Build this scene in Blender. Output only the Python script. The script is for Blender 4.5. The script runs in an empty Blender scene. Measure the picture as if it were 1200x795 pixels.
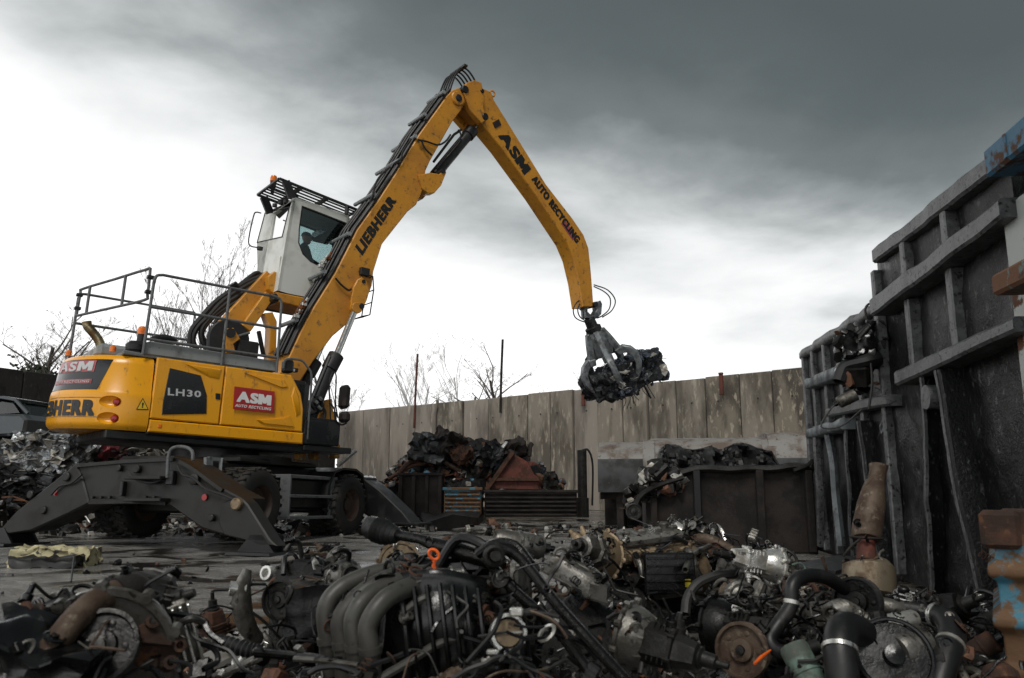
import bpy, bmesh, math, random
from mathutils import Vector, Matrix, Euler, noise
R = math.radians
SC = bpy.context.scene
COL = SC.collection
# ------------------------------------------------------------------ camera
FPX, HOR, CAMH = 930.0, 562.0, 1.0
PITCH = math.atan((HOR - 397.5) / FPX)
cam = bpy.data.cameras.new('camera')
cam.sensor_width = 36.0
cam.lens = 36.0 * FPX / 1200.0
cam.clip_start, cam.clip_end = 0.05, 3000.0
cam.dof.use_dof = True
cam.dof.focus_distance = 12.0
cam.dof.aperture_fstop = 4.0
camo = bpy.data.objects.new('camera', cam)
COL.objects.link(camo)
camo.location = (0, 0, CAMH)
camo.rotation_euler = (math.pi / 2 + PITCH, 0, 0)
SC.camera = camo
# ------------------------------------------------------------------ sky
SUN_EL, SUN_AZ = 54.0, -168.0          # azimuth from +Y towards +X
w = bpy.data.worlds.new('World')
SC.world = w
w.use_nodes = True
nt = w.node_tree
nt.nodes.clear()
N, L = nt.nodes, nt.links
def wn(t, **k):
    n = N.new(t)
    for a, b in k.items():
        if a.startswith('i_'):
            n.inputs[a[2:].replace('_', ' ')].default_value = b
        else:
            setattr(n, a, b)
    return n
def wmath(op, a, b=None, c=None, clamp=False):
    n = wn('ShaderNodeMath', operation=op, use_clamp=clamp)
    for i, x in enumerate((a, b, c)):
        if x is None: continue
        if hasattr(x, 'is_output'): L.new(x, n.inputs[i])
        else: n.inputs[i].default_value = x
    return n.outputs[0]
CLOUD_SEED = 3.7
tc = wn('ShaderNodeTexCoord')
sky = wn('ShaderNodeTexSky', sky_type='NISHITA', sun_disc=False, sun_elevation=R(SUN_EL), sun_rotation=R(SUN_AZ))
sky.dust_density = 3.0
nrm = wn('ShaderNodeVectorMath', operation='NORMALIZE')
L.new(tc.outputs['Generated'], nrm.inputs[0])
sep = wn('ShaderNodeSeparateXYZ')
L.new(nrm.outputs[0], sep.inputs[0])
X, Y, Z = sep.outputs
# clouds live on a flat deck: project the direction on a plane overhead
zc = wmath('MAXIMUM', Z, 0.02)
zc = wmath('ADD', zc, 0.16)
px = wmath('DIVIDE', X, zc)
py = wmath('DIVIDE', Y, zc)
comb = wn('ShaderNodeCombineXYZ')
L.new(px, comb.inputs[0]); L.new(py, comb.inputs[1]); comb.inputs[2].default_value = CLOUD_SEED
n1 = wn('ShaderNodeTexNoise', i_Scale=0.80, i_Detail=8.0, i_Roughness=0.52, i_Distortion=0.30)
L.new(comb.outputs[0], n1.inputs['Vector'])
n2 = wn('ShaderNodeTexNoise', i_Scale=2.6, i_Detail=6.0, i_Roughness=0.55, i_Distortion=0.5)
L.new(comb.outputs[0], n2.inputs['Vector'])
# the deck is thickest overhead and to the right, thin and bright towards the horizon and the left
t = wmath('MULTIPLY', Z, 1.6)
t = wmath('MULTIPLY_ADD', X, 0.50, t)
nn = wmath('SUBTRACT', n1.outputs['Fac'], 0.5)
t = wmath('MULTIPLY_ADD', nn, 0.74, t)
nn2 = wmath('SUBTRACT', n2.outputs['Fac'], 0.5)
t = wmath('MULTIPLY_ADD', nn2, 0.15, t)
ramp = wn('ShaderNodeValToRGB')
L.new(t, ramp.inputs[0])
cr = ramp.color_ramp
cr.elements[0].position = 0.30; cr.elements[0].color = (1.14, 1.14, 1.14, 1)
cr.elements[1].position = 1.0; cr.elements[1].color = (0.085, 0.100, 0.102, 1)
for p_, c_ in ((0.44, (0.93, 0.935, 0.935)), (0.525, (0.76, 0.775, 0.775)), (0.595, (0.52, 0.545, 0.545)), (0.665, (0.30, 0.325, 0.325)), (0.74, (0.165, 0.186, 0.186)), (0.87, (0.102, 0.120, 0.121))):
    e = cr.elements.new(p_); e.color = c_ + (1,)
mixs = wn('ShaderNodeMix', data_type='RGBA')
mixs.inputs['Factor'].default_value = 0.96
skm = wn('ShaderNodeVectorMath', operation='SCALE')
skm.inputs['Scale'].default_value = 0.10
L.new(sky.outputs[0], skm.inputs[0])
L.new(skm.outputs[0], mixs.inputs['A'])
L.new(ramp.outputs[0], mixs.inputs['B'])
bg = wn('ShaderNodeBackground')
bg.inputs['Strength'].default_value = 1.0
L.new(mixs.outputs['Result'], bg.inputs['Color'])
wo = wn('ShaderNodeOutputWorld')
L.new(bg.outputs[0], wo.inputs['Surface'])
# ------------------------------------------------------------------ sun
sl = bpy.data.lights.new('sun', 'SUN')
sl.energy, sl.angle, sl.color = 1.5, R(18), (1.0, 0.97, 0.92)
so = bpy.data.objects.new('sun', sl)
COL.objects.link(so)
sd = Vector((math.sin(R(SUN_AZ)) * math.cos(R(SUN_EL)), math.cos(R(SUN_AZ)) * math.cos(R(SUN_EL)), math.sin(R(SUN_EL))))
so.rotation_euler = sd.to_track_quat('Z', 'Y').to_euler()
so.location = (0, 0, 30)
# ------------------------------------------------------------------ exposure
vs = SC.view_settings
vs.view_transform, vs.look, vs.exposure, vs.gamma = 'Standard', 'None', 0.18, 1.0
vs.use_curve_mapping = False
SC.render.engine = 'CYCLES'
SC.cycles.use_denoising = True
SC.cycles.max_bounces = 6
SC.cycles.transparent_max_bounces = 8

# ================================================================== pixel -> place
CP, SP = math.cos(PITCH), math.sin(PITCH)
EYE = Vector((0, 0, CAMH))
def ray(u, v):
    cx, cy = (u - 600) / FPX, (397.5 - v) / FPX
    return Vector((cx, CP - cy * SP, SP + cy * CP))
def at(u, v, Y):
    r = ray(u, v); return EYE + r * (Y / r.y)
def ground(u, v, z=0.0):
    r = ray(u, v); return EYE + r * ((z - CAMH) / r.z)
def onplane(u, v, p0, n):
    r = ray(u, v); return EYE + r * ((p0 - EYE).dot(n) / r.dot(n))
def frame(pos, yaw, pitch=0, roll=0):
    """x forward (yaw degrees right of +Y), y left, z up"""
    y = R(yaw)
    m = Matrix(((math.sin(y), -math.cos(y), 0), (math.cos(y), math.sin(y), 0), (0, 0, 1)))
    m = m @ Matrix.Rotation(R(pitch), 3, 'Y') @ Matrix.Rotation(R(roll), 3, 'X')
    m = m.to_4x4(); m.translation = Vector(pos); return m
def loc_on(M, u, v, c, ax=1):
    """local coordinates, in frame M, of the pixel's ray where local axis ax equals c"""
    n = M.col[ax].to_3d(); e = Vector((0, 0, 0)); e[ax] = c
    return M.inverted() @ onplane(u, v, M @ e, n)

# ================================================================== materials
MATS = {}
def mat(name, A, B=None, C=None, s1=2.0, r1=(0.5, 0.62), s2=9.0, r2=(0.55, 0.65), ra=0.5, rb=None, metal=0.0, metalB=None,
        bump=0.15, bs=40.0, st=(1, 1, 1), bdist=0.01, det=6.0, spec=0.5, obj=True):
    m = bpy.data.materials.new(name); m.use_nodes = True
    t = m.node_tree; n, l = t.nodes, t.links
    b = n['Principled BSDF']
    tcn = n.new('ShaderNodeTexCoord')
    oi = n.new('ShaderNodeObjectInfo')
    ml = n.new('ShaderNodeMath'); ml.operation = 'MULTIPLY'; ml.inputs[1].default_value = 37.0
    l.new(oi.outputs['Random'], ml.inputs[0])
    va = n.new('ShaderNodeVectorMath'); va.operation = 'ADD'
    l.new(tcn.outputs['Object'], va.inputs[0]); l.new(ml.outputs[0], va.inputs[1])
    mp = n.new('ShaderNodeMapping'); mp.inputs['Scale'].default_value = st
    l.new(va.outputs[0], mp.inputs[0])
    def nz(s, d=det, src=mp):
        q = n.new('ShaderNodeTexNoise'); q.inputs['Scale'].default_value = s
        q.inputs['Detail'].default_value = d; q.inputs['Roughness'].default_value = 0.62
        l.new(src.outputs[0], q.inputs['Vector']); return q.outputs['Fac']
    def rm(src, lo, hi):
        q = n.new('ShaderNodeMapRange'); q.interpolation_type = 'SMOOTHSTEP'
        q.inputs['From Min'].default_value = lo; q.inputs['From Max'].default_value = hi
        l.new(src, q.inputs['Value']); return q.outputs[0]
    def mx(f, a, c):
        q = n.new('ShaderNodeMix'); q.data_type = 'RGBA'
        l.new(f, q.inputs['Factor'])
        for s_, x in (('A', a), ('B', c)):
            if isinstance(x, tuple): q.inputs[s_].default_value = x[:3] + (1,)
            else: l.new(x, q.inputs[s_])
        return q.outputs['Result']
    def mf(f, a, c):
        q = n.new('ShaderNodeMix'); q.data_type = 'FLOAT'
        l.new(f, q.inputs['Factor'])
        for s_, x in (('A', a), ('B', c)):
            if isinstance(x, (int, float)): q.inputs[s_].default_value = x
            else: l.new(x, q.inputs[s_])
        return q.outputs['Result']
    col = A; rough = ra; met = metal
    if B is not None:
        f1 = rm(nz(s1), *r1)
        col = mx(f1, A, B); rough = mf(f1, ra, rb if rb is not None else min(1, ra + 0.25))
        if metalB is not None: met = mf(f1, metal, metalB)
    if C is not None:
        f2 = rm(nz(s2), *r2)
        col = mx(f2, col, C)
    if isinstance(col, tuple): b.inputs['Base Color'].default_value = col[:3] + (1,)
    else: l.new(col, b.inputs['Base Color'])
    if isinstance(rough, (int, float)): b.inputs['Roughness'].default_value = rough
    else: l.new(rough, b.inputs['Roughness'])
    if isinstance(met, (int, float)): b.inputs['Metallic'].default_value = met
    else: l.new(met, b.inputs['Metallic'])
    b.inputs['Specular IOR Level'].default_value = spec
    if bump:
        bp = n.new('ShaderNodeBump'); bp.inputs['Strength'].default_value = bump; bp.inputs['Distance'].default_value = bdist
        l.new(nz(bs, 5.0, va), bp.inputs['Height']); l.new(bp.outputs[0], b.inputs['Normal'])
    MATS[name] = m
    return m
mat('yellow', (.82, .36, .010), (.66, .27, .012), (.26, .13, .035), s1=1.3, r1=(.5, .75), s2=11, r2=(.55, .76), ra=.26, rb=.46, bump=.05, bs=25, st=(1, 1, .45), det=9)
mat('boom_yellow', (.60, .26, .020), (.44, .18, .020), (.10, .06, .03), s1=1.1, r1=(.42, .7), s2=8, r2=(.53, .74), ra=.38, rb=.6, bump=.08, bs=20, det=9)
mat('worn_yellow', (.45, .22, .03), (.22, .13, .05), (.16, .15, .13), s1=5, r1=(.45, .6), s2=16, r2=(.55, .62), ra=.5, bump=.1)
mat('under_grey', (0.0093, 0.0091, 0.0076), (0.0150, 0.0136, 0.0109), (0.0205, 0.0164, 0.0109), s1=2.2, r1=(.45, .7), s2=9, r2=(.62, .75), ra=.5, rb=.75, bump=.12, bs=30)
mat('black_metal', (0.0077, 0.0077, 0.0083), (0.0179, 0.0173, 0.0166), None, s1=4, r1=(.45, .7), ra=.4, rb=.65, bump=.08, bs=50)
mat('black_rubber', (0.0104, 0.0104, 0.0104), (0.0240, 0.0232, 0.0216), None, s1=6, r1=(.5, .75), ra=.5, rb=.7, bump=.06, bs=60)
mat('tyre', (0.0128, 0.0120, 0.0112), (0.0360, 0.0304, 0.0240), None, s1=5, r1=(.45, .7), ra=.7, rb=.9, bump=.3, bs=40)
mat('wheel_rim', (.045, .030, .022), (.09, .045, .025), None, s1=9, r1=(.45, .65), ra=.6, rb=.85, bump=.2)
mat('rail_grey', (.115, .122, .122), (.06, .06, .058), None, s1=12, r1=(.5, .7), ra=.45, bump=.05)
mat('deck_grey', (.25, .27, .27), (.13, .14, .135), (.06, .06, .05), s1=3, r1=(.45, .7), s2=10, r2=(.62, .72), ra=.5, bump=.08)
mat('cab_white', (.64, .65, .60), (.52, .525, .475), (.22, .20, .16), s1=2.5, r1=(.45, .7), s2=9, r2=(.68, .8), ra=.38, bump=.02)
mat('chrome', (.62, .62, .60), (.40, .38, .34), None, s1=12, r1=(.5, .7), ra=.18, rb=.35, metal=1.0, bump=.02)
mat('exhaust_chrome', (.50, .42, .26), (.20, .14, .07), None, s1=7, r1=(.4, .6), ra=.25, rb=.45, metal=1.0, bump=.05)
mat('grapple_grey', (.25, .27, .28), (.12, .125, .13), (.055, .05, .045), s1=5, r1=(.42, .62), s2=14, r2=(.55, .68), ra=.45, rb=.6, metal=.45, bump=.2, bs=30)
mat('print_black', (.010, .010, .010), ra=.4, bump=0)
mat('panel_black', (.010, .011, .012), (.018, .018, .018), None, s1=3, ra=.22, rb=.4, bump=.02)
mat('gloss_black', (.010, .012, .014), ra=.05, bump=0)
mat('print_white', (.78, .78, .76), ra=.45, bump=0)
mat('print_grey', (.52, .53, .53), ra=.45, bump=0)
mat('sign_red', (.42, .020, .022), (.34, .02, .02), None, s1=5, ra=.35, bump=.01)
mat('sign_red_faded', (.40, .08, .09), (.24, .05, .05), None, s1=8, ra=.3, bump=.01)
mat('warn_yellow', (.78, .50, .02), ra=.4, bump=0)
mat('lamp_red', (.30, .008, .010), ra=.12, bump=0)
mat('amber', (.80, .19, .015), (.62, .12, .01), None, s1=20, ra=.18, bump=0)
mat('lamp_clear', (.55, .57, .58), ra=.12, bump=0)
mat('seal_dark', (.006, .006, .006), ra=.7, bump=0)
mat('concrete', (0.2769, 0.2453, 0.2092), (0.1349, 0.1173, 0.0988), (0.4056, 0.3592, 0.3074), s1=1.1, r1=(.42, .66), s2=4.5, r2=(.54, .72), ra=.85, rb=.95, bump=.25, bs=22, st=(1, 1, .22), bdist=.02)
mat('concrete_b', (0.2252, 0.1994, 0.1629), (0.1037, 0.0886, 0.0702), (0.3648, 0.3231, 0.2622), s1=1.5, r1=(.40, .62), s2=6.5, r2=(.52, .70), ra=.85, rb=.95, bump=.3, bs=22, st=(1, 1, .30), bdist=.02)
mat('concrete_c', (0.1893, 0.1644, 0.1271), (0.0755, 0.0645, 0.0503), (0.3400, 0.2991, 0.2293), s1=2.0, r1=(.42, .60), s2=8.0, r2=(.52, .66), ra=.8, rb=.95, bump=.3, bs=22, st=(1, 1, .40), bdist=.02)
mat('joint_dark', (.030, .029, .026), ra=.95, bump=.1)
mat('dark_wall', (.030, .027, .024), (.020, .018, .016), (.05, .045, .04), s1=2, s2=12, ra=.9, bump=.3, st=(1, 1, .6))
mat('rust', (0.0666, 0.0266, 0.0127), (0.0285, 0.0139, 0.0082), (0.1141, 0.0475, 0.0190), s1=5, r1=(.42, .62), s2=17, r2=(.55, .68), ra=.8, rb=.9, bump=.4, bs=45)
mat('rust_red', (.115, .028, .018), (.055, .022, .014), (.14, .055, .03), s1=3, r1=(.42, .62), s2=11, r2=(.55, .68), ra=.75, rb=.9, bump=.3, bs=40)
mat('rust_dark', (0.0130, 0.0078, 0.0052), (0.0059, 0.0046, 0.0039), (0.0267, 0.0123, 0.0065), s1=3, r1=(.40, .62), s2=12, r2=(.58, .70), ra=.7, rb=.9, bump=.4, bs=40)
mat('rust_pipe', (0.1008, 0.0714, 0.0487), (0.0588, 0.0353, 0.0235), (0.1680, 0.1344, 0.0966), s1=7, r1=(.42, .62), s2=22, r2=(.55, .68), ra=.6, rb=.8, metal=.35, bump=.3, bs=60)
mat('cat_steel', (0.2550, 0.2082, 0.1445), (0.1190, 0.0808, 0.0493), (0.0680, 0.0425, 0.0255), s1=6, r1=(.45, .65), s2=70, r2=(.62, .72), ra=.4, rb=.65, metal=.55, bump=.2, bs=60)
mat('box_dark', (0.0055, 0.0058, 0.0061), (0.0145, 0.0149, 0.0153), (0.1020, 0.1037, 0.1054), s1=2.6, r1=(.45, .66), s2=24, r2=(.57, .68), ra=.34, rb=.5, metal=.4, bump=.45, bs=40, bdist=.02, st=(1, 1, .45), det=10)
mat('box_rail_lit', (0.0978, 0.1000, 0.1012), (0.1725, 0.1759, 0.1771), (0.0230, 0.0218, 0.0207), s1=9, r1=(.42, .62), s2=26, r2=(.54, .64), ra=.40, rb=.5, metal=.4, bump=.35, bs=60, bdist=.012, det=10)  # lighter than the plates: light catching the rails is put into the colour
mat('box_rail_pale', (0.1736, 0.1946, 0.2044), (0.0896, 0.0966, 0.0994), (0.0532, 0.0420, 0.0308), s1=4, r1=(.42, .62), s2=14, r2=(.58, .68), ra=.5, metal=.2, bump=.3, bs=16)
mat('blue_rust', (0.0300, 0.1200, 0.1950), (0.0825, 0.0360, 0.0165), (0.1500, 0.2475, 0.2775), s1=4.2, r1=(.50, .58), s2=7, r2=(.62, .68), ra=.5, rb=.85, bump=.35, bs=30)
mat('rust_blue', (0.1148, 0.0595, 0.0255), (0.0467, 0.1615, 0.2210), (0.1870, 0.1105, 0.0510), s1=4.6, r1=(.50, .56), s2=11, r2=(.58, .7), ra=.75, rb=.5, bump=.35, bs=30)
mat('white_rust', (0.3910, 0.4165, 0.3910), (0.1105, 0.0467, 0.0221), (0.1020, 0.2380, 0.3060), s1=5.5, r1=(.52, .58), s2=3.0, r2=(.60, .66), ra=.5, rb=.85, bump=.35, bs=30)
mat('rail_rust', (.140, .062, .030), (.10, .15, .14), (.05, .028, .018), s1=8, r1=(.55, .60), s2=14, r2=(.56, .66), ra=.8, rb=.6, bump=.4, bs=40)
mat('hull_pale_lit', (0.2169, 0.2079, 0.1928), (0.1206, 0.0905, 0.0724), (0.0602, 0.0512, 0.0421), s1=2.3, r1=(.46, .66), s2=9, r2=(.56, .70), ra=.6, rb=.85, bump=.25, bs=25, st=(1, 1, 1))  # rusty roof, its base lightened to paint in light on the slope
mat('hull_shaded', (0.0468, 0.0495, 0.0495), (0.0252, 0.0252, 0.0243), (0.0882, 0.0882, 0.0855), s1=2.5, r1=(.42, .66), s2=10, r2=(.64, .76), ra=.65, rb=.85, bump=.25, bs=25)  # side below the roof: its shade is put into the colour
mat('black_sheet', (0.0091, 0.0091, 0.0091), (0.0224, 0.0224, 0.0224), None, s1=3, r1=(.45, .7), ra=.5, rb=.7, bump=.5, bs=9, bdist=.02)
mat('alu', (0.1881, 0.1814, 0.1646), (0.0739, 0.0672, 0.0552), (0.0269, 0.0242, 0.0201), s1=6, r1=(.42, .62), s2=18, r2=(.54, .66), ra=.34, rb=.6, metal=.65, bump=.3, bs=60)
mat('alu_bright', (0.6287, 0.6218, 0.5878), (0.3281, 0.3077, 0.2597), (0.1094, 0.0957, 0.0753), s1=6, r1=(.46, .66), s2=20, r2=(.58, .68), ra=.26, rb=.5, metal=.75, bump=.2, bs=60)
mat('alu_tan', (0.2430, 0.1823, 0.1134), (0.1215, 0.0794, 0.0446), (0.0486, 0.0340, 0.0211), s1=6, r1=(.45, .65), s2=20, r2=(.58, .68), ra=.5, rb=.7, metal=.45, bump=.2, bs=60)
mat('iron_oily', (0.0081, 0.0075, 0.0067), (0.0037, 0.0035, 0.0032), (0.0228, 0.0187, 0.0139), s1=7, r1=(.42, .62), s2=22, r2=(.60, .70), ra=.20, rb=.5, metal=.45, bump=.35, bs=55)
mat('iron_grey', (0.0261, 0.0253, 0.0230), (0.0112, 0.0104, 0.0093), (0.0446, 0.0316, 0.0205), s1=7, r1=(.42, .62), s2=22, r2=(.60, .70), ra=.4, rb=.6, metal=.5, bump=.3, bs=55)
mat('plastic_black', (0.0035, 0.0035, 0.0037), (0.0065, 0.0065, 0.0065), (0.0139, 0.0131, 0.0113), s1=5, r1=(.45, .7), s2=20, r2=(.62, .74), ra=.20, rb=.42, bump=.15, bs=40)
mat('plastic_grey', (0.0485, 0.0470, 0.0408), (0.0296, 0.0281, 0.0240), (0.0179, 0.0163, 0.0138), s1=5, r1=(.45, .66), s2=20, r2=(.58, .70), ra=.45, rb=.65, bump=.1, bs=50)
mat('hose', (0.0053, 0.0053, 0.0055), (0.0145, 0.0137, 0.0121), None, s1=9, r1=(.50, .70), ra=.45, rb=.65, bump=.08, bs=60)
mat('hose_grey', (0.0295, 0.0288, 0.0271), (0.0156, 0.0149, 0.0139), None, s1=9, r1=(.45, .70), ra=.5, rb=.65, bump=.1, bs=60)
mat('orange_plastic', (.82, .13, .010), (.58, .085, .01), None, s1=25, ra=.35, bump=.03)
mat('green_metal', (0.1200, 0.1840, 0.1520), (0.0640, 0.0800, 0.0640), (0.1520, 0.0960, 0.0480), s1=8, r1=(.45, .62), s2=20, r2=(.6, .7), ra=.5, bump=.15)
mat('blue_plastic', (.02, .17, .62), ra=.35, bump=0)
mat('yellow_tag', (.62, .48, .02), ra=.5, bump=0)
mat('red_plastic', (.42, .02, .015), ra=.4, bump=0)
mat('copper', (0.2240, 0.0840, 0.0350), (0.1120, 0.0490, 0.0245), None, s1=12, ra=.4, metal=.8, bump=.1)
mat('foam_pale', (.55, .50, .30), (.30, .26, .15), (.06, .055, .05), s1=5, r1=(.45, .62), s2=11, r2=(.56, .62), ra=.9, bump=.4, bs=30)
mat('bale_silver', (.36, .38, .39), (.05, .052, .055), (.13, .12, .11), s1=4.0, r1=(.47, .55), s2=9, r2=(.55, .64), ra=.28, rb=.6, metal=.55, bump=.5, bs=14, bdist=.03)
mat('bale_dark', (0.0360, 0.0378, 0.0414), (0.0126, 0.0126, 0.0135), (0.1440, 0.1440, 0.1440), s1=4, r1=(.45, .56), s2=10, r2=(.62, .68), ra=.35, rb=.6, metal=.4, bump=.5, bs=14, bdist=.03)
mat('bale_red', (.16, .015, .022), (.04, .010, .012), (.22, .11, .11), s1=4, r1=(.47, .57), s2=10, r2=(.62, .68), ra=.3, rb=.6, metal=.3, bump=.5, bs=14, bdist=.03)
mat('bale_blue', (.070, .088, .115), (.020, .022, .026), (.26, .28, .30), s1=5, r1=(.45, .56), s2=12, r2=(.60, .66), ra=.35, rb=.6, metal=.4, bump=.5, bs=16, bdist=.03)
mat('car_grey', (0.0780, 0.0871, 0.0936), (0.1300, 0.1430, 0.1495), None, s1=2, r1=(.5, .8), ra=.22, rb=.35, metal=.4, bump=.02)
mat('plank_pale', (.55, .55, .52), (.38, .37, .33), None, s1=6, ra=.7, bump=.1)
mat('shard_dark', (0.0064, 0.0061, 0.0058), (0.0130, 0.0115, 0.0098), (0.0288, 0.0274, 0.0245), s1=9, r1=(.45, .6), s2=3, r2=(.58, .66), ra=.35, rb=.6, metal=.2, bump=.2)
mat('shard_pale', (0.3647, 0.3526, 0.3223), (0.1945, 0.1764, 0.1459), (0.5105, 0.5105, 0.4862), s1=7, r1=(.45, .6), s2=3, r2=(.55, .62), ra=.4, rb=.6, metal=.35, bump=.2)
mat('shard_rust', (0.1170, 0.0484, 0.0234), (0.0546, 0.0265, 0.0156), (0.1872, 0.0936, 0.0468), s1=7, r1=(.45, .6), s2=3, r2=(.55, .62), ra=.7, rb=.85, bump=.3)
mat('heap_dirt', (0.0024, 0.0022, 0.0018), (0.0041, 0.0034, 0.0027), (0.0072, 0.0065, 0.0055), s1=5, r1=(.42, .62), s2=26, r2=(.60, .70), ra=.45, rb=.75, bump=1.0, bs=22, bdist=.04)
mat('bark', (.055, .045, .038), (.035, .030, .025), None, s1=6, ra=.9, bump=.2)
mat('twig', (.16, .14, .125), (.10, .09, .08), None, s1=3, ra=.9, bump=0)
mat('twig_glare', (.55, .53, .52), ra=.9, bump=0)  # twigs paled in colour to imitate the glare of the bright sky
mat('ivy', (.030, .045, .020), (.015, .024, .012), None, s1=20, ra=.6, bump=0)
mat('skin', (.36, .20, .14), ra=.55, bump=0)
mat('cloth_dark', (.012, .013, .014), (.022, .022, .022), None, s1=12, ra=.85, bump=.1)
mat('cap_cloth', (.060, .062, .056), ra=.9, bump=.1)
mat('seat_teal', (.10, .23, .22), ra=.7, bump=.05)
def glass_mat(name, tint, gl=0.18):
    m = bpy.data.materials.new(name); m.use_nodes = True
    t = m.node_tree; n, l = t.nodes, t.links; n.clear()
    tr = n.new('ShaderNodeBsdfTransparent'); tr.inputs[0].default_value = tint + (1,)
    g = n.new('ShaderNodeBsdfGlossy'); g.inputs['Roughness'].default_value = 0.03
    fr = n.new('ShaderNodeFresnel'); fr.inputs[0].default_value = 1.45
    ad = n.new('ShaderNodeMath'); ad.operation = 'MULTIPLY_ADD'; ad.inputs[1].default_value = 1.0; ad.inputs[2].default_value = gl * .3
    l.new(fr.outputs[0], ad.inputs[0])
    mx = n.new('ShaderNodeMixShader'); l.new(ad.outputs[0], mx.inputs[0]); l.new(tr.outputs[0], mx.inputs[1]); l.new(g.outputs[0], mx.inputs[2])
    o = n.new('ShaderNodeOutputMaterial'); l.new(mx.outputs[0], o.inputs[0])
    MATS[name] = m
glass_mat('glass', (.72, .80, .80))
glass_mat('glass_dark', (.30, .36, .36))

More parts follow.
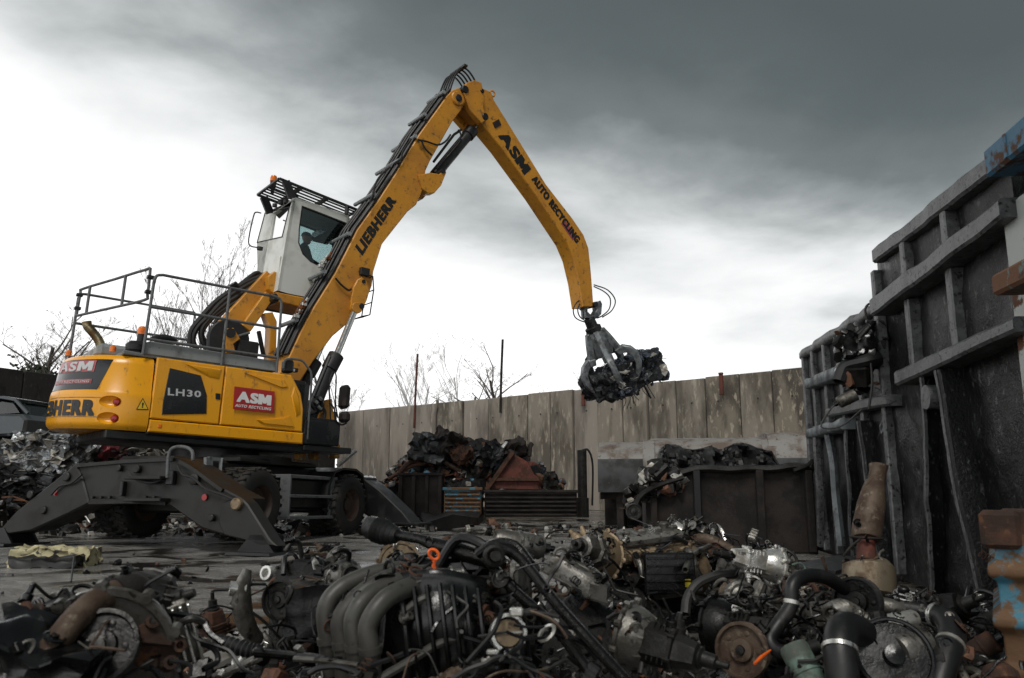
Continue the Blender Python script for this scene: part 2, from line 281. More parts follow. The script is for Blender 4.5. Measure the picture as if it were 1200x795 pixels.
# ================================================================== mesh building
class MB:
    def __init__(s): s.v = []; s.f = []
    def add(s, vs, fs, M=None):
        k = len(s.v)
        if M is None: s.v += [tuple(p) for p in vs]
        else: s.v += [tuple(M @ Vector(p)) for p in vs]
        s.f += [tuple(i + k for i in f) for f in fs]
        return s
    def box(s, c, d, b=0.0, M=None):
        cx, cy, cz = c; hx, hy, hz = d[0] / 2, d[1] / 2, d[2] / 2
        if b <= 0:
            vs = [(cx + i * hx, cy + j * hy, cz + k * hz) for i in (-1, 1) for j in (-1, 1) for k in (-1, 1)]
            fs = [(0, 1, 3, 2), (4, 6, 7, 5), (0, 4, 5, 1), (2, 3, 7, 6), (0, 2, 6, 4), (1, 5, 7, 3)]
            return s.add(vs, fs, M)
        b = min(b, hx * .98, hy * .98, hz * .98)
        vs = []; idx = {}
        for i in (-1, 1):
            for j in (-1, 1):
                for k in (-1, 1):
                    for a in range(3):
                        p = [i * hx, j * hy, k * hz]
                        for q in range(3):
                            if q != a: p[q] -= (i, j, k)[q] * b
                        idx[(i, j, k, a)] = len(vs)
                        vs.append((cx + p[0], cy + p[1], cz + p[2]))
        fs = []
        S = (-1, 1)
        for i in S:
            fs.append([idx[(i, j, k, 0)] for j, k in ((-1, -1), (1, -1), (1, 1), (-1, 1))][::i])
            fs.append([idx[(j, i, k, 1)] for j, k in ((-1, -1), (-1, 1), (1, 1), (1, -1))][::i])
            fs.append([idx[(j, k, i, 2)] for j, k in ((-1, -1), (1, -1), (1, 1), (-1, 1))][::i])
        for i in S:
            for j in S:
                o = i * j
                fs.append([idx[(i, j, -1, 0)], idx[(i, j, -1, 1)], idx[(i, j, 1, 1)], idx[(i, j, 1, 0)]][::o])
                fs.append([idx[(i, -1, j, 0)], idx[(i, 1, j, 0)], idx[(i, 1, j, 2)], idx[(i, -1, j, 2)]][::o])
                fs.append([idx[(-1, i, j, 1)], idx[(-1, i, j, 2)], idx[(1, i, j, 2)], idx[(1, i, j, 1)]][::o])
                for k in S:
                    fs.append([idx[(i, j, k, 0)], idx[(i, j, k, 1)], idx[(i, j, k, 2)]][::i * j * k])
        return s.add(vs, fs, M)
    def prism(s, poly, a0, a1, ax=1, b=0.0, M=None):
        """polygon given in the two other axes (in xyz order), extruded along ax from a0 to a1; b chamfers the a1 (and a0) rim"""
        def P(q, a):
            r = list(q); r.insert(ax, a); return tuple(r)
        n = len(poly)
        ins = None
        if b:
            ins = []
            area = sum(poly[i][0] * poly[(i + 1) % n][1] - poly[(i + 1) % n][0] * poly[i][1] for i in range(n))
            sg = 1 if area > 0 else -1
            for i in range(n):
                p0, p1, p2 = Vector(poly[i - 1][:2]), Vector(poly[i][:2]), Vector(poly[(i + 1) % n][:2])
                e1, e2 = (p1 - p0).normalized(), (p2 - p1).normalized()
                m = Vector((-e1.y - e2.y, e1.x + e2.x)) * sg
                d = max(.35, m.length / 2)
                m = m.normalized() if m.length > 1e-6 else Vector((-e1.y, e1.x)) * sg
                ins.append(tuple(p1 + m * b / d))
        rings = []
        sgn = 1 if a1 > a0 else -1
        if b:
            rings = [[P(q, a0) for q in ins], [P(q, a0 + sgn * b) for q in poly], [P(q, a1 - sgn * b) for q in poly], [P(q, a1) for q in ins]]
        else:
            rings = [[P(q, a0) for q in poly], [P(q, a1) for q in poly]]
        vs = [p for r_ in rings for p in r_]
        fs = [tuple(range(n))[::-1], tuple(range((len(rings) - 1) * n, len(rings) * n))]
        for k in range(len(rings) - 1):
            for i in range(n):
                j = (i + 1) % n
                fs.append((k * n + i, k * n + j, (k + 1) * n + j, (k + 1) * n + i))
        return s.add(vs, fs, M)
    def loft(s, rings, cap=True, M=None, closed=True):
        n = len(rings[0]); vs = [p for r_ in rings for p in r_]; fs = []
        if cap: fs += [tuple(range(n))[::-1], tuple(range((len(rings) - 1) * n, len(rings) * n))]
        for k in range(len(rings) - 1):
            for i in range(n if closed else n - 1):
                j = (i + 1) % n
                fs.append((k * n + i, k * n + j, (k + 1) * n + j, (k + 1) * n + i))
        return s.add(vs, fs, M)
    def tube(s, path, r, n=8, cap=True, M=None, flat=1.0):
        P = [Vector(p) for p in path]
        m = len(P)
        rr = r if isinstance(r, (list, tuple)) else [r] * m
        T = []
        for i in range(m):
            a = P[min(i + 1, m - 1)] - P[max(i - 1, 0)]
            T.append(a.normalized() if a.length > 1e-9 else Vector((0, 0, 1)))
        up = Vector((0, 0, 1)) if abs(T[0].z) < .9 else Vector((1, 0, 0))
        nv = (up - T[0] * up.dot(T[0])).normalized()
        rings = []
        for i in range(m):
            nv = nv - T[i] * nv.dot(T[i])
            nv = nv.normalized() if nv.length > 1e-6 else T[i].orthogonal().normalized()
            bv = T[i].cross(nv)
            rings.append([P[i] + (nv * math.cos(2 * math.pi * k / n) * flat + bv * math.sin(2 * math.pi * k / n)) * rr[i] for k in range(n)])
        return s.loft(rings, cap, M)
    def lathe(s, prof, n=20, M=None, cap=True):
        rings = [[(r * math.cos(2 * math.pi * k / n), r * math.sin(2 * math.pi * k / n), z) for k in range(n)] for r, z in prof]
        return s.loft(rings, cap, M)
    def beam(s, p, q, w_, h, up=(0, 0, 1), b=0.0, M=None):
        p, q = Vector(p), Vector(q); d = q - p; ln = d.length; x = d / ln
        u = Vector(up); u = (u - x * u.dot(x)); u = u.normalized() if u.length > 1e-5 else x.orthogonal().normalized()
        y = u.cross(x)
        m = Matrix((x, y, u)).transposed().to_4x4(); m.translation = (p + q) / 2
        return s.box((0, 0, 0), (ln, w_, h), b, m if M is None else M @ m)
    def cyl(s, p, q, r, n=14, M=None, b=0.0):
        if not b: return s.tube([p, q], r, n, True, M)
        p, q = Vector(p), Vector(q); d = (q - p).normalized()
        return s.tube([p, p + d * b, q - d * b, q], [r - b, r, r, r - b], n, True, M)
    def torus(s, c, R_, r, axis=(0, 0, 1), n=24, m=8, a0=0, a1=2 * math.pi, M=None, sx=1.0):
        z = Vector(axis).normalized(); x = z.orthogonal().normalized(); y = z.cross(x); c = Vector(c)
        full = abs(a1 - a0 - 2 * math.pi) < 1e-6
        k = n if full else n + 1
        rings = []
        for i in range(k):
            a = a0 + (a1 - a0) * i / n
            d = x * math.cos(a) * sx + y * math.sin(a)
            rings.append([c + d * R_ + (d.normalized() * math.cos(2 * math.pi * j / m) + z * math.sin(2 * math.pi * j / m)) * r for j in range(m)])
        if full: rings.append(rings[0])
        return s.loft(rings, not full, M)
    def build(s, name, m, parent=None, M=None, smooth=35, bevel=0.0, world=True, fixn=False):
        vs = s.v
        if M is not None: vs = [tuple(M @ Vector(p)) for p in vs]
        if parent is not None and world:
            inv = WORLD[parent.name].inverted(); vs = [tuple(inv @ Vector(p)) for p in vs]
        me = bpy.data.meshes.new(name)
        me.from_pydata(vs, [], s.f); me.validate(); me.update()
        if fixn:
            bm_ = bmesh.new(); bm_.from_mesh(me); bmesh.ops.recalc_face_normals(bm_, faces=bm_.faces[:]); bm_.to_mesh(me); bm_.free()
        if smooth:
            me.shade_smooth(); me.set_sharp_from_angle(angle=R(smooth))
        me.materials.append(MATS[m])
        o = bpy.data.objects.new(name, me); COL.objects.link(o)
        if parent is not None: o.parent = parent
        WORLD[o.name] = WORLD[parent.name].copy() if parent is not None else Matrix()
        if bevel:
            md = o.modifiers.new('bevel', 'BEVEL'); md.width = bevel; md.segments = 2; md.limit_method = 'ANGLE'; md.angle_limit = R(40)
        return o
WORLD = {}
def thing(name, label, cat, M=None, group=None):
    o = bpy.data.objects.new(name, None); COL.objects.link(o); o.empty_display_size = .1
    M = M or Matrix(); o.matrix_basis = M; WORLD[o.name] = M.copy()
    tag(o, label, cat, group); return o
def tag(o, label=None, cat=None, group=None, kind=None):
    if label: o['label'] = label
    if cat: o['category'] = cat
    if group: o['group'] = group
    if kind: o['kind'] = kind
    return o
def TR(p, rx=0, ry=0, rz=0, s=1.0):
    return Matrix.Translation(Vector(p)) @ Euler((R(rx), R(ry), R(rz))).to_matrix().to_4x4() @ Matrix.Scale(s, 4)
def smooth_path(pts, k=4):
    """Catmull-Rom through the points"""
    P = [Vector(p) for p in pts]
    P = [P[0] * 2 - P[1]] + P + [P[-1] * 2 - P[-2]]
    out = []
    for i in range(1, len(P) - 2):
        for j in range(k):
            t = j / k
            out.append(.5 * ((2 * P[i]) + (P[i + 1] - P[i - 1]) * t + (2 * P[i - 1] - 5 * P[i] + 4 * P[i + 1] - P[i + 2]) * t * t + (3 * P[i] - P[i - 1] - 3 * P[i + 1] + P[i + 2]) * t ** 3))
    out.append(P[-2]); return out
def text_geo(s, bold=.03):
    c = bpy.data.curves.new('t', 'FONT'); c.body = s; c.offset = bold; c.size = 1; c.space_character = 1.16; c.resolution_u = 3
    o = bpy.data.objects.new('t', c); COL.objects.link(o)
    bpy.context.view_layer.update()
    dg = bpy.context.evaluated_depsgraph_get()
    me = bpy.data.meshes.new_from_object(o.evaluated_get(dg))
    vs = [tuple(v.co) for v in me.vertices]; fs = [tuple(p.vertices) for p in me.polygons]
    bpy.data.objects.remove(o); bpy.data.curves.remove(c); bpy.data.meshes.remove(me)
    x0, x1 = min(v[0] for v in vs), max(v[0] for v in vs); y0, y1 = min(v[1] for v in vs), max(v[1] for v in vs)
    return [((v[0] - x0) / (x1 - x0), (v[1] - y0) / (y1 - y0)) for v in vs], fs
def put_text(s, fn, name, m, parent, bold=.03, shear=0.0, M=None):
    """fn maps (0..1, 0..1) to a place; strokes are thickened by shifted copies half a millimetre apart"""
    if s == 'ASM':
        v1, f1 = text_geo('AS', .012)
        mp_ = [(0, 0), (0, 1), (.29, 1), (.5, .46), (.71, 1), (1, 1), (1, 0), (.76, 0), (.76, .62), (.57, .14), (.43, .14), (.24, .62), (.24, 0)]
        vs = [(x * .60, y) for x, y in v1] + [(.64 + x * .36, y) for x, y in mp_]; fs = f1 + [tuple(range(len(v1), len(v1) + 13))[::-1]]
    else: vs, fs = text_geo(s, .012)
    b = MB(); o0 = Vector(fn(.5, .5)); nn_ = (Vector(fn(.6, .5)) - o0).cross(Vector(fn(.5, .6)) - o0).normalized()
    wl = (Vector(fn(1, .5)) - Vector(fn(0, .5))).length; hl_ = (Vector(fn(.5, 1)) - Vector(fn(.5, 0))).length
    bx, by = bold * 2.0 * hl_ / wl, bold * 1.1
    for k, (dx, dy) in enumerate(((0, 0), (.5, .5), (1, 1), (1, 0), (0, 1), (.5, 0), (.5, 1))):
        b.add([Vector(fn(x * (1 - bx) + dx * bx + shear * (y - .5), y * (1 - by) + dy * by)) + nn_ * .0004 * k for x, y in vs], fs)
    return b.build(name, m, parent, M, smooth=0)
def quad_fn(bl, br, tr, tl, off=Vector((0, 0, 0))):
    bl, br, tr, tl = map(Vector, (bl, br, tr, tl))
    return lambda x, y: (bl * (1 - x) + br * x) * (1 - y) + (tl * (1 - x) + tr * x) * y + off
# ================================================================== ground
def fbm(x, y, s, o=4, seed=0.0):
    return noise.fractal(Vector((x * s + seed, y * s - seed, seed)), .6, 2.0, o)
def heap_h(x, y):
    h = 0.0
    for cx, cy, rx, ry, hh in HEAPS:
        d = ((x - cx) / rx) ** 2 + ((y - cy) / ry) ** 2
        if d < 1: h = max(h, hh * (1 - d) ** .8)
    return h
HEAPS = [(-1.75, 2.75, 1.0, .75, .34), (-.25, 3.25, .80, .7, .26), (2.25, 4.25, 1.15, 1.25, .17), (1.85, 6.1, 1.15, .75, .15), (-1.25, 4.4, .6, .45, .08),
         (-.66, 4.75, .42, .34, .40), (-.10, 4.68, .42, .34, .48), (.36, 4.15, .40, .32, .36), (.60, 5.45, .48, .40, .42), (1.32, 6.5, .42, .36, .36), (1.78, 6.25, .45, .38, .30)]
xs = [-900, -300, -120, -60, -35, -24, -18] + [-14.5 + .11 * i for i in range(210)] + [9.5, 12, 20, 40, 120, 300, 900]
ys = [-300, -60, -20, -8, -2, .5, 1.5] + [2.2 + .09 * i for i in range(120)] + [13.1 + .16 * i for i in range(80)] + [27, 31, 36, 44, 60, 120, 300, 900, 1800]
b = MB(); vs = []
for y in ys:
    for x in xs:
        f = max(0, min(1, (x + 15) / 2, (9 - x) / 1.5, (27 - y) / 4, (y - 1.5) / .8))
        z = 0
        if f > 0:
            z = .022 * fbm(x, y, .55, 3) + .012 * fbm(x, y, 2.6, 3, 7.1)
            rut = math.sin((y - .16 * x + .25 * fbm(x, y, .3, 2, 3.)) * 7.0)
            z += .007 * rut * max(0, min(1, (8.8 - y) / 2.0)) * max(0, min(1, (-x) / 1.0))
            z *= f
        vs.append((x, y, z))
nx = len(xs)
b.add(vs, [(j * nx + i, j * nx + i + 1, (j + 1) * nx + i + 1, (j + 1) * nx + i) for j in range(len(ys) - 1) for i in range(nx - 1)])
def ground_mat():
    m = bpy.data.materials.new('wet_mud'); m.use_nodes = True
    t = m.node_tree; n, l = t.nodes, t.links; b_ = n['Principled BSDF']
    tc_ = n.new('ShaderNodeTexCoord')
    def nz(s, d=6, st=(1, 1, 1), ds=0):
        mp = n.new('ShaderNodeMapping'); mp.inputs['Scale'].default_value = st; l.new(tc_.outputs['Object'], mp.inputs[0])
        q = n.new('ShaderNodeTexNoise'); q.inputs['Scale'].default_value = s; q.inputs['Detail'].default_value = d; q.inputs['Roughness'].default_value = .62; q.inputs['Distortion'].default_value = ds
        l.new(mp.outputs[0], q.inputs['Vector']); return q.outputs['Fac']
    def rm(src, lo, hi, a=0, c=1):
        q = n.new('ShaderNodeMapRange'); q.interpolation_type = 'SMOOTHSTEP'
        for k_, v_ in (('From Min', lo), ('From Max', hi), ('To Min', a), ('To Max', c)): q.inputs[k_].default_value = v_
        l.new(src, q.inputs['Value']); return q.outputs[0]
    def mx(f, a, c):
        q = n.new('ShaderNodeMix'); q.data_type = 'RGBA'; l.new(f, q.inputs['Factor'])
        for s_, x in (('A', a), ('B', c)):
            if isinstance(x, tuple): q.inputs[s_].default_value = x + (1,)
            else: l.new(x, q.inputs[s_])
        return q.outputs['Result']
    def mth(op, a, c):
        q = n.new('ShaderNodeMath'); q.operation = op
        for i, x in enumerate((a, c)):
            if isinstance(x, (int, float)): q.inputs[i].default_value = x
            else: l.new(x, q.inputs[i])
        return q.outputs[0]
    c1 = mx(rm(nz(1.2), .4, .65), (.185, .180, .168), (.310, .302, .284))
    c2 = mx(rm(nz(.45, 5, (1, 1.2, 1)), .56, .68), c1, (.21, .165, .120))
    c3 = mx(rm(nz(34, 3), .60, .70), c2, (.21, .205, .19))
    wet = rm(nz(1.1, 7, (.75, 1.25, 1), .6), .47, .56)
    c4 = mx(wet, c3, (.026, .024, .021))
    l.new(c4, b_.inputs['Base Color'])
    wr = mth('MULTIPLY_ADD', wet, -.34); 
    q = n.new('ShaderNodeMapRange'); q.inputs['To Min'].default_value = .17; q.inputs['To Max'].default_value = .03; l.new(wet, q.inputs['Value'])
    l.new(q.outputs[0], b_.inputs['Roughness'])
    hgt = mth('ADD', mth('MULTIPLY', nz(7, 6), 1.2), mth('MULTIPLY', nz(40, 4), .8))
    dry = rm(wet, 0.0, 1.0, 1.0, .12)
    bp = n.new('ShaderNodeBump'); bp.inputs['Distance'].default_value = .045
    l.new(dry, bp.inputs['Strength']); l.new(hgt, bp.inputs['Height']); l.new(bp.outputs[0], b_.inputs['Normal'])
    MATS['wet_mud'] = m
ground_mat()
g = b.build('ground', 'wet_mud', smooth=80); tag(g, 'wet black mud of the scrap yard with puddles and ruts', kind='structure')
# ================================================================== push wall of concrete panels
WH = 4.0
def wall_pt(u, v=None):      # foot of the wall below the pixel column u on the wall line
    r = ray(u, 500); x0, y0, x1, y1 = -7.74, 36.0, 7.98, 21.5
    k = r.x / r.y; tt = (k * y0 - x0) / ((x1 - x0) - k * (y1 - y0))
    return Vector((x0 + (x1 - x0) * tt, y0 + (y1 - y0) * tt, 0))
WA = thing('concrete_wall', 'tall streaked concrete panel wall closing off the yard behind the scrap piles', 'wall', Matrix.Translation(wall_pt(672)))
J = [396, 425.5, 456, 486, 514, 543, 572, 595, 619, 645.6, 672, 701, 731, 760, 793, 828, 869, 908, 950, 994, 1040, 1090]
wd = (wall_pt(900) - wall_pt(450)).normalized(); wn_ = Vector((wd.y, -wd.x, 0)); wn_ = wn_ if wn_.y < 0 else -wn_
rw2 = random.Random(5)
for i, (a, c) in enumerate(zip(J, J[1:])):
    p, q = wall_pt(a), wall_pt(c); ln = (q - p).length
    m = Matrix((wd, -wn_, Vector((0, 0, 1)))).transposed().to_4x4(); m.translation = p
    b = MB(); gap = .03 if i % 2 else .045; dp = rw2.uniform(-.05, .05); top_ = WH + rw2.uniform(-.018, .018)
    b.box((ln / 2, .1 + dp, top_ / 2), (ln - gap, .24, top_), .018)
    mid_ = rw2.uniform(.32, .6)
    b.build('panel', ('concrete', 'concrete_b', 'concrete_c')[min(2, max(0, int(i / 7.5 + rw2.uniform(-.6, .8))))], WA, m)
m = Matrix((wd, -wn_, Vector((0, 0, 1)))).transposed().to_4x4(); m.translation = wall_pt(J[0])
LW = (wall_pt(J[-1]) - wall_pt(J[0])).length
b = MB(); b.box((LW / 2, .26, WH / 2 - .02), (LW, .1, WH - .06)); b.build('backing', 'joint_dark', WA, m)
# lifting holes in the panels
b = MB()
for i, (a, c) in enumerate(zip(J, J[1:])):
    p = wall_pt((a + c) / 2 + (3 if i % 3 else -4)) + wn_ * .085 + Vector((0, 0, 3.25))
    mm = Matrix.Translation(p) @ wn_.to_track_quat('Z', 'Y').to_matrix().to_4x4(); b.lathe([(.03, 0), (.03, .008)], 8, mm)
b.build('lifting_hole', 'joint_dark', WA)
# rusty uprights fixed to the wall
for u, v0, v1, r_, lab, mt in ((487.5, 502, 415, .045, 'thin rusty steel pole rising above the wall left of the scrap pile', 'rust_red'), (588.5, 484, 398, .045, 'thin dark pole rising above the wall right of the scrap pile', 'rust_dark')):
    f = wall_pt(u) + wn_ * .10; z0, z1 = at(u, v0, f.y).z, at(u, v1, f.y).z
    b = MB(); b.tube([f + Vector((0, 0, z0)), f + Vector((.03, 0, (z0 + z1) / 2)), f + Vector((.08, 0, z1))], r_, 8); tag(b.build('pole', mt), lab, 'pole', 'poles on the wall')
for u, v0, v1, lab in ((849.5, 463, 438, 'short red bracket bolted to the wall top near the containers'), (686, 476, 462, 'short red bracket on the wall just below the grapple')):
    f = wall_pt(u) + wn_ * .10; z0, z1 = at(u, v0, f.y).z, at(u, v1, f.y).z
    mm = m.copy(); mm.translation = f
    b = MB(); b.box((0, 0, (z0 + z1) / 2), (.12, .06, z1 - z0), .01); b.box((0, .0, z1), (.12, .1, .06), .01); tag(b.build('bracket', 'rust_red', None, mm), lab, 'bracket', 'red wall brackets')
f = wall_pt(512.5) + wn_ * .12; b = MB(); b.tube([f + Vector((0, 0, 1.5)), f + Vector((0, 0, 3.6)), f + Vector((.08, 0, 3.9)), f + Vector((.08, 0, 4.1))], .06, 8); tag(b.build('drain_pipe', 'concrete'), 'pale drain pipe running up a joint of the concrete wall', 'pipe')
# left boundary wall
LWA = thing('boundary_wall', 'dark boundary wall at the left edge behind the grey scrap car', 'wall', Matrix.Translation((-13.87, 21.5, 0)))
p0, p1 = Vector((-17.5, 12.8, 0)), Vector((-7.9, 35.9, 0)); d_ = (p1 - p0); ln = d_.length; d_.normalize()
mm = Matrix((d_, Vector((-d_.y, d_.x, 0)), Vector((0, 0, 1)))).transposed().to_4x4(); mm.translation = p0
nb = 20
for i in range(nb):
    b = MB(); b.box((ln * (i + .5) / nb, .12 + rw2.uniform(-.03, .03), 2.0), (ln / nb - .03, .24, 4.0), .02); b.build('panel', 'dark_wall', LWA, mm)
# ================================================================== containers on the right
CD = Vector((.127, .9919, 0)); CO = Vector((3.516, 6.0, 0)); CN = Vector((-CD.y, CD.x, 0))     # CN points into the yard
MC = Matrix((CD, CN, Vector((0, 0, 1)))).transposed().to_4x4(); MC.translation = CO
def C(u, v, n_=0.0): return loc_on(MC, u, v, n_, 1)      # (s along, n out, z)
def wavy_beam(mb, s0, s1, z0f, z1f, n0, n1, seed, amp=.015, k=18):
    def dent(x): return min(0, noise.noise(Vector((x * 1.9, seed * 3.3, 2.0))) + .12) * amp * 6
    """a rail running along s from s0 to s1, z limits as functions, with dents"""
    rings = []
    for i in range(k + 1):
        s = s0 + (s1 - s0) * i / k
        d = amp * noise.noise(Vector((s * 2.1, seed, 0))); e = amp * noise.noise(Vector((s * 2.7, seed + 9, 3)))
        a, c = z0f(s) + d, z1f(s) + e + dent(s)
        o_ = n1 + amp * 1.2 * noise.noise(Vector((s * 4.7, seed, 7))) + dent(s + 5)
        ch = min(.02, (c - a) * .2)
        rings.append([(s, n0, a), (s, o_ - ch, a), (s, o_, a + ch), (s, o_, c - ch), (s, o_ - ch, c), (s, n0, c)])
    mb.loft(rings)
def lin(p, q): return lambda s: p.z + (q.z - p.z) * (s - p.x) / (q.x - p.x)
def skin(mb, s0, s1, z0, z1, amp, seed, n0=0.0, ns=40, nz_=40, thick=.06):
    """dented plate"""
    vs = []
    for i in range(ns + 1):
        for j in range(nz_ + 1):
            s, z = s0 + (s1 - s0) * i / ns, z0 + (z1 - z0) * j / nz_
            e = min(1, min(i, ns - i) / 3, min(j, nz_ - j) / 3)
            d = amp * e * (noise.noise(Vector((s * 1.3, z * 1.1, seed))) + .5 * noise.noise(Vector((s * 3.7, z * 3.1, seed + 4))) + .25 * noise.noise(Vector((s * 9, z * 9, seed))))
            vs.append((s, n0 + d, z))
    m_ = nz_ + 1
    mb.add(vs, [(i * m_ + j, i * m_ + j + 1, (i + 1) * m_ + j + 1, (i + 1) * m_ + j) for i in range(ns) for j in range(nz_)])
    mb.box(((s0 + s1) / 2, n0 - thick * 1.5 - amp, (z0 + z1) / 2), (s1 - s0 - .002, thick, z1 - z0 - .002))
# --- the big battered container
T1 = thing('scrap_container', 'tall battered black steel container with dented grey rails, right of the yard', 'container', MC @ Matrix.Translation((1.0, 0, 0)))
sp_ = C(1179, 300, .08).x
sA1, sB1 = sp_ - .02, C(1028, 310, .0).x
pT, qT = C(1021, 292, .10), C(1150, 186, .10); tz = lin(pT, qT)
H1 = tz(sB1)
def cb(mb, name, m, parent=T1, **k): return mb.build(name, m, parent, MC, **k)
b = MB(); skin(b, sA1, sB1, .05, H1 - .05, .05, 1.3, ns=70, nz_=70); b.box(((sA1 + sB1) / 2, -1.35, H1 / 2), (sB1 - sA1 - .02, 2.4, H1 - .25)); cb(b, 'end_plate', 'box_dark', smooth=60)
b = MB(); wavy_beam(b, sA1, pT.x, lambda s: tz(s) - .15, tz, -.05, .10, 2.2, .006, 60); cb(b, 'top_rim', 'box_rail_lit', smooth=28)
p, q = C(1024, 345, .2), C(1167, 232, .2); p2, q2 = C(1024, 367, .2), C(1171, 254, .2)
b = MB(); wavy_beam(b, q.x, C(1018, 360, .2).x, lin(p2, q2), lin(p, q), -.04, .19, 4.1, .006, 60); cb(b, 'rail', 'box_rail_lit', smooth=28)
p, q = C(1052, 433, .2), C(1186, 371, .2); p2, q2 = C(1056, 449, .2), C(1187, 389, .2)
b = MB(); wavy_beam(b, q.x, p.x + .1, lin(p2, q2), lin(p, q), -.04, .20, 6.3, .006, 60); cb(b, 'rail', 'box_rail_lit', smooth=28)
b = MB(); p, q = C(966, 478, .16), C(1035, 462, .16)
wavy_beam(b, q.x, p.x, lambda s: lin(p, q)(s) - .11, lin(p, q), -.04, .15, 7.7, .006, 40); cb(b, 'rail', 'box_rail_lit', smooth=28)
for u, v0, v1 in ((1061, 262, 425), (1113, 235, 395)):
    s = C(u, 300, .05).x
    for z0, z1, n_ in ((lin(C(1052, 433, .2), C(1186, 371, .2))(s), lin(C(1024, 367, .2), C(1171, 254, .2))(s), .085), (lin(C(1024, 345, .2), C(1167, 232, .2))(s), tz(s) - .14, .085)):
        b = MB(); b.box((s, n_ / 2 - .02, (z0 + z1) / 2), (.10, n_ + .04, z1 - z0), .012); cb(b, 'post', 'box_rail_lit')
for u in (1036,):
    s = sB1 - .05; b = MB(); b.box((s, .03, 1.6), (.09, .10, 3.0), .012); cb(b, 'post', 'box_rail_lit')
# bent buttress channels below the lower rail
def buttress(top_l, top_r, bot_l, bot_r, zt_, d=.15):
    for (a, c, sg) in ((top_l, bot_l, -1), (top_r, bot_r, 1)):
        b = MB(); rings = []
        for i in range(15):
            f = i / 14; z = zt_ * (1 - f) + .02 * f
            s = a + (c - a) * (f ** 1.5) + .015 * noise.noise(Vector((z * 4, a, 1)))
            dd = d * (1 - .15 * f) + .03 * noise.noise(Vector((z * 3, a, 8)))
            tk = .022
            rings.append([(s - tk, -.03, z), (s - tk, dd, z), (s - tk + sg * .05, dd + .012, z), (s + tk + sg * .05, dd + .012, z), (s + tk, dd - .02, z), (s + tk, -.03, z)])
        b.loft(rings); cb(b, 'buttress', 'box_dark', smooth=40)  # dark tone paints the shade on the near faces of the webs
        q = MB(); q.loft([[Vector(r_[2]) + Vector((0, .004, 0)), Vector(r_[3]) + Vector((0, .004, 0)), Vector(r_[3]) + Vector((0, -.02, 0)), Vector(r_[2]) + Vector((0, -.02, 0))] for r_ in rings]); cb(q, 'flange', 'box_rail_lit', smooth=40)  # pale strip paints light along the outer edge
bt = 1.88
buttress(C(1072, 470, .2).x, C(1094, 440, .2).x, C(1076, 680, .2).x, C(1142, 700, .2).x, bt)
buttress(C(985, 520, .15).x - .05, C(1003, 490, .15).x, C(990, 640, .15).x, C(1020, 640, .15).x - .1, 1.62, .11)
b = MB(); s = C(1083, 450, .2).x; b.box((s, .10, bt - .25), (.18, .05, .10), .02, Matrix()); b.lathe([(.10, 0), (.10, .18)], 14, TR((s, .02, bt - .22), -90, 0, 0)); cb(b, 'socket', 'box_rail_lit')
b = MB(); s = C(1033, 500, .06).x; b.box((0, 0, 0), (.14, .012, .10), .003, Matrix.Translation(C(1034, 500, .05)) @ Matrix.Rotation(.5, 4, 'Y')); pl_ = cb(b, 'number_plate', 'box_rail_pale')
for k in range(5):
    b = MB(); b.box((-.045 + .022 * k, .009, 0), (.008, .003, .05), 0, Matrix.Translation(C(1034, 500, .05)) @ Matrix.Rotation(.5, 4, 'Y')); cb(b, 'mark', 'print_black', pl_)
# --- the second container behind
T2 = thing('scrap_container', 'lower dark container with pale bent rails behind the tall battered one', 'container', MC @ Matrix.Translation((4.0, 0, 0)), None)
sA2, sB2 = sB1 + .1, 5.2; H2 = C(946, 409, 0).z
b = MB(); skin(b, sA2, sB2, .05, H2 - .04, .05, 9.3, 0, 30, 30); b.box(((sA2 + sB2) / 2, -1.35, H2 / 2), (sB2 - sA2 - .02, 2.4, H2 - .2)); cb(b, 'end_plate', 'box_dark', T2, smooth=60)
b = MB(); wavy_beam(b, sA2, sB2 + .05, lambda s: H2 - .13, lambda s: H2, -.05, .08, 12.2, .02); cb(b, 'top_rim', 'box_rail_lit', T2, smooth=50)
for s in (2.6, 3.3, 4.0, 4.6, 5.12):
    b = MB(); b.box((s, .02, H2 / 2), (.09, .11, H2 - .2), .012); cb(b, 'post', 'box_rail_lit', T2)
for (a, c, e, n_) in (((943, 444), (976, 430), .14, .17), ((944, 503), (982, 490), .13, .20)):
    p, q = C(*a, n_), C(*c, n_); b = MB(); wavy_beam(b, q.x, p.x, lambda s: lin(p, q)(s) - e, lin(p, q), -.03, n_, a[1], .012); cb(b, 'rail', 'box_rail_pale', T2, smooth=50)
for u0, u1 in ((957, 962), (968, 986)):
    pts = [C(u0, 500, .12), C((u0 + u1) / 2 - 1, 540, .14), C((u0 + u1) / 2 + 2, 580, .12), C(u1, 640, .10)]
    b = MB(); b.tube(smooth_path(pts, 4), .05, 5); cb(b, 'bent_strut', 'box_rail_pale' if u0 == 968 else 'box_rail_lit', T2)
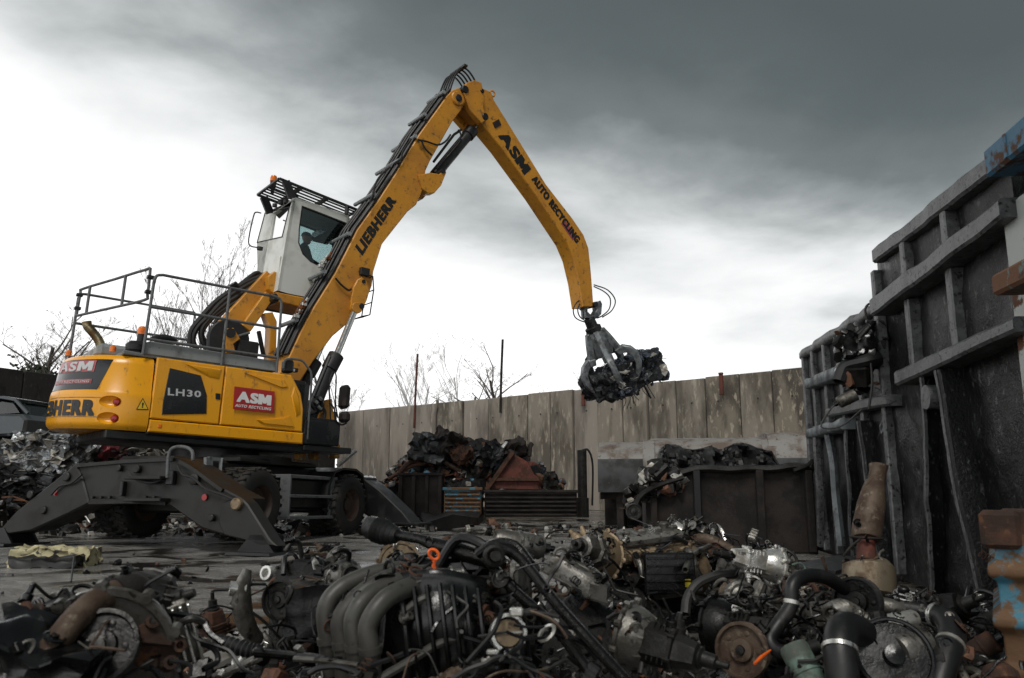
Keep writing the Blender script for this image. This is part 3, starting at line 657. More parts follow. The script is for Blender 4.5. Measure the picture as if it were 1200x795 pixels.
# --- the blue container at the right edge
T3 = thing('blue_container', 'peeling blue and white container corner with rusty rails at the right edge', 'container', MC @ Matrix.Translation((-1.4, 0, 0)))
sA3, sB3 = -3.6, -.50
ta, tb3 = C(1151, 177, .26), C(1152.5, 211, .26); H3 = ta.z
sB3 = sp_ - .03
b = MB(); b.box(((sA3 + sB3) / 2, -1.3, H3 / 2 - .05), (sB3 - sA3 - .1, 2.5, H3 - .2), .01); cb(b, 'end_plate', 'blue_rust', T3)
b = MB(); b.box(((sA3 + ta.x) / 2, .08, (ta.z + tb3.z) / 2), (ta.x - sA3, .36, ta.z - tb3.z), .02); cb(b, 'top_rim', 'blue_rust', T3)
b = MB(); b.box((ta.x - .30, .262, (ta.z + tb3.z) / 2), (.03, .012, ta.z - tb3.z - .04)); cb(b, 'weld_strip', 'blue_rust', T3)
b = MB(); b.box((sp_ - .16, .0, (H3 - .3) / 2), (.32, .16, H3 - .35), .02); cb(b, 'corner_post', 'white_rust', T3)
a, c = C(1160, 325, .30), C(1160, 347, .30)
b = MB(); b.box(((sA3 + a.x) / 2, .12, (a.z + c.z) / 2), (a.x - sA3, .36, a.z - c.z + .02), .02); cb(b, 'rail', 'rail_rust', T3)
# --- rusty ribbed bin at the lower right corner
pb = at(1142, 602, 3.75); BX = thing('ribbed_bin', 'ribbed rusty bin with flaking blue paint in the lower right corner', 'bin', TR((pb.x + .04, 3.75, 0), 0, 0, -31))
prof = []
Hb = pb.z - .06
zz = [0, .10, .13, .17, .20, .32, .35, .39, .42, .54, .57, .61, .64, Hb - .01, Hb]
oo = [0, 0, .035, .035, 0, 0, .035, .035, 0, 0, .035, .035, 0, 0, -.02]
b = MB(); rings = []
for z, o_ in zip(zz, oo):
    rings.append([(-o_ + .03, -o_, z), (1.5, -o_, z), (1.5, 1.0 + o_, z), (-o_ + .03, 1.0 + o_, z)])
b.loft(rings); b.build('bin_wall', 'rust_blue', BX, world=False, bevel=.012, smooth=50)
b = MB(); b.box((.06, .02, Hb - .01), (.16, .14, .17), .02); b.box((.22, .08, Hb + .02), (.30, .16, .12), .01); b.build('corner_block', 'rust', BX, world=False)
# ================================================================== far hull, skip, sheet
HU = thing('tank_body', 'rusty pale truck body with rounded top lying along the concrete wall', 'container', Matrix.Translation(at(830, 577, 16)))
pl0, pr0 = at(701, 577, 16.4), at(958, 577, 15.6)
hx = (pr0 - pl0); hl = hx.length; hx.normalize(); hz = Vector((0, 0, 1)); hy = Vector((-hx.y, hx.x, 0))
hm = Matrix((hx, hy, hz)).transposed().to_4x4(); hm.translation = pl0
zt1 = at(701, 519, 16.4).z - pl0.z; zk = at(701, 537, 16.4).z - pl0.z
prof = [(0, 0), (-.02, .25), (0, zk - .06), (.05, zk + .02), (.18, zk + .16), (.38, zt1 - .02), (.6, zt1 + .03), (1.9, zt1 + .03), (2.1, zk), (2.1, 0)]
for i, (f0, f1, mt) in enumerate(((0, .25, 'hull'), (.252, .80, 'hull'), (.802, 1.0, 'hull'))):
    x0, x1 = hl * f0, hl * f1; up = (0, .07, .16)[i]
    b = MB(); q = prof[:4]; b.prism([(y, z) for y, z in q] + [(.5, zk), (.5, 0)], x0, x1 - .02, 0, 0); b.build('side_plate', 'hull_shaded', HU, hm)
    b = MB(); q = [(.02, zk - .03), (.045, zk + .02 + up * .2), (.18, zk + .16 + up), (.38, zt1 - .02 + up), (.6, zt1 + .03 + up), (1.9, zt1 + .03 + up), (2.1, zk), (.3, zk - .03)]
    b.prism(q, x0, x1 - .012, 0, 0); b.build('roof_plate', 'hull_pale_lit', HU, hm)
for f in (.245, .80):
    b = MB(); q = [(y - .05, z + .05) for y, z in prof[2:8]] + [(y, z) for y, z in prof[7:1:-1]]
    b.prism([(-.06, 0)] + [(y - .06, z + .05) for y, z in prof[1:8]] + [(1.9, 0)], hl * f - .12, hl * f + .12, 0, .01); b.build('rib', 'hull_pale_lit', HU, hm)
b = MB()
for f in (.1, .4, .7, .95): b.box((hl * f, .8, -.4), (.14, 1.2, .8), .01)
b.box((hl / 2, .9, -.08), (hl, .9, .14), .01); b.box((hl * .5, 1.7, -.4), (hl, .1, .8)); b.build('underframe', 'rust_dark', HU, hm)
# --- skip in front of it
ps, qs = at(757, 577, 11.4), at(953, 560, 11.1)
SK = thing('scrap_skip', 'dark rusty skip with a torn rim beside the lower container', 'skip', Matrix.Translation((ps.x, ps.y, 0)))
sx_ = Vector((qs.x - ps.x, qs.y - ps.y, 0)); sl_ = sx_.length; sx_.normalize()
sm = Matrix((sx_, Vector((-sx_.y, sx_.x, 0)), Vector((0, 0, 1)))).transposed().to_4x4(); sm.translation = Vector((ps.x, ps.y, 0))
Hs = at(850, 549, 11.3).z
def skp(mb, name, m, **k): return mb.build(name, m, SK, sm, **k)
b = MB(); skin(b, 0, sl_, .02, Hs, .03, 4.4, 0, 26, 14)
b.v = [(x, -y_, z) for x, y_, z in b.v]; b.f = [f_[::-1] for f_ in b.f]; skp(b, 'side_plate', 'rust_dark', smooth=60)
b = MB(); b.box((.02, 1.0, Hs / 2), (.05, 2.0, Hs), .005); b.box((sl_ - .02, 1.0, Hs / 2), (.05, 2.0, Hs), .005); b.box((sl_ / 2, 2.0, Hs / 2), (sl_, .05, Hs), .005); skp(b, 'bin_wall', 'rust_dark')
for s in (.10, .70, 1.55, sl_ - .08):
    b = MB(); b.box((s, -.07, Hs / 2), (.10, .12, Hs - .06), .012); skp(b, 'post', 'rust_dark' if s != .70 else 'black_metal')
b = MB(); pts = [(x, -.06 + .04 * noise.noise(Vector((x * 3, 2, 0))), Hs + .05 * noise.noise(Vector((x * 2.2, 5, 0)))) for x in [sl_ * i / 20 for i in range(6, 21)]]
pts = [(.05, -.05, Hs - .48), (.25, -.1, Hs - .25), (.5, -.08, Hs - .06)] + pts; b.tube(pts, .05, 6); skp(b, 'torn_rim', 'iron_grey')
# --- black crumpled sheet standing in the skip
b = MB(); P = [(771, 546), (774, 526), (780, 521), (790, 521), (802, 527), (813, 527), (824, 525), (834, 523), (843, 528), (850, 524), (862, 519), (874, 521), (890, 526), (906, 529), (912, 547)]
topp = [at(u, v, 12.5 + .12 * math.sin(u * .11)) for u, v in P]
nu, nv_ = 60, 14; vs = []
for i in range(nu + 1):
    f = i / nu * (len(P) - 1); k = min(int(f), len(P) - 2); tpt = topp[k].lerp(topp[k + 1], f - k); base = at(770 + 143 * i / nu, 562, 12.2)
    for j in range(nv_ + 1):
        g_ = j / nv_; q = base.lerp(tpt, g_)
        q = q + Vector((0, .22 * (abs(noise.noise(Vector((i * .14, g_ * 1.8, 3)))) * 2 - .5) + .14 * abs(noise.noise(Vector((i * .4, g_ * 4, 9)))) + .05 * noise.noise(Vector((i * .9, g_ * 8, 1))), 0)); vs.append(tuple(q))
m_ = nv_ + 1
b.add(vs, [(i * m_ + j, i * m_ + j + 1, (i + 1) * m_ + j + 1, (i + 1) * m_ + j) for i in range(nu) for j in range(nv_)])
o = b.build('plastic_sheet', 'black_sheet', smooth=22); sd2 = o.modifiers.new('thick', 'SOLIDIFY'); sd2.thickness = .02
tag(o, 'crumpled black sheet standing up out of the rusty skip', 'sheet')
# ================================================================== scrap-making helpers
def chunk(mb, rn, p, s):
    m = Matrix.Translation(p) @ Euler((rn.uniform(0, 6), rn.uniform(0, 6), rn.uniform(0, 6))).to_matrix().to_4x4()
    k = len(mb.v); mb.box((0, 0, 0), (s, s * rn.uniform(.4, 1), s * rn.uniform(.3, .9)), s * .12, m)
    for i in range(k, len(mb.v)):
        v = Vector(mb.v[i]); mb.v[i] = tuple(v + Vector((rn.uniform(-1, 1), rn.uniform(-1, 1), rn.uniform(-1, 1))) * s * .06)
def plate(mb, rn, p, s):
    m = Matrix.Translation(p) @ Euler((rn.gauss(0, .5), rn.gauss(0, .5), rn.uniform(0, 6))).to_matrix().to_4x4()
    n = rn.randint(4, 6); a0 = rn.random() * 6
    pr = [(math.cos(a0 + i * 6.283 / n) * s * rn.uniform(.35, .6), math.sin(a0 + i * 6.283 / n) * s * rn.uniform(.25, .5)) for i in range(n)]
    fold = rn.uniform(-.7, .7); th = s * .03
    vs = [(x, y, abs(x) * fold) for x, y in pr] + [(x, y, abs(x) * fold - th) for x, y in pr] + [(0, 0, 0), (0, 0, -th)]
    fs = []
    for i in range(n):
        j = (i + 1) % n; fs += [(i, j, 2 * n), (n + j, n + i, 2 * n + 1), (i, n + i, n + j, j)]
    mb.add(vs, fs, m)
def rod(mb, rn, p, s, r_=None):
    d = Vector((rn.gauss(0, 1), rn.gauss(0, 1), rn.gauss(0, .35))).normalized() * s
    q = Vector(p); bend = Vector((rn.uniform(-1, 1), rn.uniform(-1, 1), rn.uniform(-.2, .6))) * s * .25
    mb.tube([q - d * .5, q - d * .2 + bend * .7, q + d * .2 + bend, q + d * .5], r_ or s * rn.uniform(.02, .05), 5)
def scatter(name, mats, rn, n, place, size, label, kinds='cpr', cat=None):
    for mt, frac in mats:
        b = MB()
        for _ in range(int(n * frac)):
            p = place(rn); s = rn.uniform(*size) * (rn.random() ** 1.2 + .35)
            k = rn.choice(kinds); (chunk if k == 'c' else plate if k == 'p' else rod)(b, rn, p, s)
        tag(b.build(name, mt, smooth=30), label.replace('%', {'shard_dark': 'dark', 'shard_pale': 'pale', 'shard_rust': 'rusty'}.get(mt, 'mixed')), None, kind='stuff')
def crumple(mb, dims, amp, seed, n=14, fr=2.2):
    """a crushed block"""
    L_, W_, H_ = dims
    bm = bmesh.new(); bmesh.ops.create_cube(bm, size=1.0); bmesh.ops.subdivide_edges(bm, edges=bm.edges[:], cuts=n, use_grid_fill=True)
    for v in bm.verts:
        p = Vector((v.co.x * L_, v.co.y * W_, v.co.z * H_)); q = p * fr + Vector((seed, seed * .7, -seed))
        nv2 = noise.noise_vector(q) + noise.noise_vector(q * 2.3) * .6 + noise.noise_vector(q * 5.1) * .3
        r_ = 1 - abs(noise.noise(q * 1.7 + Vector((5, 5, 5)))) * 1.2
        v.co = p + nv2 * amp + (-v.co.normalized()) * amp * .6 * r_
    bm.verts.ensure_lookup_table()
    mb.add([tuple(v.co) for v in bm.verts], [tuple(v.index for v in f.verts) for f in bm.faces]); bm.free()
# ================================================================== the material handler
MU = frame((-5.17, 13.98, 1.645), 52, 2.75, .1)
MK = frame((-4.70, 14.05, .04), 19.5, 1.9)
def U(u, v, c, ax=1): return loc_on(MU, u, v, c, ax)
def K(u, v, c, ax=0): return loc_on(MK, u, v, c, ax)
EX = thing('material_handler', 'yellow wheeled scrap handler with raised white cab and long boom, standing on outriggers', 'excavator', Matrix.Translation((-4.85, 14.0, 0)))
def part(mb, name, m, parent=EX, M=MU, **k): return mb.build(name, m, parent, M, **k)
SV = -1.27                                           # right side plane
# --- slewing platform and inner core
b = MB(); b.box((-.35, 0, -.07), (3.3, 2.3, .14), .02); b.box((-.2, 0, .52), (2.5, 2.40, 1.14), .03)
b.lathe([(.75, -.42), (.75, -.14)], 28); b.box((1.55, -.55, -.05), (.9, 1.3, .1), .01)
part(b, 'slewing_platform', 'black_metal')
# --- counterweight
out = [(p.x, p.y) for p in smooth_path([(-1.455, -1.27, 0), (-1.70, -1.262, 0), (-1.90, -1.205, 0), (-2.10, -1.09, 0), (-2.28, -.92, 0), (-2.45, -.66, 0), (-2.58, -.36, 0), (-2.635, 0, 0)], 3)]
OUT = [Vector(p) for p in out + [(x, -y) for x, y in out[-2::-1]]]
def inset(z):
    for (z0, i0), (z1, i1) in zip(CWZ, CWZ[1:]):
        if z <= z1: return i0 + (i1 - i0) * (z - z0) / (z1 - z0)
    return CWZ[-1][1]
CWZ = [(0, .07), (.05, .015), (.10, 0), (.50, 0), (.56, .012), (.60, .035), (1.0, .085), (1.08, .11), (1.13, .16), (1.15, .22)]
ARC = [0]
for i in range(1, len(OUT)): ARC.append(ARC[-1] + (OUT[i] - OUT[i - 1]).length)
def onout(s, z, off=0.0):
    s = max(0, min(ARC[-1] - 1e-6, s))
    i = max(k for k in range(len(ARC) - 1) if ARC[k] <= s)
    f = (s - ARC[i]) / (ARC[i + 1] - ARC[i])
    p = OUT[i].lerp(OUT[i + 1], f)
    def nrm(k):
        e = (OUT[min(k + 1, len(OUT) - 1)] - OUT[max(k - 1, 0)]).normalized(); return Vector((e.y, -e.x)) * -1
    nn_ = nrm(i).lerp(nrm(i + 1), f).normalized()
    if nn_.dot(p - Vector((-1.2, 0))) < 0: nn_ = -nn_
    p = p + nn_ * (off - inset(z)); return Vector((p.x, p.y, z))
rings = []
for z, _ in CWZ: rings.append([onout(ARC[k], z) for k in range(len(OUT))])
b = MB(); b.loft(rings)
cw = part(b, 'counterweight', 'yellow', smooth=40, fixn=True)
def s_of_y(y):      # arc position of the rear face at lateral y
    best = min(range(200), key=lambda k: abs(onout(ARC[-1] * k / 199, .3).y - y) + (0 if onout(ARC[-1] * k / 199, .3).x < -1.6 else 9))
    return ARC[-1] * best / 199
cut = MB()
LAMPS = []
for py_ in (471.5, 491):
    s0 = .56
    zl = U(133, py_, -1.1).z
    c = onout(s0, zl, .01); t2 = (onout(s0 + .1, zl) - onout(s0 - .1, zl)).normalized()
    nv_ = Vector((t2.y, -t2.x, 0)); nv_ = nv_ if nv_.dot(c - Vector((-1.2, 0, zl))) > 0 else -nv_
    m = Matrix((t2, Vector((0, 0, 1)), nv_)).transposed().to_4x4(); m.translation = c
    prof = [(math.cos(R(a)), math.sin(R(a))) for a in range(-84, 85, 12)]
    cut.lathe([(.145 * q, .09 * z_) for q, z_ in prof], 20, m @ Matrix.Diagonal((1.15, .62, 1, 1)))
    LAMPS.append((c, t2, nv_))
co = cut.build('cutter', 'yellow', None, MU, fixn=True)
md = cw.modifiers.new('cut', 'BOOLEAN'); md.operation = 'DIFFERENCE'; md.object = co; md.solver = 'EXACT'
bpy.context.view_layer.update()
co.matrix_world = Matrix()
me2 = bpy.data.meshes.new_from_object(cw.evaluated_get(bpy.context.evaluated_depsgraph_get()))
cw.modifiers.clear(); cw.data = me2; me2.shade_smooth(); me2.set_sharp_from_angle(angle=R(40))
bpy.data.objects.remove(co)
for c, t2, nv_ in LAMPS:
    m = Matrix((t2, Vector((0, 0, 1)), nv_)).transposed().to_4x4(); m.translation = c - nv_ * .05 - t2 * .085
    b = MB(); b.lathe([(.012, .052), (.04, .046), (.052, .03), (.055, 0), (.055, -.03)], 16, m)
    part(b, 'tail_lamp', 'lamp_red', cw)
sA, sB = s_of_y(.95), s_of_y(-1.08)
b = MB(); n = 26; g = []
sL, sR_ = s_of_y(1.15), s_of_y(-1.02)
for i in range(n + 1):
    f = i / n; row = []
    for j in range(7):
        z = .585 + .475 * j / 6
        s = sL + (sR_ - (-.10 + .20 * (1 - j / 6)) * -1 * 1.0 - sL) * f if False else sL + ((sR_ - .16 * j / 6) - sL) * f
        row.append(onout(s, z, .006))
    g.append(row)
b.add([p for r_ in g for p in r_], [(i * 7 + j, (i + 1) * 7 + j, (i + 1) * 7 + j + 1, i * 7 + j + 1) for i in range(n) for j in range(6)])
rw = part(b, 'rear_window', 'gloss_black', cw)
# sticker on the dark rear panel, its upper line in white letters
def rear_fn(ya, yb, z0, z1, off): 
    a, c = s_of_y(ya), s_of_y(yb)
    return lambda x, y: onout(a + (c - a) * x, z0 + (z1 - z0) * y, off)
def rear_patch(ya, yb, z0, z1, off, name, m):
    fn = rear_fn(ya, yb, z0, z1, off); q = MB()
    q.add([fn(i / 12, j / 4) for i in range(13) for j in range(5)], [(i * 5 + j, (i + 1) * 5 + j, (i + 1) * 5 + j + 1, i * 5 + j + 1) for i in range(12) for j in range(4)])
    return part(q, name, m, rw)
rear_patch(-.05, -.94, .86, 1.04, .011, 'sign', 'sign_red_faded')
rear_patch(-.05, -.94, .675, .745, .011, 'sign', 'sign_red_faded')
put_text('ASM', rear_fn(-.12, -.90, .875, 1.025, .016), 'lettering', 'print_grey', rw, .05, M=MU)
put_text('AUTO RECYCLING', rear_fn(-.10, -.90, .69, .73, .016), 'lettering', 'print_grey', rw, .02, M=MU)
put_text('LIEBHERR', rear_fn(.36, -1.05, .185, .425, .005), 'lettering', 'print_black', cw, .08, M=MU)
b = MB(); 
for z in (.165, .455): b.add([onout(sA + (sB - sA) * i / 20, z + d, .004) for i in range(21) for d in (0, .012)], [(2 * i, 2 * i + 2, 2 * i + 3, 2 * i + 1) for i in range(20)])
part(b, 'groove', 'worn_yellow', cw)
b = MB(); tri = [U(167.3, 466.3, SV), U(159.3, 480.3, SV), U(174.3, 480.6, SV)]
b.add([p + Vector((0, -.004, 0)) for p in tri], [(0, 1, 2)]); wt = part(b, 'warning_label', 'print_black', cw, smooth=0)
ctr = (tri[0] + tri[1] + tri[2]) / 3
b = MB(); b.add([ctr + (p - ctr) * .80 + Vector((0, -.006, 0)) for p in tri], [(0, 1, 2)]); part(b, 'label_field', 'warn_yellow', wt, smooth=0)
put_text('!', quad_fn(ctr + Vector((-.012, -.008, -.03)), ctr + Vector((.012, -.008, -.03)), ctr + Vector((.012, -.008, .05)), ctr + Vector((-.012, -.008, .05))), 'lettering', 'print_black', wt, .03, M=MU)
# --- side doors: rear, front, and the long skirt below them, each a slab with its own gap
def emboss(mb, poly, h=.03, ins=.06, side=-1):
    n = len(poly); cx = sum(p[0] for p in poly) / n; cz = sum(p[1] for p in poly) / n
    inn = []
    for p in poly:
        d = Vector((cx - p[0], cz - p[1])); inn.append((p[0] + d.x / d.length * ins, p[1] + d.y / d.length * ins))
    mb.add([(p[0], side * 1.2705, p[1]) for p in poly] + [(p[0], side * (1.2705 + h), p[1]) for p in inn],
           [tuple(range(n, 2 * n))[::-side]] + [(i, (i + 1) % n, n + (i + 1) % n, n + i)[::-side] for i in range(n)])
for sd_ in (-1, 1):
    y0, y1 = sd_ * 1.20, sd_ * 1.27
    b = MB(); b.prism([(-1.44, .205), (-.395, .205), (-.395, 1.15), (-1.44, 1.15)], y0, y1, 1, .018)
    emboss(b, [(-1.02, 1.10), (-.44, 1.09), (-.46, .93), (-.62, .93)], .022, .05, sd_)
    d1 = part(b, 'rear_door', 'yellow')
    b = MB(); b.prism([(-.38, .205), (1.02, .205), (1.00, .60), (.93, .86), (.74, 1.145), (-.38, 1.15)], y0, y1, 1, .018)
    emboss(b, [(-.08, 1.08), (.62, 1.05), (.70, .93), (.60, .90)], .025, .04, sd_)
    emboss(b, [(.28, .28), (.88, .27), (.78, .46), (.70, .42), (.20, .33)], .025, .05, sd_)
    emboss(b, [(.80, .96), (.90, .80), (.95, .50), (.88, .45), (.76, .80)], .018, .03, sd_)
    d2 = part(b, 'front_door', 'yellow')
    b = MB(); b.prism([(-1.44, 0), (1.05, 0), (1.045, .19), (-1.44, .19)], y0, sd_ * 1.268, 1, .02)
    sk = part(b, 'side_skirt', 'yellow')
    if sd_ < 0:
        # dark louvre panel with the type number
        pp = [U(*q, SV) for q in ((198.8, 431.5), (235.2, 440.3), (242.2, 463), (241.8, 485), (189.4, 486), (191, 470))]
        b = MB(); b.prism([(p.x, p.z) for p in pp], -1.268, -1.283, 1, .006); gp = part(b, 'louvre_panel', 'panel_black', d1)
        q = [U(x, y, -1.287) for x, y in ((196.5, 463.5), (235.5, 466), (235.8, 458.5), (196.8, 454.5))]
        put_text('LH30', quad_fn(*q), 'lettering', 'print_grey', gp, .03, M=MU)
        pp = [U(*q, SV) for q in ((252.5, 461), (258, 461.5), (258, 468.5), (252.5, 468))]
        b = MB(); b.prism([(p.x, p.z) for p in pp], -1.268, -1.285, 1, .005); part(b, 'door_latch', 'black_metal', d1)
        pp = [U(*q, SV) for q in ((274, 453.2), (321, 459.2), (320.2, 484.2), (272.3, 479.5))]
        b = MB(); b.prism([(p.x, p.z) for p in pp], -1.30, -1.306, 1); sg = part(b, 'sign', 'sign_red', d2)
        q = [U(x, y, -1.309) for x, y in ((277, 471), (317.5, 475.5), (318.5, 463.8), (278.5, 458.2))]
        put_text('ASM', quad_fn(*q), 'lettering', 'print_white', sg, .07, M=MU)
        q = [U(x, y, -1.309) for x, y in ((275.5, 476.8), (317.5, 481.3), (317.8, 477.8), (276, 473.4))]
        put_text('AUTO RECYCLING', quad_fn(*q), 'lettering', 'print_white', sg, .04, shear=.02, M=MU)
        b = MB(); b.box((-1.28, -1.272, .10), (.055, .012, .05), .004); part(b, 'side_marker', 'amber', sk)
# --- top deck
b = MB(); b.box((-.95, 0, 1.18), (1.9, 2.25, .06), .01)
b.prism([(-1.62, 1.19), (.50, 1.19), (.50, 1.37), (-1.55, 1.40), (-1.62, 1.37)], -1.16, -.80, 1, .012)
b.box((-.6, .95, 1.28), (1.9, .5, .2), .02)
part(b, 'walkway', 'deck_grey')
b = MB(); b.box((-1.55, .2, 1.27), (1.2, 1.4, .22), .06); b.box((-.3, .1, 1.30), (1.0, 1.2, .25), .05)
hd = part(b, 'engine_hood', 'deck_grey')
p = U(192, 401, -.55); b = MB(); b.lathe([(.14, -.18), (.14, .0), (.20, .02), (.21, .05), (.17, .09), (.08, .115), (.0, .12)], 20, Matrix.Translation(p)); 
for k in range(5): b.lathe([(.155, -.15 + .03 * k), (.155, -.14 + .03 * k)], 20, Matrix.Translation(p))
part(b, 'air_intake', 'black_metal')
p0 = U(120, 412, .35)
ep = [U(119, 414, .35), U(118, 405, .35), U(115, 398, .35), U(109, 390, .35), U(103, 383, .35), U(101.5, 377, .35)]
b = MB(); b.tube(smooth_path(ep, 4), .075, 14, cap=False); b.tube(smooth_path(ep, 4), .068, 14, cap=False)
b.lathe([(.10, -.2), (.10, .06)], 14, Matrix.Translation(ep[0])); part(b, 'exhaust_stack', 'exhaust_chrome')
def beacon(p, parent=EX, r=.07):
    b = MB(); b.lathe([(.035, -.28), (.035, -.16), (r * .9, -.14), (r * .9, -.02)], 14, Matrix.Translation(p)); s_ = part(b, 'beacon_stem', 'black_metal', parent)
    b = MB(); b.lathe([(r, -.02), (r * 1.02, .05), (r * .8, .10), (r * .4, .115), (0, .118)], 14, Matrix.Translation(p)); part(b, 'beacon_lens', 'amber', s_)
beacon(U(166.5, 391, -.85), r=.075)
b = MB(); b.lathe([(.15, 0), (.16, .08), (.10, .14), (0, .15)], 16, Matrix.Translation(U(159, 411, -1.0))); part(b, 'filler_cap', 'black_metal')
for q_, y_ in (((132, 411), -.9), ((80, 416), 1.1)):
    b = MB(); b.lathe([(.05, -.02), (.05, .05), (.02, .08), (0, .08)], 10, Matrix.Translation(U(*q_, y_))); part(b, 'marker_lamp', 'amber')
# --- railings
def rails(name, tubes, r=.024):
    b = MB()
    for t_ in tubes: b.tube(t_, r, 8)
    return part(b, name, 'rail_grey')
V_ = -1.2
zt, zm, zl, zb = 2.47, 1.93, 1.42, 1.17
def rc(pts): return smooth_path(pts, 3)
xr, xf = -1.62, .46
rails('handrail', [[(xr - .02, V_, zb)] + rc([(xr, V_, zt - .12), (xr + .03, V_, zt - .03), (xr + .12, V_, zt)]) + rc([(xf - .12, V_, zt), (xf - .03, V_, zt - .03), (xf, V_, zt - .12)]) + [(xf + .03, V_, zb)],
                   [(xr, V_, zm), (xf, V_, zm)], [(xr, V_, zl), (xf, V_, zl)], [(-.44, V_, zt), (-.44, V_, zb)]])
V2 = 1.2; x2 = -2.28
rails('handrail', [[(x2, V2, zb), (x2, V2, zt - .1)] + rc([(x2, V2, zt - .1), (x2 + .03, V2, zt - .02), (x2 + .1, V2, zt)]) + [(-.3, V2, zt), (-.3, V2, zb)], [(x2, V2, zm), (-.3, V2, zm)], [(x2, V2, zl - .1), (-.3, V2, zl - .1)]])
gA, gB = Vector((x2, 1.12, 0)), Vector((-1.66, -1.10, 0))
def gp_(f, z): q = gA.lerp(gB, f); return (q.x, q.y, z)
gate = rails('gate', [rc([gp_(0, 2.05), gp_(.01, 2.45), gp_(.04, 2.52), gp_(.5, 2.545), gp_(.93, 2.57), gp_(.985, 2.53), gp_(.99, 2.15), gp_(.96, 2.06), gp_(.5, 2.05), gp_(.02, 2.045)]),
               [gp_(.15, 2.05), gp_(.15, 2.52)], [gp_(.66, 2.05), gp_(.66, 2.55)]])
for f in (0.0, 1.0):
    for z in (2.18, 2.42): b = MB(); b.box(gp_(f, z), (.10, .10, .05), .005); part(b, 'gate_hinge', 'black_metal', gate)
# --- boom
VB = -.30
bu = [(322, 446), (340, 416), (352, 390), (368, 360), (393, 320), (419, 269), (442, 237), (468, 197), (491, 158), (523.5, 113), (530, 106)]
bl = [(537, 103), (545, 107), (547, 118), (540, 130), (530, 143), (504, 189), (499, 200), (496, 222), (488, 240), (478, 248), (448, 286), (438, 318), (436, 335), (428, 356), (410, 377), (390, 394), (367, 424), (350, 450), (335, 464)]
BP = [U(x, y, VB) for x, y in bu + bl]
b = MB(); b.prism([(p.x, p.z) for p in BP], VB, -VB, 1, .018); boom = part(b, 'boom', 'boom_yellow', smooth=25)
# weld seams / stiffener plates along the side
b = MB()
c = U(536, 116, VB); 
b.cyl((c.x, VB - .05, c.z), (c.x, -VB + .05, c.z), .17, 22, b=.02)
part(b, 'boom_head', 'boom_yellow', boom)
b = MB(); b.cyl((c.x, VB - .075, c.z), (c.x, -VB + .075, c.z), .085, 16, b=.01); part(b, 'pin', 'black_metal', boom)
put_text('LIEBHERR', quad_fn(*[U(x, y, VB - .004) for x, y in ((424.5, 300), (464.8, 236), (456.5, 227.6), (416, 289.2))]), 'lettering', 'print_black', boom, .085, M=MU)
# pipes on the boom's back
top = [U(x, y, VB) for x, y in bu]
def offset_top(d, v, i0=1, i1=None):
    o = []
    for i, p in enumerate(top):
        e = (top[min(i + 1, len(top) - 1)] - top[max(i - 1, 0)]).normalized(); nn_ = Vector((-e.z, 0, e.x))
        o.append(Vector((p.x, v, p.z)) + nn_ * d)
    return o[i0:i1]
for d, v, r_ in ((.045, -.25, .034), (.05, -.17, .03), (.05, -.09, .036), (.055, 0, .03), (.05, .08, .036), (.055, .16, .03), (.05, .24, .034), (.11, -.13, .026), (.11, .04, .026), (.11, .20, .026)):
    b = MB(); b.tube(offset_top(d, v), r_, 7); part(b, 'hydraulic_pipe', 'black_rubber', boom)
rnd = random.Random(3)
for x, y, ln in ((444, 231.7, .58), (473, 192.4, .72), (492.4, 164, .74), (503, 138.5, .40), (525, 112.3, .40), (415, 278.4, .55), (386.5, 323, .55), (353.7, 379.5, .45)):
    e = U(x, y, VB - .05) + Vector((-.88, 0, .47)) * .12
    b = MB(); b.cyl((e.x, VB - .05, e.z), (e.x, VB - .05 + ln + .28, e.z), .042, 8); part(b, 'pipe_bracket', 'deck_grey', boom)
# loose hoses along the upper boom
for pts in ([(457, 196), (446, 206), (440, 216), (437, 228), (433, 238)], [(462, 192), (470, 186), (472, 178), (482, 163)], [(490, 164), (500, 166), (513, 170), (522, 166), (528, 158)], [(494, 165), (498, 174), (506, 182)],
            [(393, 326), (400, 334), (408, 340), (412, 339)]):
    b = MB(); b.tube(smooth_path([U(x, y, VB - .06) for x, y in pts], 4), .022, 6); part(b, 'hose', 'black_rubber', boom)
# valve fittings by the cab end of the pipes
for x, y in ((379, 307), (384, 303), (376, 312), (350, 366), (353, 360), (347, 371), (356, 357)):
    p = U(x, y, -.34); b = MB(); b.box((p.x, p.y, p.z), (.1, .1, .07), .01); b.cyl(p, p + Vector((.05, -.05, .13)), .025, 8); part(b, 'valve', 'alu_bright' if rnd.random() < .5 else 'copper', boom)
# hoop of hoses over the knuckle
hb = [U(x, y, 0) for x, y in ((527.5, 82), (545, 77.5))]
for k in range(5):
    v = -.25 + .12 * k
    q0 = [U(x, y, -.3) for x, y in ((527, 112), (532, 95), (538, 82), (545, 79), (551, 83), (557, 92), (562, 104))]; pts = [Vector((q.x, v, q.z)) for q in q0]
    b = MB(); b.tube(smooth_path(pts, 3), .022, 6); part(b, 'hose', 'black_rubber', boom)
e = U(545, 77.5, -.3); b = MB(); b.beam((e.x, -.34, e.z), (e.x, .26, e.z), .09, .05); part(b, 'hose_guide', 'black_metal', boom)
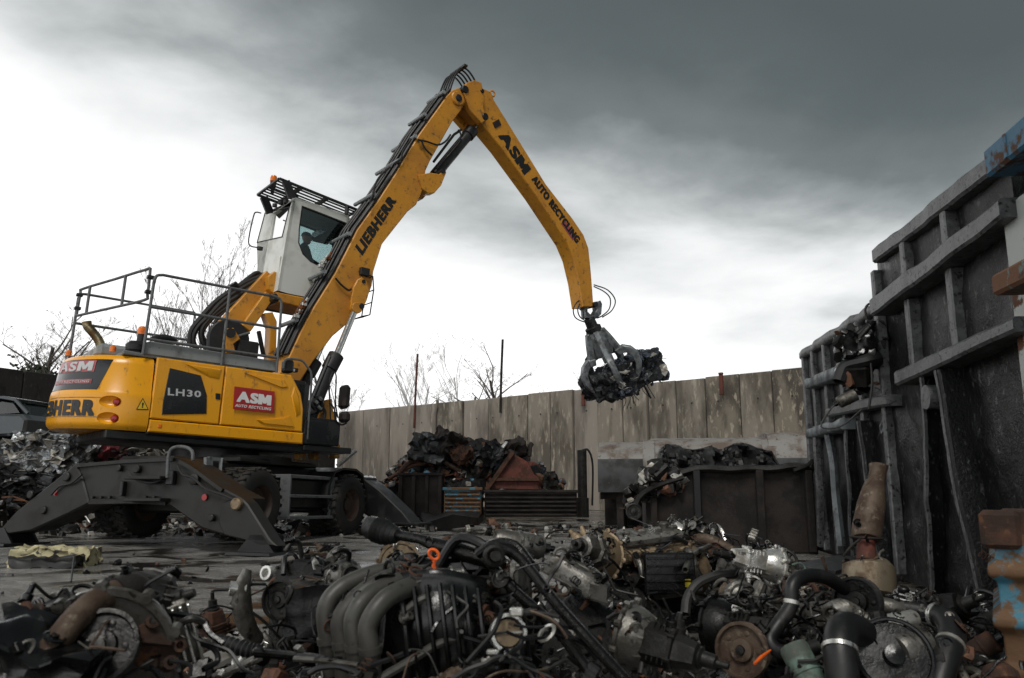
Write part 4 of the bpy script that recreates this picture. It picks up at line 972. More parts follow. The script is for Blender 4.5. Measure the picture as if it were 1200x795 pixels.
# cylinder lug plate on the boom's flank
lug = [U(x, y, VB - .07) for x, y in ((424, 325), (430, 330), (433, 342), (430, 352), (424, 364), (418, 368), (412.5, 364), (411.5, 352), (414, 338), (419, 328))]
for s_ in (-1, 1):
    b = MB(); b.prism([(p.x, p.z) for p in lug], s_ * .30, s_ * .375, 1, .012); lg = part(b, 'cylinder_lug', 'boom_yellow', boom)
    c = U(417, 361.5, VB); b = MB(); b.cyl((c.x, s_ * .30, c.z), (c.x, s_ * .56, c.z), .06, 14, b=.008); b.cyl((U(424, 331, VB).x, s_ * .3, U(424, 331, VB).z), (U(424, 331, VB).x, s_ * .39, U(424, 331, VB).z), .04, 12); part(b, 'pin', 'black_metal', lg)
b = MB()
cg = [U(x, y, -.42) for x, y in ((432.5, 323), (437, 324), (438, 340), (433.5, 369), (424, 371))]
b.tube(cg, .014, 5); b.tube([c_ + Vector((0, .35, 0)) for c_ in cg], .014, 5)
for c_ in cg + [cg[2].lerp(cg[3], .5)]: b.tube([c_, c_ + Vector((0, .35, 0))], .012, 5)
part(b, 'rod_guard', 'black_metal', boom)
b = MB(); p = U(427, 319, -.33); b.box(p, (.20, .10, .16), .01); part(b, 'work_lamp', 'black_metal', boom)
# --- boom cylinders
for s_ in (-1, 1):
    v = s_ * .48
    a, c1, c2, e = U(417, 361.5, -.48), U(394.5, 416, -.48), U(391, 419, -.48), U(362, 492, -.48)
    fix = lambda q: Vector((q.x, v, q.z))
    b = MB(); b.cyl(fix(c2), fix(e), .125, 18, b=.01); b.cyl(fix(c1), fix(c2) * .8 + fix(e) * .2, .150, 18, b=.012); cy = part(b, 'boom_cylinder', 'black_metal')
    b = MB(); b.cyl(fix(a), fix(c1), .062, 14); part(b, 'piston_rod', 'chrome', cy)
    b = MB(); b.cyl(fix(a) - Vector((0, .07, 0)), fix(a) + Vector((0, .07, 0)), .11, 16, b=.01); part(b, 'rod_eye', 'boom_yellow', cy)
    b = MB(); b.tube([fix(c2) + Vector((-.12, -.1, 0)), fix(c2).lerp(fix(e), .5) + Vector((-.13, -.1, 0)), fix(e) + Vector((-.1, -.1, .1))], .02, 6); part(b, 'oil_line', 'rail_grey', cy)
# --- stick
VS = -.21
sp = [(541, 112), (543, 104), (549, 97), (557, 97.5), (566, 103.5), (576, 108), (579, 117), (640, 216), (671, 256), (684, 275), (690, 291), (693, 320), (696, 359.5),
      (683, 359.5), (678.5, 330), (672, 303), (664, 284), (628, 229.5), (587, 173), (564, 145), (556, 136), (547, 126)]
SPX = [U(x, y, VS) for x, y in sp]
b = MB(); b.prism([(p.x, p.z) for p in SPX], VS, -VS, 1, .018); stick = part(b, 'stick', 'boom_yellow', smooth=25)
b = MB(); pl = [U(x, y, VS) for x, y in ((538, 108), (543, 100), (552, 97), (560, 100), (563, 112), (562, 128), (566, 143), (560, 147), (546, 131))]
for s_ in (-1, 1): b.prism([(p.x, p.z) for p in pl], s_ * .20, s_ * .36, 1, .012)
part(b, 'knuckle_plate', 'boom_yellow', stick)
b = MB()
for q, r_ in (((545, 105), .09), ((568.5, 137), .085), ((565, 107), .05)):
    c = U(*q, -.36); b.cyl((c.x, -.39, c.z), (c.x, .39, c.z), r_, 16, b=.01)
part(b, 'pin', 'black_metal', stick)
b = MB(); q = [U(*t_, VS) for t_ in ((577, 144), (584, 140), (587, 147), (580, 151))]; b.prism([(p.x, p.z) for p in q], VS - .003, VS - .02, 1); part(b, 'cover_plate', 'rust_dark', stick)
b = MB(); c = U(577, 110, 0); b.torus((c.x, 0, c.z), .07, .022, (0, 1, 0), 14, 6); part(b, 'lifting_eye', 'boom_yellow', stick)
OF = Vector((0, -.004, 0))
put_text('ASM', quad_fn(*[U(x, y, VS - .006) for x, y in ((583.5, 159.5), (614.5, 205.5), (622.5, 198.5), (592.0, 151.5))]), 'lettering', 'print_black', stick, .07, M=MU)
put_text('AUTO RECYCLING', quad_fn(*[U(x, y, VS - .006) for x, y in ((622.5, 210.5), (675.5, 286), (680.5, 280), (627.5, 204.5))]), 'lettering', 'print_black', stick, .07, M=MU)
b = MB(); q = [U(*t_, VS) for t_ in ((657, 262), (671, 282), (676, 277.5), (662, 259))]; b.add([p + Vector((0, -.0045, 0)) for p in q], [(0, 1, 2, 3)]); part(b, 'sticker', 'sign_red_faded', stick, smooth=0)
# --- stick cylinder with its bracket
b = MB(); pl = [U(x, y, VB) for x, y in ((489, 206), (495, 205), (503, 203), (514, 205), (521, 199), (522, 203), (516, 218), (508, 227), (500, 227), (493, 221))]
for s_ in (-1, 1): b.prism([(p.x, p.z) for p in pl], s_ * .13, s_ * .34, 1, .01)
part(b, 'cylinder_bracket', 'boom_yellow', boom)
a, c1, c2 = U(509, 206, -.05), U(553, 153, -.05), U(568, 137, -.05)
b = MB(); b.cyl(a, c1, .125, 18, b=.01); d_ = (c1 - a).normalized(); b.cyl(c1 - d_ * .22, c1 + d_ * .02, .155, 18, b=.012); cy = part(b, 'stick_cylinder', 'black_metal')
b = MB(); b.cyl(c1, c2, .062, 14); part(b, 'piston_rod', 'chrome', cy)
b = MB(); b.tube(smooth_path([U(512, 198, -.2), U(520, 186, -.2), U(532, 172, -.2), U(540, 160, -.2), U(537, 152, -.2)], 4), .022, 6); b.tube([U(508, 190, -.16), U(532, 158, -.16), U(541, 152, -.16)], .03, 6); part(b, 'oil_line', 'black_rubber', cy)
c = U(509, 206, 0); b = MB(); b.cyl((c.x, -.37, c.z), (c.x, .37, c.z), .055, 14); part(b, 'pin', 'black_metal', boom)
# --- front right: black step box, handrails, mirrors, lamps
b = MB(); b.box((1.40, -.78, .22), (.68, .9, .42), .02); b.box((1.40, -.78, .45), (.60, .8, .05), .01); b.box((1.0, -.9, .55), (.25, .6, 1.0), .03); part(b, 'step_box', 'panel_black')
def thin(name, pts, r=.016, m='rail_grey'):
    b = MB(); b.tube(smooth_path(pts, 3), r, 6); part(b, name, m)
thin('grab_rail', [U(x, y, -1.22) for x, y in ((332, 432), (333, 424), (338, 421), (353, 422.5), (360, 430), (365, 440), (363.5, 470), (361, 500), (360, 515))], .020)
thin('grab_rail', [U(x, y, -1.1) for x, y in ((388, 516), (387, 480), (386, 450), (390, 437), (394, 441), (393, 470), (396, 490))], .014, 'black_metal')
thin('mirror_arm', [U(x, y, -1.25) for x, y in ((386, 472), (392, 480), (393, 492), (400, 498), (406, 496))], .016, 'black_metal')
for ctr_, hw, hh in (((403.5, 465.5), 5.0, 14), ((403.5, 489), 5.2, 6.5)):
    c = U(*ctr_, -1.25); s_ = (U(ctr_[0], ctr_[1] + hh, -1.25) - c).length; h_ = (U(ctr_[0] + hw, ctr_[1], -1.25) - c).length
    b = MB(); b.box(c, (h_ * 1.7, .26, s_ * 2), .05); part(b, 'mirror', 'rust_dark')
b = MB(); c = U(337, 430, -1.1); b.box(c, (.16, .2, .22), .03); b.box(U(344, 434, -1.1), (.14, .1, .07), .01); part(b, 'work_lamp', 'black_metal')
b = MB(); c = U(344, 434, -1.16); b.box(c, (.05, .02, .05), .004); part(b, 'lamp_lens', 'lamp_clear')
for pts, r_ in (([(371, 466), (366, 474), (370, 482), (362, 486)], .03), ([(368, 464), (376, 470), (378, 478), (372, 484)], .03), ([(363, 470), (358, 480), (362, 492)], .025), ([(376, 474), (381, 484), (377, 500)], .03)):
    b = MB(); b.tube(smooth_path([U(x, y, -.6) for x, y in pts], 4), r_, 7); part(b, 'hose', 'black_rubber')
for x, y in ((369, 470), (372, 476), (374, 466)):
    b = MB(); b.cyl(U(x, y, -.66), U(x + 2.5, y + 3, -.66), .04, 8); part(b, 'hose_fitting', 'chrome')
b = MB(); q = [U(x, y, -.2) for x, y in ((377, 470), (385, 468), (388, 492), (386, 520), (374, 520), (372, 500))]; b.prism([(p.x, p.z) for p in q], -.35, .35, 1, .01); part(b, 'boom_mount', 'boom_yellow')
# --- cab on its riser
CY0, CY1 = .36, 1.36
def panel_hole(outer, inner, a0, a1, ax):
    def P(q, a): r_ = list(q); r_.insert(ax, a); return tuple(r_)
    n = len(outer); vs = [P(q, a) for a in (a0, a1) for q in list(outer) + list(inner)]
    fs = []
    for i in range(n):
        j = (i + 1) % n
        fs += [(i, j, n + j, n + i), (2 * n + i, 3 * n + i, 3 * n + j, 2 * n + j), (i, 2 * n + i, 2 * n + j, j), (n + i, n + j, 3 * n + j, 3 * n + i)]
    return vs, fs
win = [(353.6, 241), (372, 248), (390, 255), (407.6, 262), (415, 275), (417, 292), (410, 306), (392, 314), (378, 314.5), (363.4, 307), (354.4, 298), (349.5, 285), (350, 268.7)]
WI = [U(x, y, CY0) for x, y in win]; WI = [(p.x, p.z) for p in WI]
WO = [(1.075, 4.88), (1.5, 4.90), (1.9, 4.88), (2.36, 4.82), (2.50, 4.5), (2.56, 4.1), (2.50, 3.6), (2.30, 3.15), (2.1, 3.0), (1.6, 2.98), (1.15, 2.98), (.955, 3.0), (1.0, 3.9)]
for y0, y1 in ((CY0, CY0 + .06), (CY1 - .06, CY1)):
    b = MB(); b.add(*panel_hole(WO, WI, y0, y1, 1)); cs = part(b, 'cab_side', 'cab_white')
    b = MB(); b.prism(WI, y0 + .02, y0 + .03, 1); part(b, 'window', 'glass', cs)
    mid = [((p[0] * .955 + .045 * 1.8), (p[1] * .96 + .04 * 4.1)) for p in WI]
    b = MB(); b.add(*panel_hole(WI, mid, y0 - .004, y0 + .05, 1)); part(b, 'window_seal', 'seal_dark', cs)
# rear wall: plane from (0.955, 3.0) to (1.075, 4.88)
def rw_(y, z): f = (z - 3.0) / 1.88; return Vector((.955 + .12 * f, y, z))
rwin = []
for x, y in ((308.6, 249), (339, 241.7), (332.4, 278.5), (301.3, 285)):
    q = U(x, y, 1.04, 0); rwin.append((q.y, q.z))
RO = [(CY1 - .0, 4.86), (CY0 + .0, 4.88), (CY0 + .0, 3.0), (CY1 - .0, 3.0)]
vs, fs = panel_hole([(a_, c_) for a_, c_ in RO], rwin, 0, .06, 0)
vs = [tuple(rw_(v[1], v[2]) + Vector((v[0] - .01, 0, 0))) for v in vs]
b = MB(); b.add(vs, fs)
b.box((.97, .62, 3.45), (.02, .35, .55), .008); rwp = part(b, 'cab_rear', 'cab_white')
b = MB(); b.add([tuple(rw_(*q) + Vector((.02, 0, 0))) for q in rwin], [(0, 1, 2, 3)]); part(b, 'window', 'glass', rwp, smooth=0)
cy_, cz_ = sum(q[0] for q in rwin) / 4, sum(q[1] for q in rwin) / 4
vs, fs = panel_hole(rwin, [(q[0] * .94 + cy_ * .06, q[1] * .94 + cz_ * .06) for q in rwin], 0, .03, 0)
b = MB(); b.add([tuple(rw_(v[1], v[2]) + Vector((v[0] - .018, 0, 0))) for v in vs], fs); part(b, 'window_seal', 'seal_dark', rwp)
b = MB(); b.prism([(1.05, 4.86), (2.37, 4.80), (2.30, 4.90), (1.12, 4.97)], CY0 + .02, CY1 - .02, 1, .02); part(b, 'cab_roof', 'cab_white')
b = MB(); b.box((1.62, .86, 2.955), (1.34, 1.0, .06), .02); b.box((1.5, .86, 2.86), (1.25, 1.02, .14), .02); part(b, 'cab_floor', 'black_metal')
b = MB(); b.prism([(.92, 2.96), (1.9, 2.96), (1.8, 2.72), (1.0, 2.78)], CY0 - .02, CY1 - .3, 1, .02); part(b, 'cab_carrier', 'boom_yellow')
b = MB(); b.add([(2.36, CY0, 4.82), (2.56, CY0, 4.1), (2.30, CY0, 3.15), (2.36, CY1, 4.82), (2.56, CY1, 4.1), (2.30, CY1, 3.15)], [(0, 1, 4, 3), (1, 2, 5, 4)]); part(b, 'windscreen', 'glass', smooth=0)
b = MB(); b.box((1.38, .86, 3.32), (.5, .5, .12), .04); b.box((1.20, .86, 3.62), (.13, .48, .6), .05, TR((0, 0, 0))); b.box((1.17, .86, 4.0), (.1, .28, .2), .04); part(b, 'seat', 'seat_teal')
b = MB(); b.box((2.22, .55, 3.6), (.12, .12, 1.0), .02, TR((0, 0, 0))); b.box((2.1, .86, 4.55), (.4, .85, .22), .04); b.box((1.9, .50, 3.55), (.3, .14, .3), .04); b.box((2.28, .75, 4.15), (.08, .3, .22), .02); part(b, 'control_console', 'panel_black')
b = MB(); pts = [U(x, y, CY1 + .12, 1) for x, y in ((306, 250), (300, 249), (297, 254), (291.5, 280), (293, 288), (300, 290), (305, 291))]; b.tube(smooth_path(pts, 3), .014, 6); part(b, 'mirror_bracket', 'black_metal')
b = MB(); b.lathe([(.0, -.04), (.06, -.03), (.065, .03), (0, .05)], 12, Matrix.Translation(U(304.5, 291.5, CY1 + .05))); part(b, 'mirror', 'black_metal')
# roof guard: frame and slats
gx0, gx1, gy0, gy1 = .72, 2.45, .27, 1.42
def gz(x): return 5.185 - .115 * (x - .9)
b = MB()
for y in (gy0, (gy0 + gy1) / 2, gy1): b.beam((gx0, y, gz(gx0)), (gx1, y, gz(gx1)), .05, .05, b=.006)
for x in (gx0, 1.18, 1.75, gx1): b.beam((x, gy0, gz(x) - .001), (x, gy1, gz(x) - .001), .10 if x in (1.18, 1.75) else .05, .046, b=.006)
for y in (gy0, gy1): b.beam((.85, y, gz(.85)), (1.02, y, 4.88), .06, .16); b.beam((2.2, y, gz(2.2)), (2.2, y, 4.85), .06, .10)
rg = part(b, 'roof_guard', 'black_metal')
for k in range(1, 8):
    if k == 4: continue
    y = gy0 + (gy1 - gy0) * k / 8
    b = MB(); b.beam((gx0, y, gz(gx0) + .004), (gx1, y, gz(gx1) + .004), .06, .014); part(b, 'slat', 'black_metal', rg)
beacon(U(320.5, 212, 1.0) , r=.07)
for x_, y_ in ((322, 241), (329, 238), (335, 236.5), (347, 230)):
    b = MB(); b.lathe([(0, -.04), (.05, -.03), (.05, .03), (0, .05)], 10, Matrix.Translation(U(x_, y_, .7))); part(b, 'work_lamp', 'black_metal')
# riser arms
def link(name, a, c, w_, h, v, m='boom_yellow'):
    b = MB(); b.beam(U(*a, v), U(*c, v), w_, h, up=(-.6, 0, .8), b=.015); return part(b, name, m)
link('riser_arm', (258, 392), (318, 326), .24, .36, .85)
link('riser_arm', (287, 386), (315, 346), .14, .20, .62)
link('riser_strut', (292, 374), (298, 364), .10, .13, .70, 'chrome')
link('riser_strut', (270, 397), (293, 390), .05, .05, .45, 'rail_grey')
b = MB(); q = [U(x, y, .7) for x, y in ((311, 326), (318, 320), (324, 322), (326, 342), (318, 347), (312, 340))]; b.prism([(p.x, p.z) for p in q], .55, 1.0, 1, .015); part(b, 'riser_head', 'boom_yellow')
b = MB(); q = [U(x, y, .62) for x, y in ((308, 368), (317, 367), (322, 378), (321, 424), (312, 424), (314, 385))]; b.prism([(p.x, p.z) for p in q], .50, .78, 1, .015); part(b, 'riser_mast', 'boom_yellow')
c = U(268, 400, .5); dsc = []
b = MB(); b.prism([(c.x + .38 * math.cos(R(a)), c.z + .05 + .36 * math.sin(R(a))) for a in range(-20, 200, 15)] + [(c.x - .36, c.z - .3), (c.x + .42, c.z - .3)], .47, .62, 1, .02); b.box((c.x + .35, .55, c.z - .15), (.4, .3, .4), .03); part(b, 'hose_shield', 'black_rubber')
b = MB(); q = [U(x, y, .44) for x, y in ((263, 386), (272, 385), (277, 393), (280, 398), (272, 404), (275, 415), (264, 414), (262, 400))]; b.prism([(p.x, p.z) for p in q], .36, .46, 1, .012); part(b, 'riser_base', 'boom_yellow')
b = MB(); b.cyl((c.x - .03, .33, c.z + .13), (c.x - .03, .37, c.z + .13), .09, 14); part(b, 'pin', 'black_metal')
for pts, r_ in (([(313, 322), (290, 334), (262, 352), (245, 370), (231, 384), (226, 398), (230, 410)], .055), ([(313, 324), (292, 338), (262, 358), (244, 375), (236, 388), (238, 402), (244, 410)], .05), ([(310, 322), (286, 332), (255, 352), (236, 372), (224, 388), (222, 404)], .05), ([(314, 326), (290, 345), (255, 368), (240, 384), (238, 396), (248, 408)], .04), ([(306, 322), (300, 320), (286, 330), (262, 350)], .04), ([(299, 336), (288, 346), (262, 366), (250, 380)], .03)):
    b = MB(); b.tube(smooth_path([U(x, y, .95) for x, y in pts], 4), r_, 8); part(b, 'hose', 'black_rubber')
link('hose_clamp', (272, 332), (277, 337), .3, .06, .95, 'black_metal')
link('riser_strut', (303, 388), (309, 418), .06, .08, .6, 'black_metal')
# --- undercarriage
def kp(mb, name, m, parent=EX, **k): return mb.build(name, m, parent, MK, **k)
b = MB(); b.box((0, 0, .92), (4.6, 1.05, .62), .05); b.box((-1.33, 0, .56), (.4, 2.0, .34), .04); b.box((1.33, 0, .56), (.4, 2.0, .34), .04); b.lathe([(.8, 1.2), (.8, 1.34)], 28)
b.box((0, 0, 1.24), (2.2, 1.5, .08), .02); kp(b, 'chassis', 'under_grey')
WP = [(.29, -.14), (.33, -.145), (.40, -.15), (.47, -.145), (.515, -.12), (.535, -.09), (.54, 0), (.535, .09), (.515, .12), (.47, .145), (.40, .15), (.33, .145), (.29, .14)]
tyre_b = MB(); tyre_b.lathe(WP + [WP[0]], 40, cap=False)
for k in range(26):
    a = 2 * math.pi * k / 26
    for sy, ph in ((1, 0), (-1, .5)):
        aa = a + ph * 2 * math.pi / 26
        m = Matrix.Rotation(aa, 4, 'Z') @ TR((.542, 0, sy * .07), 0, 0, 0) @ Euler((sy * .35, 0, 0)).to_matrix().to_4x4()
        tyre_b.box((0, 0, 0), (.035, .055, .13), .008, m)
rim_b = MB(); rim_b.lathe([(.30, -.13), (.305, .12), (.29, .13), (.27, .10), (.25, .02), (.19, -.02), (.12, .0), (.11, .06), (0, .07)], 28)
for k in range(10): rim_b.lathe([(.014, -.02), (.014, .02)], 6, Matrix.Translation((.165 * math.cos(k * .628), .165 * math.sin(k * .628), 0)))
for sx in (-1.33, 1.33):
    for sy in (-1, 1):
        wh = bpy.data.objects.new('wheel', None); COL.objects.link(wh); wh.parent = EX; WORLD[wh.name] = WORLD[EX.name].copy()
        for yy in (1.25, .92):
            m = MK @ TR((sx, sy * yy, .545), 90 if sy < 0 else -90, 0, 0) @ Matrix.Rotation(R(17 * sx + yy * 40), 4, 'Z')
            tyre_b.build('tyre', 'tyre', wh, m); rim_b.build('rim', 'wheel_rim', wh, m)
        q = MB(); q.prism([(sx - .66, .55), (sx - .63, .85), (sx - .45, 1.1), (sx - .2, 1.17), (sx + .25, 1.17), (sx + .5, 1.08), (sx + .66, .8), (sx + .69, .8), (sx + .53, 1.12), (sx + .27, 1.21), (sx - .22, 1.21), (sx - .48, 1.13), (sx - .67, .87), (sx - .69, .55)], sy * .75, sy * 1.30, 1)
        if sx > 0 or sy > 0: kp(q, 'mudguard', 'black_metal')
# rear outrigger set
UO = -2.45
def kpoly(pts): return [(K(x, y, UO).y, K(x, y, UO).z) for x, y in pts]
b = MB(); b.prism(kpoly([(90, 544), (150, 539), (206, 536), (226, 547), (262, 573), (283, 584), (279, 606), (262, 627), (236, 619), (215, 604), (198, 592), (150, 590), (104, 592), (90, 598)]), UO, UO + .55, 0, .02)
ob = kp(b, 'outrigger_beam', 'under_grey')
b = MB(); b.prism(kpoly([(90, 544), (98, 560), (106, 590), (80, 603), (38, 622), (12, 626), (2, 620), (20, 600), (60, 568)]), UO - .03, UO + .40, 0, .02); ol = kp(b, 'outrigger_leg', 'under_grey')
b = MB(); b.prism(kpoly([(276, 583), (285, 584), (292, 591), (318, 632), (326, 640), (306, 640), (290, 634), (264, 627), (258, 612), (262, 590)]), UO - .04, UO + .22, 0, .02); orr = kp(b, 'outrigger_leg', 'under_grey')
for q, par in (((14, 632), ol), ((312, 646), orr)):
    c = K(*q, UO + .2); b = MB(); m = Matrix.Translation((c.x, c.y, .0))
    zg = -.118
    b.loft([[(x * .42, y * .36, zg) for x, y in ((-1, -1), (1, -1), (1, 1), (-1, 1))], [(x * .40, y * .34, zg + .035) for x, y in ((-1, -1), (1, -1), (1, 1), (-1, 1))]], M=m)
    for k in (-.22, .22): b.prism([(-.30, zg + .03), (.30, zg + .03), (.10, zg + .26), (-.10, zg + .26)], k - .02, k + .02, 0, M=m)
    b.prism([(-.12, zg + .03), (.12, zg + .03), (.12, zg + .24), (-.12, zg + .24)], -.2, .2, 0, M=m)
    kp(b, 'outrigger_foot', 'black_metal', par)
def boss(q, r_, m='under_grey', d=.05, par=ob):
    c = K(*q, UO); b = MB(); b.lathe([(r_, 0), (r_, d * .8), (r_ * .8, d)], 16, TR((UO - .02, c.y, c.z), 0, -90, 0)); kp(b, 'pin_boss', m, par)
for q, r_ in (((81, 559), .07), ((142, 549), .05), ((163, 550), .06), ((230, 562), .08), ((54, 598), .06), ((39, 580), .06), ((250, 607), .05)): boss(q, r_)
# stiffeners, bolt rows and hoses on the rear set
for pts in ([(92, 546), (150, 541), (205, 538.5)], [(212, 541), (228, 550), (262, 575)], [(106, 589), (150, 588), (196, 590)]):
    b = MB(); P_ = [K(x, y, UO) + Vector((-.02, 0, 0)) for x, y in pts]
    for a_, c_ in zip(P_, P_[1:]): b.beam(a_, c_, .05, .045, up=(1, 0, 0))
    kp(b, 'edge_flange', 'under_grey', ob)
for u in (112, 122, 132, 174, 184): boss((u, 583), .022)
for pts in ([(208, 545), (214, 556), (226, 560), (240, 572), (262, 580), (276, 586)], [(150, 552), (160, 562), (178, 566), (190, 562)], [(96, 556), (84, 566), (70, 570), (60, 580)]):
    b = MB(); b.tube(smooth_path([K(x, y, UO - .07) for x, y in pts], 4), .018, 6); kp(b, 'hose', 'black_rubber', ob)
boss((281, 591), .085, 'alu_tan', .09, orr)
for q in ((67, 578), (241, 583)): 
    c = K(*q, UO); b = MB(); b.lathe([(.045, 0), (.045, .012)], 14, TR((UO - .02, c.y, c.z), 0, -90, 0)); kp(b, 'reflector', 'lamp_red', ob)
b = MB()
p1, p2, p3 = K(196, 560, UO - .1), K(199, 528, UO - .1), K(226, 526, UO - .1)
b.tube(smooth_path([p1, K(197.5, 535, UO - .1), K(203, 525, UO - .1), K(216, 524, UO - .1), K(225, 529, UO - .1), K(226, 540, UO - .1)], 3), .025, 8); kp(b, 'grab_handle', 'rail_grey', ob)
for y in (560.5, 586):
    a, c = K(158, y, UO), K(200, y, UO); b = MB(); b.beam(a + Vector((-.10, 0, 0)), c + Vector((-.10, 0, 0)), .22, .05, b=.01); kp(b, 'step', 'under_grey', ob)
b = MB(); a = K(147, 573, UO); b.box(a + Vector((-.05, 0, 0)), (.08, .06, .22), .01); kp(b, 'bracket', 'black_metal', ob); b = MB(); a = K(204, 560, UO); b.box(a + Vector((-.06, 0, 0)), (.08, .12, .2), .01); kp(b, 'bracket', 'black_metal', ob)
b = MB(); a, c = K(226, 545, UO + .3), K(268, 574, UO + .3); b.beam(a, c, .14, .10, b=.02); kp(b, 'outrigger_cylinder', 'rust_dark', ob)
# front outrigger set
UF = 2.35
fp = lambda pts: [(K(x, y, UF).y, K(x, y, UF).z) for x, y in pts]
b = MB(); b.box((2.35, 0, .8), (.5, 2.4, .55), .03); fb = kp(b, 'outrigger_beam', 'under_grey')
b = MB(); b.prism(fp([(418, 560), (432, 560), (452, 575), (478, 600), (490, 615), (470, 617), (440, 606), (418, 592)]), UF - .25, UF + .25, 0, .02); fl = kp(b, 'outrigger_leg', 'black_metal', fb)
c = K(484, 615, UF); b = MB(); b.box((UF, c.y, c.z + .02), (.6, .55, .04), .01); kp(b, 'outrigger_foot', 'black_metal', fl)
b = MB(); b.prism([(1.2, .75), (2.2, .03), (2.4, .03), (2.3, .2), (1.4, 1.0)], UF - .2, UF + .2, 0, .02); kp(b, 'outrigger_leg', 'black_metal', fb)
# steps and tool box between the wheels, ladder by the rear wheel
def KS(u, v): return K(u, v, -1.32, 1)
b = MB()
a, c = KS(347, 541), KS(424, 541)
x0, x1 = -.48, 1.0
b.box(((x0 + x1) / 2, -.9, 1.0), (x1 - x0, .75, .06), .01); st_ = kp(b, 'step_frame', 'rail_grey')
b = MB(); b.box(((x0 + x1) / 2, -.85, .72), (x1 - x0 - .1, .6, .5), .03); kp(b, 'tool_box', 'black_metal', st_)
for z in (.68, .33): b = MB(); b.box(((x0 + x1) / 2, -1.2, z), (x1 - x0, .25, .05), .008); kp(b, 'step', 'rail_grey', st_)
b = MB(); b.box((x1 - .15, -1.25, .68), (.12, .06, .7), .01); kp(b, 'step_side', 'rail_grey', st_); b = MB(); b.box((x0 + .02, -1.2, .68), (.05, .2, .7), .01); kp(b, 'step_side', 'rail_grey', st_)
b = MB()
for x, y, dx, dy in ((281, 543, 5.0, 16),): pass
l0 = K(278, 529, -.78, 1); 
b.beam((-2.0, -.9, 1.22), (-1.95, -.9, .78), .05, .14); b.beam((-1.72, -.9, 1.22), (-1.72, -.9, .95), .04, .08)
for z in (1.2, 1.0): b.beam((-2.0, -.9, z), (-1.7, -.9, z), .05, .05)
kp(b, 'ladder', 'deck_grey')
for x, y in ((392, 529), (368, 530), (352, 531)):
    p = K(x, y, -.8, 1); b = MB(); b.box(p, (.16, .16, .28), .02); kp(b, 'valve_block', 'worn_yellow')
# --- grapple
g0 = U(695, 385, 0); g1 = U(719, 441, 0)
za = (g1 - g0).normalized(); ya = Vector((0, 1, 0)); xa = ya.cross(za).normalized()
MG = Matrix((xa, ya, za)).transposed().to_4x4(); MG.translation = g0; MG = MU @ MG @ Matrix.Diagonal((.86, .86, 1, 1))
GR = bpy.data.objects.new('grapple', None); COL.objects.link(GR); GR.parent = EX; WORLD[GR.name] = WORLD[EX.name].copy()
tipc = U(689.5, 359, 0)
b = MB()
for s_ in (-1, 1):
    q0 = U(689.5, 356, 0) ; 
    b.prism([(p.x, p.z) for p in [U(x, y, 0) for x, y in ((680, 357), (686, 359), (686, 366), (689, 369), (694, 369), (697, 364), (696, 356), (701, 353), (703, 357), (702, 369), (697, 374), (690, 374), (684, 373), (683, 362))]], -.09 if s_ < 0 else .02, -.02 if s_ < 0 else .09, 1, .008)
part(b, 'hanger', 'grapple_grey', GR)
b = MB(); b.cyl((tipc.x, -.28, tipc.z), (tipc.x, .28, tipc.z), .07, 12); part(b, 'pin', 'black_metal', GR)
b = MB(); b.lathe([(.10, -.30), (.16, -.26), (.17, -.06), (.24, -.03), (.24, .08), (.20, .10)], 18); part(b, 'rotator', 'black_metal', GR, MG)
for pts in ([(690, 352), (678, 353), (672, 362), (674, 372), (683, 377), (692, 378)], [(692, 350), (682, 354), (677, 362), (680, 372), (690, 378)], [(696, 336), (708, 342), (715, 350), (714, 362), (706, 370), (700, 373)], [(696, 334), (712, 340), (721, 352), (717, 364), (706, 372)]):
    b = MB(); b.tube(smooth_path([U(x, y, -.12) for x, y in pts], 4), .017, 6); part(b, 'hose', 'black_rubber', GR)
b = MB(); b.lathe([(.18, .06), (.24, .12), (.26, .30), (.30, .62), (.28, .74), (.15, .78)], 10); part(b, 'grapple_body', 'grapple_grey', GR, MG)
for k in range(5):
    a = R(72 * k + 20)
    m = MG @ Matrix.Rotation(a, 4, 'Z')
    b = MB(); b.prism([(.16, .06), (.30, .08), (.40, .30), (.56, .74), (.50, .80), (.36, .72), (.24, .40)], -.085, .085, 1, .02)
    for z in (.24, .38, .52): b.cyl((.24 + z * .36, -.095, z), (.24 + z * .36, .095, z), .028, 8)
    part(b, 'cylinder_guard', 'grapple_grey', GR, m)
    pr = [(.42, .66), (.62, .66), (.82, .76), (.95, .95), (.96, 1.20), (.84, 1.45), (.62, 1.66), (.36, 1.78), (.52, 1.58), (.70, 1.38), (.78, 1.18), (.76, 1.0), (.66, .88), (.50, .82)]
    b = MB(); b.prism(pr, -.085, .085, 1, .02); b.prism([(.36, .70), (.6, .66), (.6, .84), (.42, .86)], -.15, .15, 1, .02); part(b, 'tine', 'grapple_grey', GR, m)
